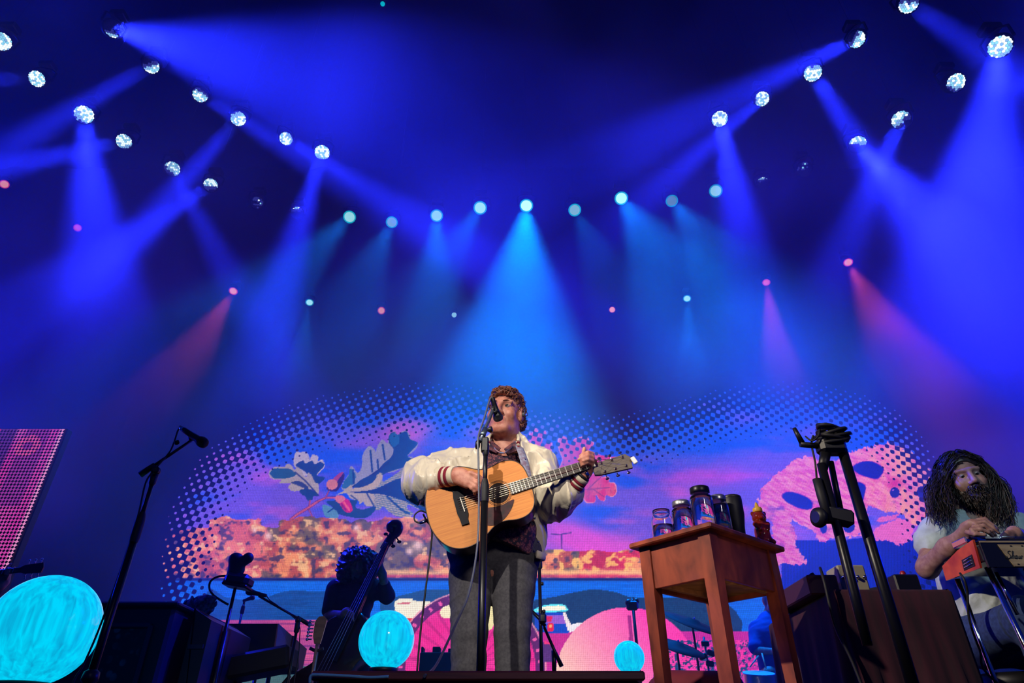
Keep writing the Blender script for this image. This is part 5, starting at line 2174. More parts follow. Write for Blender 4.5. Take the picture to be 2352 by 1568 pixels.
def left_mic_stand():
    Y = 2.95
    base = P(205, 1568, Y)
    x = base.x
    top = P(358, 1082, Y)
    x = top.x
    root = thing('boom_microphone_stand', 'black boom microphone stand beside the large cyan globe', 'mic stand', (x, Y, 0))
    zc = P(312, 1215, Y).z
    b = MB()
    b.lathe((x, Y, 0), (0, 0, 1), [(.14, 0), (.14, .02), (.11, .035), (.03, .05), (.024, P(207, 1562, Y).z - .01), (.034, P(207, 1562, Y).z), (.03, P(207, 1562, Y).z + .03), (.016, P(207, 1562, Y).z + .04)], 28)
    b.build('base', mat('base_metal', (.03, .035, .04), .35, metal=.6), root)
    T('lower_tube', [(x, Y, .05), (x, Y, zc)], [.0175, .0165], BLACKM, root, 14)
    b = MB()
    b.lathe((x, Y, zc - .06), (0, 0, 1), [(.018, 0), (.021, .02), (.021, .10), (.016, .13), (.012, .14)], 16)
    b.build('clutch', RUBBER, root)
    T('upper_tube', [(x, Y, zc), (x, Y, top.z - .02)], .010, BLACKM, root, 12)
    b = MB()
    b.lathe((x, Y, top.z - .07), (0, 0, 1), [(.011, 0), (.016, .01), (.018, .05), (.012, .06)], 14)
    b.sphere(top, (.022, .02, .022), 14, 10)
    b.build('boom_joint', BLACK, root)
    b = MB()
    b.lathe(top + Vector((.01, -.02, -.005)), (.3, -1, 0), [(.008, 0), (.018, .004), (.018, .014), (.008, .016)], 12)
    b.build('knob', BLACK, root)
    e0, e1 = P(322, 1090, Y + .0), P(440, 1011, Y + .0)
    T('boom', [e0, e1], .0075, BLACKM, root, 10)
    b = MB()
    b.tube([e0, e0.lerp(e1, .28)], [.016, .013], 12)
    b.build('counterweight', RUBBER, root)
    b = MB()
    p = P(409, 1023, Y)
    b.lathe(p + Vector((0, -.004, .004)), (-.4, -.6, .7), [(.006, 0), (.012, .004), (.012, .02), (.006, .022)], 10)
    b.build('boom_clip', BLACK, root)
    b = MB()
    b.tube([e1, P(438, 1004, Y)], [.009, .013], 10)
    b.build('mic_clip', BLACK, root)
    m = thing('microphone', 'black vocal microphone on the boom beside the large cyan globe', 'microphone', P(420, 985, Y))
    mic(m, P(421, 986, Y - .02), P(472, 1020, Y - .04), .026, 'handle')
    b = MB()
    b.tube([P(414, 980, Y - .018), P(424, 988, Y - .02)], [.010, .013], 10)
    b.build('connector', CHROME, m)
    pts = [P(414, 980, Y - .018), P(408, 990, Y), P(400, 1015, Y), P(388, 1040, Y), P(352, 1082, Y - .03), P(334, 1110, Y - .03), P(318, 1180, Y - .02), P(290, 1270, Y), P(262, 1350, Y), P(225, 1450, Y - .02), P(190, 1530, Y - .05), P(165, 1575, Y - .08), Vector((P(160, 1590, Y - .1).x, Y - .1, .01))]
    c = T('microphone_cable', curve(pts, 6), .0042, RUBBER, None, 8)
    tag(c, 'thin black cable hanging along the boom stand by the large globe', 'cable')


def globe(px, py, rpx, Y, label, seed):
    c = P(px, py, Y)
    r = S(rpx, c) * .97
    root = thing('glass_globe', label, 'globe lamp', (c.x, c.y, 0), 'glowing cyan glass globes')
    m = bpy.data.materials.new('globe_glass_%d' % seed)
    m.use_nodes = True
    nt = m.node_tree
    b_ = nt.nodes['Principled BSDF']
    b_.inputs['Base Color'].default_value = (.02, .2, .25, 1)
    b_.inputs['Roughness'].default_value = .08
    tc = nt.nodes.new('ShaderNodeTexCoord')
    mp = nt.nodes.new('ShaderNodeMapping')
    mp.inputs['Scale'].default_value = (20, 20, 1.2)
    mp.inputs['Rotation'].default_value = (0, .25, seed)
    n = nt.nodes.new('ShaderNodeTexNoise')
    n.inputs['Scale'].default_value = .4 / r
    n.inputs['Detail'].default_value = 5
    n.inputs['Distortion'].default_value = .5
    rp = nt.nodes.new('ShaderNodeValToRGB')
    e = rp.color_ramp.elements
    e[0].position, e[0].color = .30, (*srgb(8, 160, 205), 1)
    e[1].position, e[1].color = .62, (*srgb(0, 214, 250), 1)
    nt.links.new(tc.outputs['Object'], mp.inputs[0])
    nt.links.new(mp.outputs[0], n.inputs['Vector'])
    nt.links.new(n.outputs['Fac'], rp.inputs['Fac'])
    nt.links.new(rp.outputs[0], b_.inputs['Emission Color'])
    b_.inputs['Emission Strength'].default_value = 1.0
    b = MB()
    b.sphere(c, r, 48, 32)
    o = b.build('glass_ball', m, root)
    # noise space centred on the ball
    b = MB()
    zb = c.z - r
    b.lathe((c.x, c.y, 0), (0, 0, 1), [(r * .72, 0), (r * .7, .02), (r * .16, .05), (r * .14, max(.06, zb - .08)), (r * .5, zb - .01), (r * .52, zb + r * .06), (r * .46, zb + r * .08)], 32)
    b.build('pedestal', BLACK, root)


def right_folded_stand():
    Y = 2.05
    top = P(1930, 1018, Y)
    x = top.x
    root = thing('folded_boom_stand', 'black boom stand folded upright with coiled cable on top, by the velvet', 'mic stand', (x, Y, 0))
    T('main_tube', [(x, Y, .03), (x, Y, top.z)], [.019, .0165], BLACKM, root, 14)
    b = MB()
    b.lathe((x, Y, 0), (0, 0, 1), [(.14, 0), (.14, .02), (.1, .035), (.03, .05), (.021, .07)], 28)
    b.build('base', BLACKM, root)
    a0, a1 = P(1886, 1065, Y - .03), P(1962, 1362, Y - .02)
    T('boom', [a0, a1, a1 + (a1 - a0) * .35], [.014, .016, .014], BLACKM, root, 12)
    T('boom', [P(1908, 1060, Y), P(1934, 1190, Y)], .010, BLACKM, root, 10)
    b = MB()
    c = P(1926, 1186, Y - .02)
    b.box(c, (.085, .045, .05), Matrix.Rotation(.25, 3, 'Y'), .008)
    b.build('clamp', BLACK, root)
    b = MB()
    k = P(1896, 1190, Y - .03)
    b.lathe(k, (-1, -.35, 0), [(.010, -.02), (.010, .012), (.028, .016), (.032, .024), (.030, .034), (.018, .04)], 20)
    b.build('knob', BLACK, root)
    b = MB()
    b.box(P(1908, 1026, Y), (.09, .06, .055), None, .012)
    b.build('joint_block', BLACK, root)
    T('neck', [P(1896, 1040, Y), P(1890, 1075, Y - .02)], [.018, .016], BLACK, root, 12)
    # cable bundle: loops lying over the joint
    b = MB()
    c = P(1908, 1000, Y - .01)
    rr = random.Random(3)
    for i in range(9):
        ax = Vector((rr.uniform(-.25, .25), rr.uniform(-.3, .3) - .4, 1)).normalized()
        cc = c + Vector((rr.uniform(-.008, .012), rr.uniform(-.01, .01), -.02 + .006 * i))
        xx, yy = frame(ax)
        R_ = .042 + rr.uniform(-.006, .008)
        pts = [cc + xx * math.cos(t) * R_ * 1.12 + yy * math.sin(t) * R_ * .8 for t in [2 * math.pi * j / 22 for j in range(23)]]
        b.tube(pts, .0065, 8, False)
    t = thing('cable_coil', 'bundle of coiled black cable draped over the folded boom stand', 'cable', c)
    b.build('coil_loops', RUBBER, t)['kind'] = 'stuff'
    T('loose_end', curve([P(1868, 1000, Y), P(1864, 1020, Y), P(1872, 1060, Y), P(1876, 1100, Y)], 6), .0035, RUBBER, t, 8)
    T('loose_end', curve([P(1850, 1002, Y), P(1866, 1012, Y - .02), P(1880, 1000, Y - .03), P(1884, 984, Y - .02), P(1900, 974, Y)], 6), .003, RUBBER, t, 8)
    b = MB()
    b.tube([P(1824, 983, Y), P(1842, 1016, Y)], [.007, .010], 10)
    b.tube([P(1838, 1020, Y), P(1880, 1024, Y)], .010, 10)
    b.build('mic_clip', BLACK, root)
    T('grip_tube', [P(1876, 1100, Y - .03), P(1888, 1140, Y - .03), P(1906, 1200, Y - .03)], [.014, .0155, .014], RUBBER, root, 12)


def velvet_case():
    Y0, Y1 = 2.75, 3.55
    a, b_ = P(1915, 1352, Y0), P(2184, 1354, Y0)
    zt = a.z
    x0, x1 = a.x, b_.x
    root = thing('velvet_covered_case', 'equipment case draped in dark maroon velvet beside the pedal steel', 'case', ((x0 + x1) / 2, (Y0 + Y1) / 2, 0))
    m = mat('maroon_velvet', srgb(62, 6, 30), .9, noise=.4, nscale=8, color2=srgb(38, 4, 22), sheen=.08, stretch=(4, 4, .4))
    # cloth hangs in soft pleats that widen towards the floor
    per = []
    n = 44
    for i in range(n):
        per.append((x0 + (x1 - x0) * i / n, Y0, 0, -1))
    for i in range(n):
        per.append((x1, Y0 + (Y1 - Y0) * i / n, 1, 0))
    for i in range(n):
        per.append((x1 - (x1 - x0) * i / n, Y1, 0, 1))
    for i in range(n):
        per.append((x0, Y1 - (Y1 - Y0) * i / n, -1, 0))
    N = len(per)
    vs, fs = [], []
    lv = [(zt, -.012), (zt - .012, .0), (zt - .1, .006), (zt * .6, .012), (zt * .3, .02), (.004, .028)]
    for z, o in lv:
        g = (zt - z) / zt
        for i, (x, y, nx, ny) in enumerate(per):
            wv = (math.sin(i * .55) * .6 + math.sin(i * .23 + 1) * .8 + math.sin(i * 1.1) * .3) * .018 * g
            vs.append((x + nx * (o + wv), y + ny * (o + wv), z))
    for r in range(len(lv) - 1):
        for i in range(N):
            j = (i + 1) % N
            fs.append((r * N + i, (r + 1) * N + i, (r + 1) * N + j, r * N + j))
    b = MB()
    b.add(vs, fs, True)
    b.add([vs[i] for i in range(N)], [tuple(range(N))])
    b.build('velvet_cover', m, root)
    b = MB()
    b.box(((x0 + x1) / 2, (Y0 + Y1) / 2, zt / 2 - .004), (x1 - x0 - .05, Y1 - Y0 - .05, zt - .012))
    b.build('case_body', BLACK, root)
    z = zt
    # things on the velvet
    def boxthing(name, label, cat, px0, px1, ytop, Y, dy, m_, extra=None):
        p0, p1 = P(px0, ytop, Y), P(px1, ytop, Y)
        h = p0.z - z
        t = thing(name, label, cat, ((p0.x + p1.x) / 2, Y + dy / 2, z))
        bb = MB()
        bb.box(((p0.x + p1.x) / 2, Y + dy / 2, z + h / 2 + .001), (p1.x - p0.x, dy, h), None, .006)
        bb.build('body', m_, t)
        if extra:
            extra(t, p0, p1, h, Y, dy)
        return t

    def knobs(t, p0, p1, h, Y, dy):
        for i in range(4):
            bb = MB()
            x = p0.x + (p1.x - p0.x) * (i + .5) / 4
            bb.lathe((x, Y - .0005, z + h * .62), (0, -1, 0), [(.008, 0), (.007, .012), (.0001, .013)], 10)
            bb.build('knob', CHROME, t)
    boxthing('cream_box', 'small cream-coloured metal box on the velvet-covered case', 'box', 1921, 1984, 1297, 2.93, .12, mat('cream_paint', srgb(168, 160, 128), .5), knobs)
    boxthing('footswitch', 'low black box with a red knob on the velvet-covered case', 'pedal', 2052, 2108, 1318, 2.9, .14, BLACK,
             lambda t, p0, p1, h, Y, dy: (lambda bb: (bb.lathe(((p0.x + p1.x) / 2, Y + .02, z + h), (0, 0, 1), [(.012, 0), (.012, .012), (.006, .018), (.0001, .019)], 12), bb.build('knob', mat('knob_red', srgb(150, 20, 30), .4), t)))(MB()))
    # black felt hat lying on the cloth
    c = P(2016, 1345, 3.2)
    c.z = z
    t = thing('felt_hat', 'black felt hat lying among the gear on the velvet', 'hat', c)
    bb = MB()
    bb.lathe(c, (0, 0, 1), [(.001, .004), (.105, .002), (.11, .008), (.075, .016), (.070, .03), (.066, .075), (.055, .095), (.03, .100), (.0005, .090)], 28)
    bb.build('hat_body', mat('felt_black', (.008, .008, .010), .95), t)
    bb = MB()
    bb.lathe(c + Vector((0, 0, .022)), (0, 0, 1), [(.0735, 0), (.0715, .02)], 28)
    bb.build('hat_band', mat('band_black', (.02, .02, .024), .5), t)
    # rack unit lying along the left edge, knobs showing over the rim
    t = thing('effects_unit', 'dark effects rack lying along the edge of the velvet-covered case', 'effects unit', (x0 + .03, 3.15, z))
    bb = MB()
    bb.box((x0 + .015, 3.08, z + .042), (.13, .44, .08), None, .006)
    bb.build('body', mat('rack_red', (.05, .012, .018), .5), t)
    for i in range(5):
        bb = MB()
        bb.lathe((x0 + .0, 2.91 + i * .085, z + .083), (-.5, 0, 1), [(.014, 0), (.012, .016), (.0001, .018)], 10)
        bb.build('knob', BLACK, t)
    pts = [Vector((x0 + .02, 2.86, z + .07)), Vector((x0 - .02, 2.78, z + .09)), Vector((x0 - .045, 2.72, z + .02)), Vector((x0 - .05, 2.71, z - .15)), Vector((x0 - .02, 2.70, z - .3)), Vector((x0 + .01, 2.69, .02))]
    cbl = T('instrument_cable', curve(pts, 8), .006, RUBBER, None, 8)
    tag(cbl, 'thick black cable dropping down the corner of the velvet cover', 'cable')


build_board()
left_mic_stand()
globe(100, 1445, 121, 3.25, 'largest glowing cyan glass globe, beside the black boom microphone stand', 1)
globe(888, 1469, 65, 5.6, 'glowing cyan glass globe in front of the upright bass', 2)
globe(1445, 1509, 36, 7.0, 'smallest glowing cyan glass globe, beyond the wooden table leg', 3)
right_folded_stand()
velvet_case()
# ------------------------------------------------------------------ pedal steel guitar and its player
def build_steel():
    Y0, Y1 = 2.92, 3.20
    a = P(2241, 1239, Y0)
    zt = a.z
    zb = P(2256, 1304, Y0).z
    x0, x1 = a.x, a.x + .78
    root = thing('pedal_steel_guitar', 'pedal steel guitar with maple front and flame-orange end plate on chrome legs', 'steel guitar', ((x0 + x1) / 2, (Y0 + Y1) / 2, 0))
    maple = wood('maple', srgb(176, 156, 120), srgb(140, 118, 88), .35, 5, (1.2, 8, 12), .3)
    lacq = mat('black_lacquer', (.008, .009, .012), .2, coat=.5)
    flame = mat('flame_orange', srgb(230, 92, 40), .35, color2=srgb(176, 48, 30), noise=.5, nscale=9, coat=.4)
    h = zt - zb
    b = MB()
    b.box(((x0 + x1) / 2, (Y0 + Y1) / 2, (zt + zb) / 2), (x1 - x0, Y1 - Y0, h * .55), None, .004)
    b.build('body', lacq, root)
    b = MB()
    b.box(((x0 + x1) / 2, Y0 - .004, (zt + zb) / 2 - h * .02), (x1 - x0 - .01, .012, h * .96), None, .002)
    b.build('front_apron', lacq, root)
    ml = x0 + .085
    pts = [(ml - .005, zb + h * .80), (x1, zb + h * .80), (x1, zb + .004), (ml + .03, zb + .004)]
    b = MB()
    b.prism([(x, z) for x, z in pts], (0, Y0 - .0105, 0), (1, 0, 0), (0, 0, 1), (0, -1, 0), 0, .004)
    ap = b.build('maple_panel', maple, root)
    b = MB()
    b.box(((x0 + x1) / 2, Y0 - .009, zt - h * .10), (x1 - x0 - .01, .008, h * .06))
    b.build('maple_strip', maple, root)
    dm = mat('inlay_dark', (.015, .012, .012), .5)
    for z in (zb + h * .74, zb + h * .10):
        for i in range(12):
            bb = MB()
            bb.box((ml + .05 + i * .05, Y0 - .015, z), (.008, .002, .005))
            bb.build('inlay', dm, ap)
    # script lettering on the panel
    q = P(2313, 1284, Y0 - .016)
    word = [[(.62, .92), (.50, 1.0), (.30, .95), (.25, .78), (.42, .60), (.52, .42), (.42, .18), (.18, .10), (.02, .22), (.08, .36)],
            [(.52, .12), (.70, .35), (.88, .85), (.86, 1.0), (.78, .85), (.72, .10), (.80, .40), (.94, .45), (.96, .14), (1.06, .12)],
            [(1.06, .12), (1.16, .44), (1.30, .42), (1.28, .14), (1.14, .10), (1.12, .32), (1.28, .42), (1.42, .36)],
            [(1.42, .36), (1.46, .12), (1.58, .12), (1.64, .40), (1.66, .12), (1.78, .12), (1.86, .42), (1.96, .38)]]
    b = MB()
    for st in word:
        b.tube(curve([(q.x + (x + y * .25) * .036, Y0 - .0150, q.z + y * .036) for x, y in st], 5), .0017, 6)
    b.build('lettering', dm, ap)['kind'] = 'stuff'
    # end plate with a window
    def yz(px, py):
        # point on the plane x = x0
        r = ray(px, py)
        k = x0 / r.x
        return (r.y * k, ZC + r.z * k)
    po = [yz(2239, 1239), yz(2257, 1304), yz(2178, 1333), yz(2169, 1300), yz(2205, 1263)]
    b = MB()
    b.prism(po, (x0 - .001, 0, 0), (0, 1, 0), (0, 0, 1), (-1, 0, 0), 0, .010)
    ep = b.build('end_plate', flame, root)
    wq = [yz(2215, 1286), yz(2238, 1273), yz(2246, 1299), yz(2221, 1310)]
    b = MB()
    b.prism(wq, (x0 - .0105, 0, 0), (0, 1, 0), (0, 0, 1), (-1, 0, 0), 0, .003)
    b.build('window', mat('window_dark', (.01, .012, .014), .3), ep)
    for i in range(3):
        b = MB()
        p0 = Vector((x0 - .015, wq[0][0] * .85 + wq[1][0] * .15, wq[0][1])).lerp(Vector((x0 - .015, wq[3][0], wq[3][1])), .2 + .28 * i)
        p1 = Vector((x0 - .015, wq[1][0], wq[1][1])).lerp(Vector((x0 - .015, wq[2][0], wq[2][1])), .2 + .28 * i)
        b.tube([p0.lerp(p1, .1), p0.lerp(p1, .9)], .003, 8)
        b.build('changer_finger', CHROME, ep)
    # neck deck with pickup and strings on top
    b = MB()
    b.box((x0 + .40, (Y0 + Y1) / 2 - .02, zt + .012), (.72, .10, .03), None, .004)
    b.build('neck', mat('neck_black', (.012, .012, .015), .3), root)
    b = MB()
    b.box((x0 + .05, (Y0 + Y1) / 2 - .02, zt + .02), (.10, .11, .03), None, .005)
    b.build('changer', CHROME, root)
    for i in range(10):
        T('string', [(x0 + .04, (Y0 + Y1) / 2 - .06 + i * .0085, zt + .038), (x0 + .76, (Y0 + Y1) / 2 - .06 + i * .0085, zt + .036)], .0008, CHROME, root, 5)
    # legs splay a little
    for (lx, ly, dx, dy) in [(x0 + .025, Y0 + .03, .03, -.06), (x0 + .02, Y1 - .03, .04, .05), (x1 - .03, Y0 + .03, .05, -.06), (x1 - .03, Y1 - .03, .05, .05)]:
        T('leg', [(lx, ly, zb + .01), (lx + dx * .5, ly + dy * .5, zb * .5), (lx + dx, ly + dy, .0)], [.0125, .011, .009], CHROME, root, 12)
    b = MB()
    b.box(((x0 + x1) / 2 + .03, Y0 + .02, .13), (x1 - x0 - .02, .05, .03), None, .004)
    b.build('pedal_bar', lacq, root)
    for i in range(3):
        b = MB()
        b.box((x0 + .22 + i * .09, Y0 - .06, .09), (.04, .14, .012), Matrix.Rotation(.2, 3, 'X'), .003)
        b.build('pedal', CHROME, root)
        T('pedal_rod', [(x0 + .22 + i * .09, Y0 + .0, .1), (x0 + .20 + i * .085, Y0 + .05, zb + .01)], .0035, CHROME, root, 6)
    T('knee_lever', [(x0 + .12, Y0 + .12, zb + .01), (x0 + .135, Y0 + .11, zb - .17)], [.008, .010], CHROME, root, 8)
    c = T('pedal_steel_cable', curve([P(2205, 1316, 2.9), P(2215, 1332, 2.88), P(2222, 1360, 2.9), P(2226, 1420, 2.95), P(2250, 1490, 3.0), P(2290, 1568, 3.0), Vector((2.4, 3.0, .01))], 6), .005, RUBBER, None, 8)
    tag(c, 'black cable hanging from the end of the pedal steel guitar', 'cable')


def build_steel_player():
    tee = mat('pale_tee', srgb(196, 206, 204), .85, noise=.15, nscale=20, bump=.15, bscale=60)
    jean = mat('denim', srgb(46, 66, 110), .9, noise=.35, nscale=60, color2=srgb(34, 50, 88))
    q = P
    Yb = 3.45
    g = q(2235, 1300, Yb)
    root = thing('person', 'long-haired bearded player in pale t-shirt seated at the pedal steel', 'person', (g.x, Yb, 0))
    O = q(2216, 1100, 3.40)
    R = head_rot(-20, 12, -5)
    hs = 1.10
    xs = [q(2105, 1200, 3.4).x - .1, q(2352, 1200, 3.4).x + .55]
    f = Field((xs[0], 2.75, .0), (xs[1], 3.85, 1.62), .006)
    neck = q(2228, 1195, 3.47)
    W = head_field(f, O, R, hs, 0, neck, .062)
    f.chain([neck, q(2240, 1240, 3.5), q(2255, 1330, 3.5)], [.07, .13, .13], .05)
    sh = [q(2150, 1212, 3.46), q(2335, 1205, 3.46)]
    el = [q(2130, 1305, 3.38), q(2380, 1290, 3.36)]
    wr = [q(2212, 1228, 3.08), q(2340, 1228, 3.08)]
    f.chain([sh[0], el[0], q(2178, 1258, 3.2), wr[0]], [.058, .047, .044, .030], .03)
    f.chain([sh[1], el[1], wr[1]], [.058, .046, .030], .03)
    f.chain([wr[0], q(2224, 1214, 3.04), q(2234, 1206, 3.01)], [.029, .032, .032], .015, flat=((.4, .6, .7), .7))
    for i, (m0, m1, m2, m3) in enumerate([
            ((2242, 1196, 3.0), (2262, 1192, 2.99), (2280, 1206, 2.985), (2291, 1216, 2.99)),
            ((2240, 1203, 2.985), (2262, 1199, 2.975), (2282, 1212, 2.97), (2294, 1224, 2.975)),
            ((2237, 1210, 2.975), (2260, 1207, 2.96), (2278, 1218, 2.96), (2286, 1229, 2.97)),
            ((2232, 1216, 2.97), (2252, 1215, 2.955), (2270, 1222, 2.955), (2280, 1231, 2.965))]):
        finger(f, [q(*m0), q(*m1), q(*m2), q(*m3)], .0112, .0078)
    finger(f, [q(2222, 1222, 3.0), q(2240, 1226, 2.96), q(2262, 1228, 2.95)], .012, .009)
    f.chain([wr[1], q(2330, 1224, 3.05)], [.03, .034], .015)
    for j in range(4):
        finger(f, [q(2330 - j * 2, 1220 + j * 5, 3.03), q(2312 - j * 2, 1222 + j * 4, 3.02), q(2300, 1230 + j * 3, 3.03)], .011, .008)
    hip = [q(2215, 1385, 3.5), q(2310, 1385, 3.5)]
    hip = [Vector((v.x, 3.5, .52)) for v in hip]
    kn = [Vector((hip[0].x - .02, 3.08, .56)), Vector((hip[1].x + .16, 3.10, .56))]
    an = [Vector((kn[0].x + .06, 3.1, .1)), Vector((kn[1].x + .02, 3.08, .1))]
    f.cone(q(2255, 1330, 3.5), Vector(((hip[0].x + hip[1].x) / 2, 3.5, .55)), .13, .12, .05)
    for i in (0, 1):
        f.chain([hip[i], kn[i], an[i]], [.085, .055, .045], .04)
        f.cone(an[i] + Vector((0, .04, -.06)), an[i] + Vector((0, -.16, -.07)), .04, .03, .03)
    f.mesh('body', [SKIN_D, LIP, MOUTH, EYEW, EYED], root, head_region(O, R, hs))
    eyeballs(root, W, R, hs, (.1, -1, -.6))
    # t-shirt
    f = Field((xs[0], 3.15, .48), (xs[1], 3.85, 1.35), .007)
    f.chain([q(2230, 1212, 3.48), q(2242, 1262, 3.5), q(2252, 1340, 3.5), Vector((q(2252, 1340, 3.5).x, 3.5, .56))], [.11, .175, .185, .18], .05, flat=((0, 1, 0), .85))
    f.cone(q(2160, 1218, 3.46), q(2320, 1214, 3.46), .078, .078, .05)
    f.chain([q(2150, 1218, 3.45), q(2140, 1252, 3.42)], [.078, .076], .03)
    f.chain([q(2336, 1212, 3.45), q(2356, 1250, 3.42)], [.078, .076], .03)
    f.ell(O + Vector((0, .0, -.20)), (.07, .09, .09), .01, cut=True)
    f.displace(folds(43, .020, 9, 8, 14))
    f.displace(creases(47, .008, 12, 8, 12))
    f.mesh('t_shirt', tee, root)
    # jeans
    f = Field((xs[0], 2.85, .05), (xs[1] + .1, 3.8, .75), .008)
    f.cone(hip[0] + Vector((.03, 0, .02)), hip[1] + Vector((-.03, 0, .02)), .135, .135, .05)
    for i in (0, 1):
        f.chain([hip[i], kn[i], an[i]], [.11, .085, .075], .04)
    f.displace(folds(53, .014, 9, 8, 14))
    f.mesh('jeans', jean, root)
    for i in (0, 1):
        b = MB()
        b.tube([an[i] + Vector((0, .06, -.055)), an[i] + Vector((0, -.02, -.05)), an[i] + Vector((0, -.12, -.062)), an[i] + Vector((0, -.2, -.075))], [.04, .047, .044, .026], 12)
        b.build('boot', BLACK, root)
    # beard and hair
    h = Field(tuple(O + Vector((-.16, -.2, -.22))), tuple(O + Vector((.16, .16, .02))), .005)
    h.ell(W(0, -.068, -.092), [.058 * hs, .05 * hs, .042 * hs], .02, R)
    h.ell(W(0, -.05, -.125), [.04 * hs, .04 * hs, .035 * hs], .03, R)
    for s in (-1, 1):
        h.cone(W(s * .062, -.03, -.03), W(s * .048, -.065, -.085), .016, .02, .02)
    h.cone(W(-.030, -.103, -.053), W(0, -.113, -.049), .009, .011, .008)
    h.cone(W(.030, -.103, -.053), W(0, -.113, -.049), .009, .011, .008)
    h.ell(W(0, -.112, -.067), [.020 * hs, .016 * hs, .006 * hs], .004, R, cut=True)
    h.displace(lambda X, Y, Z: (fbm(X * 90, Z * 60 + Y * 50, 2, 8) - .5) * .016)
    bo = h.mesh('beard', HAIR_B, root)
    h = Field(tuple(O + Vector((-.34, -.22, -.48))), tuple(O + Vector((.36, .26, .22))), .007)
    h.ell(W(0, .022, .058), [.088 * hs, .106 * hs, .084 * hs], .02, R)
    for s in (-1, 1):
        h.chain([W(s * .066, .0, .075), W(s * .082, .012, -.01), q(2166 if s < 0 else 2280, 1140, 3.44), q(2170 if s < 0 else 2296, 1185, 3.44)], [.034, .034, .036, .024], .03)
    h.ell(W(0, .05, -.06), [.10 * hs, .06 * hs, .12 * hs], .04, R)
    h.ell(W(0, -.09, -.02), [.060 * hs, .085 * hs, .095 * hs], .012, R, cut=True)
    h.displace(lambda X, Y, Z: (fbm(X * 46 + Y * 40, Z * 12, 2, 18) - .5) * .012)
    ho = h.mesh('hair', HAIR_B, root)
    rr = random.Random(14)
    locks = []
    for i in range(1250):
        s = -1 if rr.random() < .5 else 1
        t = rr.random()
        st = W(s * (.006 + .072 * t), -.062 + .15 * rr.random(), .138 - .055 * t * t)
        u = rr.random()
        ex, ey = (2134 + 64 * u, rr.uniform(1150, 1208)) if s < 0 else (2334 - 66 * u, rr.uniform(1150, 1220))
        en = q(ex, ey, 3.27 + rr.random() * .22)
        yy = -.055 + .15 * rr.random()
        mid = W(s * (.096 + .030 * rr.random() - .02 * max(0, -yy / .055)), yy, .045 - .05 * rr.random())
        m2 = mid.lerp(en, .5) + Vector((s * .03 * (1 - u), -.01, .015))
        pts = curve([st, mid, m2, en], 5)
        wv, wa = rr.uniform(0, 6), rr.uniform(.006, .020)
        pts = [p + Vector((math.sin(wv + k * .75) * wa * k / 15, math.cos(wv + k * .75) * wa * k / 15, 0)) for k, p in enumerate(pts)]
        locks.append((pts, rr.uniform(.0018, .0042)))
    hv = ho.data.vertices
    RT = R.transposed()
    for i in range(900):
        v = hv[rr.randrange(len(hv))]
        l = RT @ (v.co - O)
        if l.z < .02:
            continue
        d = v.normal.copy()
        t = R @ Vector((1 if l.x > 0 else -1, rr.uniform(-.25, .5), -.35))
        pts, p = [], v.co + d * .002
        for k in range(6):
            t2 = (t - d * t.dot(d)).normalized()
            pts.append(p + d * (.003 + .003 * math.sin(k * 1.3 + i)))
            p = p + t2 * .012 - R @ Vector((0, 0, .0022 * k))
        locks.append((pts, rr.uniform(.002, .004)))
    strands('hair_locks', locks, HAIR_B, ho)
    bl = []
    bv = bo.data.vertices
    for i in range(1100):
        v = bv[rr.randrange(len(bv))]
        d = v.normal.copy()
        t = (d * .5 + R @ Vector((rr.uniform(-.5, .5), -.35, -1))).normalized()
        bl.append(([v.co - d * .002, v.co + t * .008 + d * .003, v.co + t * .018 + d * .002, v.co + t * rr.uniform(.024, .034)], rr.uniform(.0014, .0024)))
    strands('beard_hairs', bl, HAIR_B, bo)
    # the stool he sits on
    t = thing('stool', 'black padded stool under the seated steel player', 'stool', (hip[0].x + .1, 3.52, 0))
    cx = (hip[0].x + hip[1].x) / 2
    b = MB()
    b.lathe((cx, 3.53, .30), (0, 0, 1), [(.17, 0), (.19, .02), (.19, .06), (.16, .08), (.001, .085)], 24)
    b.build('seat', BLACK, t)
    for k in range(4):
        a = math.pi / 4 + k * math.pi / 2
        T('leg', [(cx + .12 * math.cos(a), 3.53 + .12 * math.sin(a), .305), (cx + .19 * math.cos(a), 3.53 + .19 * math.sin(a), 0)], .014, BLACKM, t, 8)


build_steel()
build_steel_player()
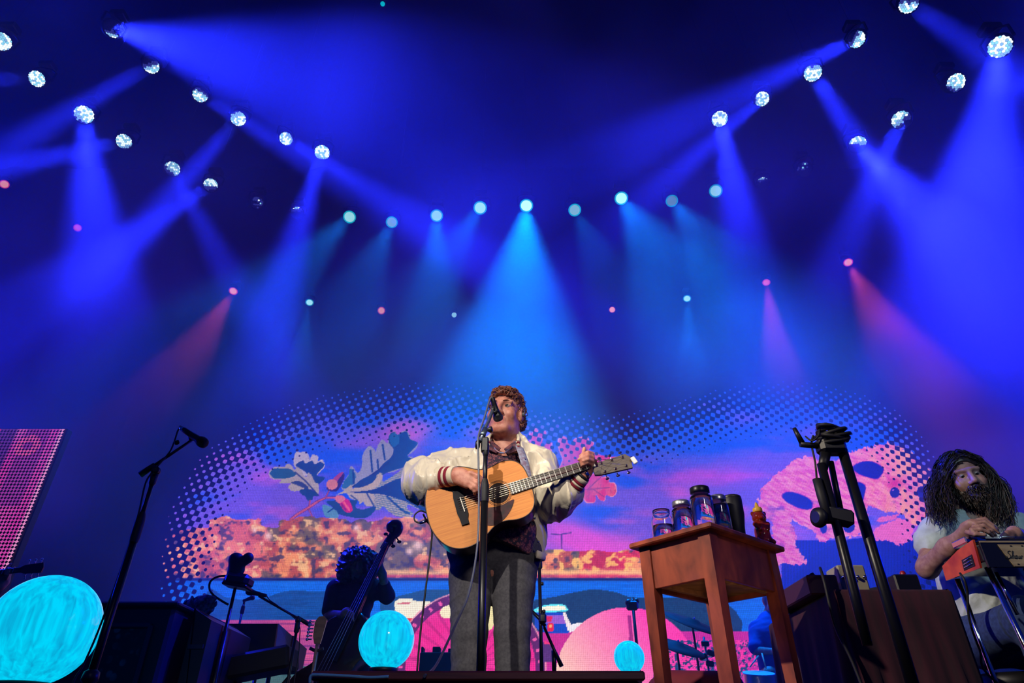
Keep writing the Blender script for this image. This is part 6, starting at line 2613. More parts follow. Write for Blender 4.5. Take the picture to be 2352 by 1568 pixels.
# ------------------------------------------------------------------ upstage: bass player, amps, stands, drums
def build_bassist():
    q = P
    Y = 6.5
    shirt = mat('navy_shirt', srgb(30, 30, 62), .85, noise=.3, nscale=20)
    trous = mat('black_trousers', (.008, .008, .010), .9)
    g = q(800, 1450, Y)
    root = thing('person', 'curly-haired bass player in dark shirt standing behind the upright bass', 'person', (g.x, Y, 0))
    O = q(822, 1300, Y - .02)
    R = head_rot(10, 12, 0)
    f = Field((q(740, 1400, Y).x - .1, 5.9, 0), (q(905, 1400, Y).x + .15, 6.95, 1.95), .009)
    neck = q(820, 1338, Y + .03)
    W = head_field(f, O, R, 1.05, 0, neck, .062)
    f.chain([neck, q(812, 1375, Y + .06), q(802, 1440, Y + .07), q(800, 1480, Y + .07)], [.07, .11, .11, .11], .05)
    sh = [q(770, 1352, Y + .02), q(866, 1352, Y + .02)]
    el = [q(757, 1412, Y - .02), q(888, 1368, Y - .06)]
    f.chain([sh[0], el[0], q(788, 1412, Y - .22)], [.06, .05, .035], .03)
    f.chain([sh[1], el[1], q(878, 1318, Y - .2), q(873, 1300, Y - .22)], [.06, .05, .036, .032], .03)
    f.ell(q(872, 1284, Y - .22), (.045, .035, .055), .02)
    for j in range(4):
        finger(f, [q(876, 1274 + j * 6, Y - .24), q(866, 1272 + j * 6, Y - .28), q(858, 1277 + j * 6, Y - .27)], .012, .009)
    f.ell(q(796, 1406, Y - .25), (.05, .035, .045), .02)
    for j in range(3):
        finger(f, [q(800, 1402 + j * 6, Y - .28), q(810, 1406 + j * 6, Y - .31), q(812, 1414 + j * 6, Y - .30)], .012, .009)
    hz = q(800, 1490, Y).z
    hip = [Vector((q(783, 1480, Y).x, Y + .06, hz)), Vector((q(822, 1480, Y).x, Y + .06, hz))]
    for i in (0, 1):
        k = Vector((hip[i].x + (-.03 if i == 0 else .03), Y + .02, .5))
        a = Vector((k.x, Y + .05, .1))
        f.chain([hip[i], k, a], [.09, .06, .05], .04)
        f.cone(a + Vector((0, .03, -.05)), a + Vector((0, -.15, -.065)), .045, .03, .03)
    f.mesh('body', [SKIN_D, LIP, MOUTH, EYEW, EYED], root, head_region(O, R, 1.05))
    f = Field((q(740, 1400, Y).x - .1, 6.1, .7), (q(905, 1400, Y).x + .15, 6.95, 1.72), .009)
    f.chain([q(820, 1346, Y + .04), q(812, 1378, Y + .05), q(803, 1440, Y + .06), q(801, 1478, Y + .06)], [.11, .18, .175, .175], .05, flat=((0, 1, 0), .8))
    f.cone(q(775, 1354, Y + .02), q(862, 1354, Y + .02), .085, .085, .05)
    f.chain([sh[0], q(758, 1400, Y - .01)], [.085, .075], .03)
    f.chain([sh[1], el[1], q(882, 1345, Y - .12)], [.085, .075, .06], .03)
    f.displace(folds(63, .02, 8, 8, 12))
    f.mesh('shirt', shirt, root)
    f = Field((q(740, 1400, Y).x - .1, 6.2, .05), (q(905, 1400, Y).x + .15, 6.95, 1.2), .010)
    for i in (0, 1):
        k = Vector((hip[i].x + (-.03 if i == 0 else .03), Y + .02, .5))
        f.chain([hip[i] + Vector((0, 0, .08)), k, Vector((k.x, Y + .05, .1))], [.13, .10, .09], .04)
    f.mesh('trousers', trous, root)
    h = Field(tuple(O + Vector((-.28, -.25, -.28))), tuple(O + Vector((.28, .28, .28))), .008)
    h.ell(O + Vector((0, .03, .03)), (.19, .18, .17), .05)
    h.ell(O + Vector((-.10, .02, -.09)), (.10, .13, .13), .06)
    h.ell(O + Vector((.08, .02, -.08)), (.09, .13, .12), .06)
    h.ell(W(0, -.13, -.03), (.07, .10, .095), .02, R, cut=True)
    h.displace(lambda X, Y_, Z: (fbm(X * 38 + Y_ * 20, Z * 38 - Y_ * 15, 3, 25) - .5) * .075)
    ho = h.mesh('hair', HAIR_K, root)
    rr = random.Random(9)
    lk = []
    for i in range(150):
        a, e = rr.uniform(0, 6.28), rr.uniform(-.7, 1.4)
        d = Vector((math.cos(a) * math.cos(e), math.sin(a) * math.cos(e), math.sin(e)))
        if d.y < -.55 and e < .5:
            continue
        s = O + Vector((d.x * .19, .03 + d.y * .17, .02 + d.z * .17))
        t = Vector((rr.uniform(-1, 1), rr.uniform(-1, 1), rr.uniform(-1, 0)))
        lk.append(([s + d * .02 * math.sin(u * 3) + t * .03 * u for u in (0, .35, .7, 1.05, 1.4)], .009))
    strands('hair_curls', lk, HAIR_K, ho)


def build_bass():
    Y = 6.22
    A, B = P(764, 1522, Y + .02), P(893, 1243, Y + .02)
    U = (B - A).normalized()
    N = Vector((-.1, -1, .12))
    N = (N - U * N.dot(U)).normalized()
    V = N.cross(U)
    root = thing('upright_bass', 'dark upright double bass leaning on its player behind a cyan globe', 'double bass', (A.x, Y, 0))
    M = Matrix((U, V, N)).transposed().to_4x4()
    G = Matrix.Translation(A) @ M
    vn = wood('bass_varnish', srgb(46, 20, 18), srgb(26, 10, 12), .3, 4, (1, 8, 8), .4)
    blk = mat('bass_ebony', (.008, .008, .010), .3)
    Lt = (B - A).length
    if V.z < 0:
        pass
    Wd = lambda u, v, n=0: G @ Vector((u, v, n))
    # body below the neck joint: u from -0.75 to 0.42
    prof = [(-.62, 0), (-.61, .14), (-.56, .25), (-.44, .325), (-.30, .335), (-.17, .29), (-.08, .215), (-.02, .185), (.06, .195), (.15, .235), (.24, .25), (.33, .215), (.40, .13), (.45, .05), (.455, 0)]
    pr = [(p.x, max(p.y, 0)) for p in curve([(a, b, 0) for a, b in prof], 3)]
    out = pr + [(a, -b) for a, b in pr[::-1][1:-1]]
    n = len(out)
    b = MB()
    rows = [(0.0, .97), (-.012, 1.0), (-.10, .985), (-.185, 1.0), (-.2, .96)]
    vs = []
    for z, s in rows:
        vs += [Wd((x + .08) * s - .08, y * s, z - .03) for x, y in out]
    fs = [(r * n + i, (r + 1) * n + i, (r + 1) * n + (i + 1) % n, r * n + (i + 1) % n) for r in range(len(rows) - 1) for i in range(n)]
    b.add(vs, fs, True)
    # arched front
    ctr = [Wd((x + .08) * .5 - .08, y * .5, .0) for x, y in out]
    b.add(vs[:n] + ctr, [(i, (i + 1) % n, n + (i + 1) % n, n + i) for i in range(n)] + [tuple(range(n, 2 * n))], True)
    b.add(vs[-n:], [tuple(range(n - 1, -1, -1))])
    b.build('body', vn, root)
    T('neck', [Wd(.40, 0, -.03), Wd(.48, 0, -.01), Wd(.70, 0, -.005), Wd(Lt - .02, 0, -.005)], [.045, .032, .028, .026], vn, root, 12)
    b = MB()
    b.prism([(.02, -.045), (Lt - .02, -.024), (Lt - .02, .024), (.02, .045)], G @ Vector((0, 0, .02)), U, V, N, 0, .018)
    b.build('fingerboard', blk, root)
    # scroll and peg box
    sp = [P(893, 1243, Y + .02), P(902, 1230, Y + .02), P(911, 1222, Y + .03), P(915, 1213, Y + .03), P(912, 1205, Y + .02), P(903, 1203, Y), P(895, 1208, Y - .01), P(896, 1216, Y - .02), P(903, 1217, Y - .02)]
    b = MB()
    cs = curve(sp, 6)
    m = len(cs)
    b.tube(cs, [.038 + .014 * math.sin(math.pi * min(1, i / m * 1.2)) - .012 * (i / m) for i in range(m)], 12)
    b.tube([P(878, 1262, Y + .02), P(893, 1243, Y + .02), P(904, 1230, Y + .03)], [.03, .045, .04], 12)
    b.build('scroll', vn, root)
    for (x0, y0, x1, y1) in [(908, 1230, 917, 1244), (900, 1238, 903, 1254), (898, 1236, 886, 1226), (904, 1226, 893, 1217)]:
        b = MB()
        b.tube([P(x0, y0, Y + .02), P(x1, y1, Y + .0)], .007, 8)
        b.sphere(P(x1, y1, Y), (.022, .012, .016), 10, 6)
        b.build('tuning_peg', blk, root)
    b = MB()
    b.prism([(-.01, -.07), (.012, -.075), (.012, .075), (-.01, .07)], G @ Vector((-.12, 0, .0)), U, V, N, 0, .13)
    b.build('bridge', mat('bridge_maple', srgb(150, 110, 70), .5), root)
    sm = mat('bass_string', (.4, .4, .45), .3, metal=.9)
    for i in range(4):
        T('string', [Wd(-.42, -.018 + .012 * i, .03), Wd(-.115, -.045 + .03 * i, .13), Wd(Lt - .02, -.015 + .01 * i, .045)], .0022, sm, root, 5)
    b = MB()
    b.prism([(-.46, -.022), (-.24, -.035), (-.24, .035), (-.46, .022)], G @ Vector((0, 0, .02)), U, V, N, 0, .03)
    b.build('tailpiece', blk, root)
    e = Wd(-.62, 0, -.12)
    T('end_pin', [e, Vector((e.x - .02, e.y, 0))], .009, CHROME, root, 8)


def simple_stand(name, label, x_top, y_top, Y, x_foot=None, r=.011, legs=True, clutch_py=None):
    t_ = P(x_top, y_top, Y)
    root = thing(name, label, 'mic stand', (t_.x, Y, 0))
    T('tube', [(t_.x, Y, .06), (t_.x, Y, t_.z)], [r * 1.2, r], BLACKM, root, 10)
    if clutch_py:
        z = P(x_top, clutch_py, Y).z
        b = MB()
        b.lathe((t_.x, Y, z - .04), (0, 0, 1), [(r * 1.3, 0), (r * 1.8, .01), (r * 1.8, .07), (r * 1.2, .08)], 12)
        b.build('clutch', RUBBER, root)
    if legs:
        for k in range(3):
            a = .5 + k * 2.094
            T('leg', [(t_.x, Y, .22), (t_.x + .3 * math.cos(a), Y + .3 * math.sin(a), .008)], r * .8, BLACKM, root, 8)
    return root, t_


def build_back_stands():
    # boom stand by the amplifier
    Y = 5.3
    root, t_ = simple_stand('boom_microphone_stand', 'black boom stand reaching over the pink-sided amplifier', 685, 1424, Y, clutch_py=1440)
    a, b_ = P(594, 1368, Y - .1), P(714, 1436, Y + .05)
    T('boom', [a, b_], .009, BLACKM, root, 8)
    b = MB()
    b.tube([P(682, 1417, Y), b_], [.014, .016], 10)
    b.sphere(t_, .024, 10, 8)
    b.build('boom_joint', BLACK, root)
    m = thing('microphone', 'silver-grilled microphone on the boom over the pink-sided amplifier', 'microphone', P(588, 1362, Y - .1))
    mic(m, P(612, 1368, Y - .1), P(567, 1357, Y - .1), .026, 'handle')
    c = T('microphone_cable', curve([P(612, 1367, Y - .1), P(620, 1378, Y - .1), P(640, 1392, Y - .08), P(684, 1428, Y), P(688, 1470, Y - .02), P(680, 1540, Y - .02), Vector((P(680, 1540, Y).x, Y - .05, .01))], 5), .004, RUBBER, None, 6)
    tag(c, 'thin cable running along the boom over the pink-sided amplifier', 'cable')
    # short stand with a pale microphone
    Y2 = 6.95
    root, t_ = simple_stand('short_microphone_stand', 'short microphone stand behind the dark amplifier', 561, 1382, Y2, clutch_py=1400)
    m = thing('microphone', 'pale grey microphone on the short stand behind the amplifier', 'microphone', P(570, 1372, Y2))
    mic(m, P(558, 1380, Y2), P(584, 1370, Y2), .028, 'handle')
    # padded device on a slim pole
    Y3 = 5.0
    p = P(540, 1350, Y3)
    root = thing('camera_pole', 'black hooded camera with two rounded lobes on a slim pole', 'camera', (p.x, Y3, 0))
    T('pole', [(p.x, Y3, .0), (p.x, Y3, p.z)], [.02, .011], BLACKM, root, 10)
    z0 = P(507, 1450, Y3).z
    T('lower_pole', [(p.x, Y3, .0), (p.x, Y3, z0)], .02, BLACKM, root, 10)
    f = Field(tuple(P(515, 1360, Y3) + Vector((-.1, -.2, -.1))), tuple(P(590, 1262, Y3) + Vector((.1, .2, .1))), .007)
    f.cone(P(537, 1316, Y3), P(541, 1284, Y3), .045, .046, .02)
    f.cone(P(540, 1284, Y3), P(546, 1284, Y3), .042, .04, .02)
    f.cone(P(552, 1294, Y3 - .02), P(570, 1281, Y3 - .02), .034, .040, .012)
    f.cone(P(548, 1308, Y3), P(538, 1320, Y3), .045, .05, .02)
    f.mesh('hood', RUBBER, root)
    b = MB()
    b.box(P(549, 1334, Y3), (.19, .16, .095), Matrix.Rotation(.12, 3, 'Y'), .03)
    b.build('camera_body', BLACK, root)
    b = MB()
    b.box(P(545, 1346, Y3), (.19, .15, .025), Matrix.Rotation(.16, 3, 'Y'), .008)
    b.build('mount_plate', BLACKM, root)
    c = T('camera_cable', curve([P(520, 1322, Y3), P(500, 1324, Y3 - .02), P(484, 1334, Y3 - .02), P(481, 1350, Y3), P(490, 1366, Y3), P(510, 1380, Y3), P(524, 1388, Y3)], 6), .008, RUBBER, None, 8)
    tag(c, 'looped black cable behind the hooded camera on its pole', 'cable')
    # stand to the right of the singer's legs
    Y4 = 4.4
    root, t_ = simple_stand('straight_microphone_stand', 'slim black stand seen beside the singer\'s trouser leg', 1238, 1262, Y4, clutch_py=1292)
    T('boom', [P(1214, 1396, Y4), P(1243, 1424, Y4 - .02), P(1252, 1438, Y4 - .02)], .011, BLACKM, root, 8)
    b = MB()
    b.box(P(1246, 1420, Y4 - .02), (.05, .05, .06), None, .012)
    b.build('clamp', BLACK, root)
    for (x, y) in [(1244, 1340), (1248, 1404)]:
        b = MB()
        b.lathe(P(x - 3, y, Y4), (1, -.2, 0), [(.006, 0), (.012, .006), (.012, .02), (.006, .022)], 10)
        b.build('knob', BLACK, root)
    T('brace', [P(1250, 1440, Y4), P(1272, 1490, Y4 - .02), P(1290, 1530, Y4 - .03)], [.009, .010, .014], BLACKM, root, 8)
    T('brace', [P(1272, 1494, Y4), P(1273, 1545, Y4)], [.016, .013], BLACKM, root, 8)
    # stand behind the table leg
    Y5 = 7.6
    root, t_ = simple_stand('drum_microphone_stand', 'dark stand with clamp in front of the pale disc on the screen', 1452, 1372, Y5, r=.016)
    b = MB()
    b.box(P(1452, 1390, Y5), (.13, .08, .10), None, .02)
    b.sphere(P(1444, 1384, Y5), .04, 10, 8)
    b.sphere(P(1462, 1380, Y5), .03, 10, 8)
    b.build('clamp', BLACK, root)
    # lead falling from the guitar
    c = T('guitar_lead', curve([P(972, 1180, 2.86), P(980, 1196, 2.88), P(992, 1215, 2.9), P(988, 1270, 2.9), P(978, 1350, 2.9), P(966, 1450, 2.92), P(958, 1540, 2.92), Vector((P(958, 1540, 2.92).x, 2.92, .008))], 6), .0042, RUBBER, None, 8)
    tag(c, 'black lead hanging from the tail of the acoustic guitar', 'cable')


def build_amps():
    # pink-sided amplifier, leaning back
    q = P
    Y = 5.6
    a = thing('amplifier', 'leaning guitar amplifier with dark grille and pink side brightened in its colour', 'amplifier', (q(640, 1500, Y).x, Y, 0))
    blk = mat('amp_tolex', (.008, .008, .010), .7)
    pink = mat('amp_pink_brightened', srgb(216, 138, 146), .7, noise=.15, nscale=6)  # pink panel, its colour brightened in place of stage light falling on it
    # side panel outline in space: near top, far right...
    S0, S1, S2, S3 = q(637, 1432, 5.9), q(702, 1490, 6.5), q(690, 1548, 6.5), q(627, 1502, 5.9)
    b = MB()
    v = [S0, S1, S2, S3]
    off = Vector((-.36, -.12, -.02))
    w4 = [p + off for p in v]
    b.add(v + w4, [(4, 5, 1, 0), (5, 6, 2, 1), (6, 7, 3, 2), (7, 4, 0, 3), (7, 6, 5, 4)])
    b.build('cabinet', blk, a)
    nn = (S1 - S0).cross(S3 - S0).normalized()
    b = MB()
    e = nn * .012 * (1 if nn.x > 0 else -1)
    b.add([p for p in v] + [p + e for p in v], [(0, 1, 2, 3), (4, 5, 6, 7), (0, 1, 5, 4), (1, 2, 6, 5), (2, 3, 7, 6), (3, 0, 4, 7)])
    b.build('side_panel', pink, a)
    b = MB()
    m0, m1 = S0.lerp(S1, .46) + e, S3.lerp(S2, .46) + e
    k0, k1 = S0.lerp(S1, .54) + e, S3.lerp(S2, .54) + e
    b.add([m0, k0, k1, m1] + [p + e for p in (m0, k0, k1, m1)], [(0, 1, 2, 3), (4, 5, 6, 7), (0, 1, 5, 4), (1, 2, 6, 5), (2, 3, 7, 6), (3, 0, 4, 7)])
    b.build('panel_seam', mat('amp_seam', srgb(96, 50, 66), .8), a)
    for k in range(4):
        bp = [S3, S2, S2 + off, S3 + off][k]
        T('leg', [bp + Vector((0, 0, .01)), Vector((bp.x, bp.y, 0))], .018, BLACKM, a, 8)
    # keyboard-like case in front
    c = q(597, 1484, 5.42)
    t = thing('keyboard_case', 'dark low keyboard case in front of the pink-sided amplifier', 'case', (c.x, 5.42, 0))
    b = MB()
    b.box((c.x + .05, 5.42, c.z - .12), (.46, .30, .16), Matrix.Rotation(-.18, 3, 'Y'), .02)
    b.build('case', blk, t)
    for sx in (-.22, .22):
        T('leg', [(c.x + .05 + sx, 5.42, c.z - .2), (c.x + .05 - sx, 5.42, 0)], .014, BLACKM, t, 8)
    # electric guitar on its stand: only the headstock shows
    Yg = 5.2
    t = thing('electric_guitar', 'electric guitar on a stand, pale headstock with six pegs in line', 'guitar', (q(722, 1540, Yg).x, Yg, 0))
    m_ = wood('headstock_maple', srgb(150, 120, 84), srgb(116, 88, 60), .4, 4, (2, 2, 8), .2)
    n0, n1 = q(716, 1560, Yg), q(729, 1478, Yg)
    ax = (n1 - n0).normalized()
    low = n0 - ax * ((n0.z - .32) / ax.z)
    T('neck', [low, n1], .021, m_, t, 10, flat=(1, .6))
    U = ax
    V = Vector((1, 0, 0)) - U * U.x
    V.normalize()
    N = U.cross(V)
    b = MB()
    hp = [(0, -.022), (.05, -.04), (.15, -.042), (.185, -.02), (.19, .02), (.165, .045), (.12, .04), (.05, .03), (0, .022)]
    b.prism(hp, n1, U, V, N, -.008, .008)
    h_ = b.build('headstock', m_, t)
    for i in range(6):
        p = n1 + U * (.03 + .024 * i) + V * -.045
        b = MB()
        b.tube([p, p - V * .028], .005, 8)
        b.sphere(p - V * .036, (.012, .008, .012), 8, 6)
        b.build('tuner', CHROME, h_)
    b = MB()
    bo = [(-.30, 0), (-.29, .11), (-.2, .16), (-.08, .13), (.02, .12), (.08, .15), (.12, .10), (.05, .05), (.05, -.04), (.1, -.09), (.02, -.12), (-.08, -.12), (-.2, -.16), (-.29, -.11)]
    b.prism([(x - 0, y) for x, y in bo], low, U, V, N, -.02, .02)
    b.build('body', mat('guitar_sunburst', (.12, .04, .01), .25), t)
    b = MB()
    b.tube([n1 - U * .03 - V * .05, n1 - U * .05, n1 - U * .03 + V * .05], .012, 8)
    b.tube([n1 - U * .05 + Vector((0, .03, 0)), Vector((n1.x - .05, Yg + .12, .0))], .012, 8)
    b.build('stand_hook', RUBBER, t)
    # low dark cases upstage
    Yc = 9.5
    x = q(1012, 1500, Yc).x
    t = thing('equipment_rack', 'low black equipment rack with uneven top behind the singer\'s leg', 'rack', (x, Yc, 0))
    b = MB()
    z1 = q(1012, 1502, Yc).z
    b.box((x, Yc, z1 / 2), (.50, .4, z1), None, .01)
    b.build('rack_body', mat('rack_black', (.003, .003, .004), .9, spec=.1), t)
    for (px, w_, y) in [(972, .03, 1488), (1004, .10, 1488), (1036, .06, 1492)]:
        b = MB()
        zz = q(px, y, Yc).z
        b.box((q(px, y, Yc).x, Yc, (z1 + zz) / 2), (w_, .2, zz - z1 + .01), None, .006)
        b.build('rack_handle', MATS['rack_black'], t)


def build_cabinet():
    """painted trunk-like cabinet at the side of the stage"""
    Y0 = 4.6
    q = P
    a, c = q(214, 1396, Y0), q(404, 1388, Y0)
    zt = (a.z + c.z) / 2
    x0, x1 = a.x - .4, c.x
    Y1 = 5.7
    root = thing('painted_cabinet', 'large dark cabinet with moulded frame and pale floral painting on its front', 'cabinet', ((x0 + x1) / 2, (Y0 + Y1) / 2, 0))
    dk = mat('cabinet_navy', (.010, .011, .022), .5, noise=.3, nscale=5)
    b = MB()
    b.box(((x0 + x1) / 2, (Y0 + Y1) / 2, zt / 2), (x1 - x0, Y1 - Y0, zt), None, .02)
    b.build('body', dk, root)
    b = MB()
    b.box(((x0 + x1) / 2, (Y0 + Y1) / 2, zt + .012), (x1 - x0 + .06, Y1 - Y0 + .06, .03), None, .01)
    b.build('top_moulding', dk, root)
    mo = mat('moulding', (.02, .024, .05), .4)
    fx0, fx1 = x0 + .12, x1 - .12
    for (p, s) in [(((fx0 + fx1) / 2, Y0 - .012, zt - .12), (fx1 - fx0, .03, .035)), ((fx0, Y0 - .012, zt / 2 - .02), (.035, .03, zt - .2)), ((fx1, Y0 - .012, zt / 2 - .02), (.035, .03, zt - .2)), (((fx0 + fx1) / 2, Y0 - .012, .1), (fx1 - fx0, .03, .035))]:
        b = MB()
        b.box(p, s, None, .008)
        b.build('moulding', mo, root)
    m = bpy.data.materials.new('floral_painting')
    m.use_nodes = True
    nt = m.node_tree
    bs = nt.nodes['Principled BSDF']
    bs.inputs['Roughness'].default_value = .6
    tc = nt.nodes.new('ShaderNodeTexCoord')
    v = nt.nodes.new('ShaderNodeTexVoronoi')
    v.inputs['Scale'].default_value = 16
    n = nt.nodes.new('ShaderNodeTexNoise')
    n.inputs['Scale'].default_value = 3.2
    mu = nt.nodes.new('ShaderNodeMath')
    mu.operation = 'MULTIPLY'
    r1 = nt.nodes.new('ShaderNodeValToRGB')
    r1.color_ramp.elements[0].position, r1.color_ramp.elements[0].color = .30, (1, 1, 1, 1)
    r1.color_ramp.elements[1].position, r1.color_ramp.elements[1].color = .42, (0, 0, 0, 1)
    r2 = nt.nodes.new('ShaderNodeValToRGB')
    r2.color_ramp.elements[0].position, r2.color_ramp.elements[0].color = .5, (0, 0, 0, 1)
    r2.color_ramp.elements[1].position, r2.color_ramp.elements[1].color = .6, (1, 1, 1, 1)
    mx = nt.nodes.new('ShaderNodeMix')
    mx.data_type = 'RGBA'
    mx.inputs[6].default_value = (.008, .009, .02, 1)
    mx.inputs[7].default_value = (.10, .12, .17, 1)
    nt.links.new(tc.outputs['Object'], v.inputs['Vector'])
    nt.links.new(tc.outputs['Object'], n.inputs['Vector'])
    nt.links.new(v.outputs['Distance'], r1.inputs[0])
    nt.links.new(n.outputs['Fac'], r2.inputs[0])
    nt.links.new(r1.outputs[0], mu.inputs[0])
    nt.links.new(r2.outputs[0], mu.inputs[1])
    nt.links.new(mu.outputs[0], mx.inputs[0])
    nt.links.new(mx.outputs[2], bs.inputs['Base Color'])
    b = MB()
    b.box(((fx0 + fx1) / 2, Y0 - .004, zt / 2 - .02), (fx1 - fx0 - .03, .01, zt - .24))
    b.build('painted_panel', m, root)
    # second, lower trunk beside it
    p = q(490, 1418, Y0 + .2)
    xr = p.x
    t = thing('road_case', 'dark road case with sloping lid beside the painted cabinet', 'case', ((x1 + xr) / 2 + .06, 5.2, 0))
    b = MB()
    xa = x1 + .06
    b.prism([(xa, .0), (xr, .0), (xr, p.z - .02), (xr - .14, zt + .02), (xa, zt + .02)], (0, Y0 + .18, 0), (1, 0, 0), (0, 0, 1), (0, 1, 0), 0, .8)
    b.build('case_body', dk, t)
    for z in (zt * .35, zt * .75):
        b = MB()
        b.box(((xa + xr) / 2, Y0 + .176, z), (xr - xa - .02, .012, .03), None, .003)
        b.build('case_rail', mo, t)
    # shaggy lump on top
    c = q(452, 1372, Y0 + .4)
    c.z = zt + .022
    f = Field(tuple(c + Vector((-.22, -.15, -.02))), tuple(c + Vector((.24, .15, .22))), .008)
    f.ell(c + Vector((.02, 0, .04)), (.10, .09, .075), .03)
    f.ell(c + Vector((.09, 0, .07)), (.06, .06, .06), .03)
    f.ell(c + Vector((-.05, 0, .03)), (.05, .07, .03), .03)
    f.displace(lambda X, Y, Z: (fbm(X * 45 + Y * 20, Z * 45 - Y * 30, 3, 35) - .5) * .05)
    o = f.mesh('fur_cloth', mat('fur_grey', srgb(110, 118, 140), .95, noise=.6, nscale=30, color2=srgb(40, 44, 60)))
    tag(o, 'crumpled grey fur lying on top of the road case', 'fur')


def build_left_guitarist():
    """mostly outside the frame: fretting hand and headstock show above the large globe"""
    q = P
    Y = 5.6
    root = thing('person', 'guitarist whose fretting hand shows above the largest globe', 'person', (q(-60, 1400, Y).x, Y + .1, 0))
    f = Field((q(-130, 1350, Y).x - .3, 5.3, 0), (q(40, 1350, Y).x + .05, 6.1, 1.8), .010)
    sx = q(-110, 1300, Y).x
    f.chain([Vector((sx, Y + .15, 1.5)), Vector((sx, Y + .15, 1.35)), Vector((sx, Y + .15, 1.0)), Vector((sx, Y + .15, .9))], [.06, .16, .14, .14], .05)
    f.ell((sx, Y + .1, 1.66), (.08, .1, .12), .03)
    w_ = q(10, 1335, Y - .05)
    f.chain([Vector((sx + .16, Y + .12, 1.4)), q(-50, 1370, Y - .05), q(0, 1345, Y - .06), w_], [.055, .048, .036, .034], .03)
    f.cone(w_, q(14, 1316, Y - .06), .036, .04, .02)
    for j in range(4):
        finger(f, [q(20 - j * 2, 1314 + j * 5, Y - .08), q(24 - j * 2, 1306 + j * 5, Y - .13), q(14 - j, 1306 + j * 4, Y - .15)], .012, .009)
    finger(f, [q(8, 1318, Y - .02), q(18, 1300, Y + .0), q(26, 1294, Y + .0)], .013, .010)
    for s in (-1, 1):
        f.chain([Vector((sx + s * .09, Y + .15, .9)), Vector((sx + s * .1, Y + .12, .5)), Vector((sx + s * .1, Y + .15, .08))], [.10, .07, .05], .04)
    f.mesh('body', SKIN, root)
    f = Field((sx - .35, 5.3, .75), (sx + .35, 6.1, 1.6), .012)
    f.chain([Vector((sx, Y + .15, 1.42)), Vector((sx, Y + .15, 1.3)), Vector((sx, Y + .15, .85))], [.12, .19, .18], .05)
    f.mesh('shirt', MATS['navy_shirt'], root)
    # guitar neck and headstock
    t = thing('second_guitar', 'guitar headstock with long tuners above the largest globe', 'guitar', (q(-40, 1330, Y).x, Y - .1, .9))
    a, b_ = q(-90, 1326, Y - .12), q(48, 1308, Y - .12)
    blk = mat('neck_dark', (.02, .02, .03), .35)
    T('neck', [a, b_], .024, blk, t, 10, flat=(.6, 1))
    b = MB()
    e = q(98, 1303, Y - .12)
    U = (e - b_).normalized()
    V = Vector((0, 0, 1)) - U * U.z
    V.normalize()
    b.prism([(0, -.022), (.03, -.034), ((e - b_).length, -.04), ((e - b_).length + .01, .0), ((e - b_).length, .04), (.03, .034), (0, .022)], b_, U, V, U.cross(V), -.007, .007)
    hd = b.build('headstock', blk, t)
    for i in range(3):
        for s in (-1, 1):
            p = b_ + U * (.05 + .05 * i) + V * s * .036
            b = MB()
            b.tube([p, p + V * s * .03], .004, 6)
            b.sphere(p + V * s * .036, (.011, .007, .009), 8, 6)
            b.build('tuner', CHROME, hd)
    for i in range(3):
        p = a.lerp(b_, .55 + i * .18)
        b = MB()
        b.box(p + Vector((0, -.024, 0)), (.003, .006, .046))
        b.build('fret', CHROME, t)
    bo = [(-.45, 0), (-.42, .13), (-.3, .17), (-.15, .13), (0, .12), (.05, .06), (.05, -.06), (0, -.12), (-.15, -.13), (-.3, -.17), (-.42, -.13)]
    b = MB()
    b.prism(bo, a, U, V, U.cross(V), -.03, .03)
    b.build('body', blk, t)


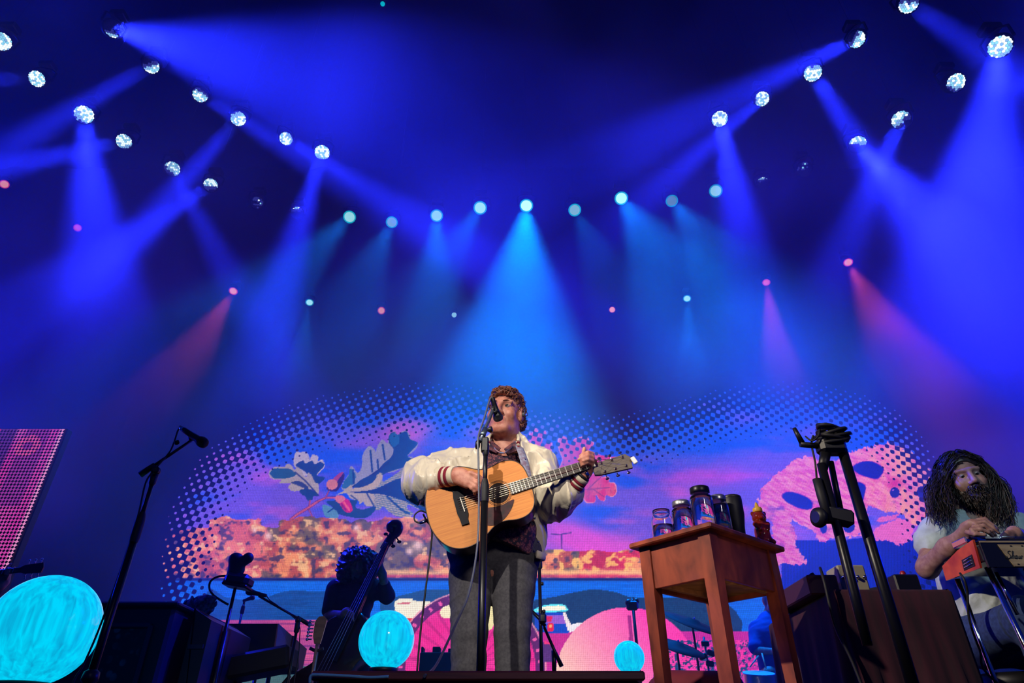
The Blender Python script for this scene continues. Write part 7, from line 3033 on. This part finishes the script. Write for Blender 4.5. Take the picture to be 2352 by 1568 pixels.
def build_drums():
    q = P
    Y = 8.4
    blk = mat('cymbal_dark', (.006, .006, .008), .75, spec=.12)
    def cymbal(px, py, rpx, Y, tilt, label):
        c = q(px, py, Y)
        r = S(rpx, c)
        t = thing('cymbal', label, 'cymbal', (c.x, Y, 0))
        b = MB()
        ax = Vector((tilt, -.42, 1)).normalized()
        b.lathe(c, ax, [(.02, .036), (r * .18, .034), (r * .26, .012), (r * .6, .0), (r, -.018), (r, -.021), (r * .6, -.004), (r * .2, .006), (.02, .028)], 40)
        b.build('plate', blk, t)
        b = MB()
        b.lathe(c + ax * .03, ax, [(.018, 0), (.014, .02), (.006, .03)], 10)
        b.build('wing_nut', CHROME, t)
        T('stand_tube', [c + ax * .03, c - ax * .04, Vector((c.x, Y + .05, c.z - .2)), Vector((c.x, Y + .05, 0))], .013, BLACKM, t, 8)
        for k in range(3):
            a = .4 + k * 2.094
            T('leg', [(c.x, Y + .05, .3), (c.x + .28 * math.cos(a), Y + .05 + .28 * math.sin(a), .006)], .009, BLACKM, t, 6)
    cymbal(1592, 1428, 68, 8.6, .35, 'large dark crash cymbal tilted over the drum kit')
    cymbal(1556, 1481, 62, 8.1, .28, 'lower dark cymbal below the crash cymbal on the drum kit')
    # drummer
    shirt = mat('royal_blue_shirt', srgb(30, 66, 170), .8, noise=.2, nscale=20)
    Yd = 8.9
    g = q(1768, 1470, Yd)
    root = thing('person', 'drummer in a blue shirt bent over the kit behind the table', 'person', (g.x, Yd, 0))
    f = Field((g.x - .55, 8.2, 0), (g.x + .6, 9.5, 2.3), .014)
    z = g.z
    f.chain([Vector((g.x + .06, Yd, z + .34)), Vector((g.x, Yd, z + .1)), Vector((g.x + .03, Yd + .05, z - .35))], [.06, .16, .15], .06)
    O = Vector((g.x + .1, Yd - .06, z + .42))
    R = head_rot(-15, 18)
    head_field(f, O, R, 1.05, 0, (g.x + .06, Yd, z + .25), .06)
    f.chain([Vector((g.x - .16, Yd, z + .14)), Vector((g.x - .24, Yd - .15, z - .14)), Vector((g.x - .12, Yd - .42, z - .18))], [.06, .05, .035], .03)
    f.chain([Vector((g.x + .22, Yd, z + .14)), Vector((g.x + .3, Yd - .15, z - .14)), Vector((g.x + .16, Yd - .42, z - .18))], [.06, .05, .035], .03)
    for s in (-1, 1):
        hnd = Vector((g.x + (.16 if s > 0 else -.12), Yd - .46, z - .18))
        f.ell(hnd, (.045, .05, .04), .02)
        for j in range(4):
            finger(f, [hnd + Vector((-.03 + .02 * j, -.03, .01)), hnd + Vector((-.03 + .02 * j, -.06, -.02)), hnd + Vector((-.03 + .02 * j, -.04, -.045))], .013, .010)
        f.chain([Vector((g.x + s * .1, Yd + .05, z - .4)), Vector((g.x + s * .2, Yd - .35, z - .42)), Vector((g.x + s * .2, Yd - .35, .1))], [.10, .08, .05], .04)
    f.mesh('body', [SKIN_D, LIP, MOUTH, EYEW, EYED], root, head_region(O, R, 1.05))
    f = Field((g.x - .55, 8.4, z - .6), (g.x + .6, 9.5, z + .45), .014)
    f.chain([Vector((g.x + .03, Yd, z + .2)), Vector((g.x, Yd, z + .06)), Vector((g.x + .03, Yd + .05, z - .4))], [.14, .21, .20], .06)
    f.chain([Vector((g.x - .14, Yd, z + .14)), Vector((g.x - .24, Yd - .13, z - .10))], [.10, .085], .04)
    f.chain([Vector((g.x + .2, Yd, z + .14)), Vector((g.x + .3, Yd - .13, z - .10))], [.10, .085], .04)
    f.displace(folds(73, .03, 6, 6, 9))
    f.mesh('shirt', shirt, root)
    h = Field(tuple(O + Vector((-.16, -.18, -.16))), tuple(O + Vector((.16, .2, .22))), .012)
    h.ell(O + Vector((0, .03, .05)), (.10, .115, .10), .02)
    h.ell(O + Vector((0, -.1, -.03)), (.09, .08, .08), .02, cut=True)
    h.mesh('hair', HAIR_K, root)
    for (a, b_, lb) in [((1742, 1506), (1722, 1532), 'pale drumstick crossing in front of the drummer'), ((1750, 1500), (1760, 1536), 'pale drumstick held upright by the drummer')]:
        o = T('drumstick', [q(*a, Yd - .5), q(*b_, Yd - .6)], [.010, .007], mat('stick_hickory', srgb(214, 180, 140), .5), None, 8)
        tag(o, lb, 'drumstick')
    # snare with white head, and bass drum
    c = q(1742, 1556, 8.3)
    t = thing('snare_drum', 'white-headed snare drum in front of the drummer', 'drum', (c.x, 8.3, 0))
    b = MB()
    b.lathe((c.x, 8.3, c.z - .10), (0, -.25, 1), [(.17, 0), (.17, .14)], 32)
    b.build('shell', mat('drum_silver', (.5, .5, .55), .3, metal=.8), t)
    b = MB()
    b.lathe((c.x, 8.3 - .035, c.z + .035), (0, -.25, 1), [(.175, 0), (.178, .012), (.165, .014), (.001, .014)], 32)
    b.build('drum_head', mat('drum_skin', srgb(220, 220, 220), .6), t)
    for k in range(3):
        a = k * 2.094
        T('stand_leg', [(c.x, 8.3, c.z - .1), (c.x + .2 * math.cos(a), 8.3 + .2 * math.sin(a), .0)], .010, CHROME, t, 8)
    # hi-hat hardware seen through the table legs
    c = q(1622, 1500, 8.2)
    t = thing('cymbal_clamp_stand', 'chrome drum hardware with clamps between the cymbals', 'stand', (c.x, 8.2, 0))
    T('tube', [(c.x, 8.2, 0), (c.x, 8.2, q(1622, 1462, 8.2).z)], .014, CHROME, t, 8)
    for (dx, y) in [(0, 1478), (.05, 1500), (-.05, 1508), (.02, 1524)]:
        b = MB()
        b.box((c.x + dx, 8.18, q(1622, y, 8.2).z), (.09, .05, .06), Matrix.Rotation(dx * 8, 3, 'Y'), .012)
        b.build('clamp', BLACKM, t)
    # red cushion close by, under the table
    c = q(1590, 1560, 3.6)
    zt = q(1590, 1537, 3.6).z
    t = thing('red_ottoman', 'dark red upholstered ottoman seen between the table legs', 'ottoman', (c.x, 3.75, 0))
    red = mat('red_upholstery', srgb(120, 32, 44), .8, noise=.2, nscale=10)
    f = Field((c.x - .30, 3.4, zt - .2), (c.x + .38, 4.1, zt + .06), .012)
    f.cone((c.x - .10, 3.75, zt - .08), (c.x + .18, 3.75, zt - .085), .085, .085, .05)
    f.cone((c.x - .10, 3.62, zt - .08), (c.x + .18, 3.62, zt - .085), .080, .080, .05)
    f.cone((c.x - .10, 3.88, zt - .08), (c.x + .18, 3.88, zt - .085), .080, .080, .05)
    f.mesh('cushion', red, t)
    b = MB()
    b.box((c.x + .04, 3.75, (zt - .12) / 2), (.40, .40, zt - .13), None, .02)
    b.build('base', mat('ottoman_base', (.02, .006, .008), .7), t)


build_bassist()
build_bass()
build_back_stands()
build_amps()
build_cabinet()
build_left_guitarist()
build_drums()
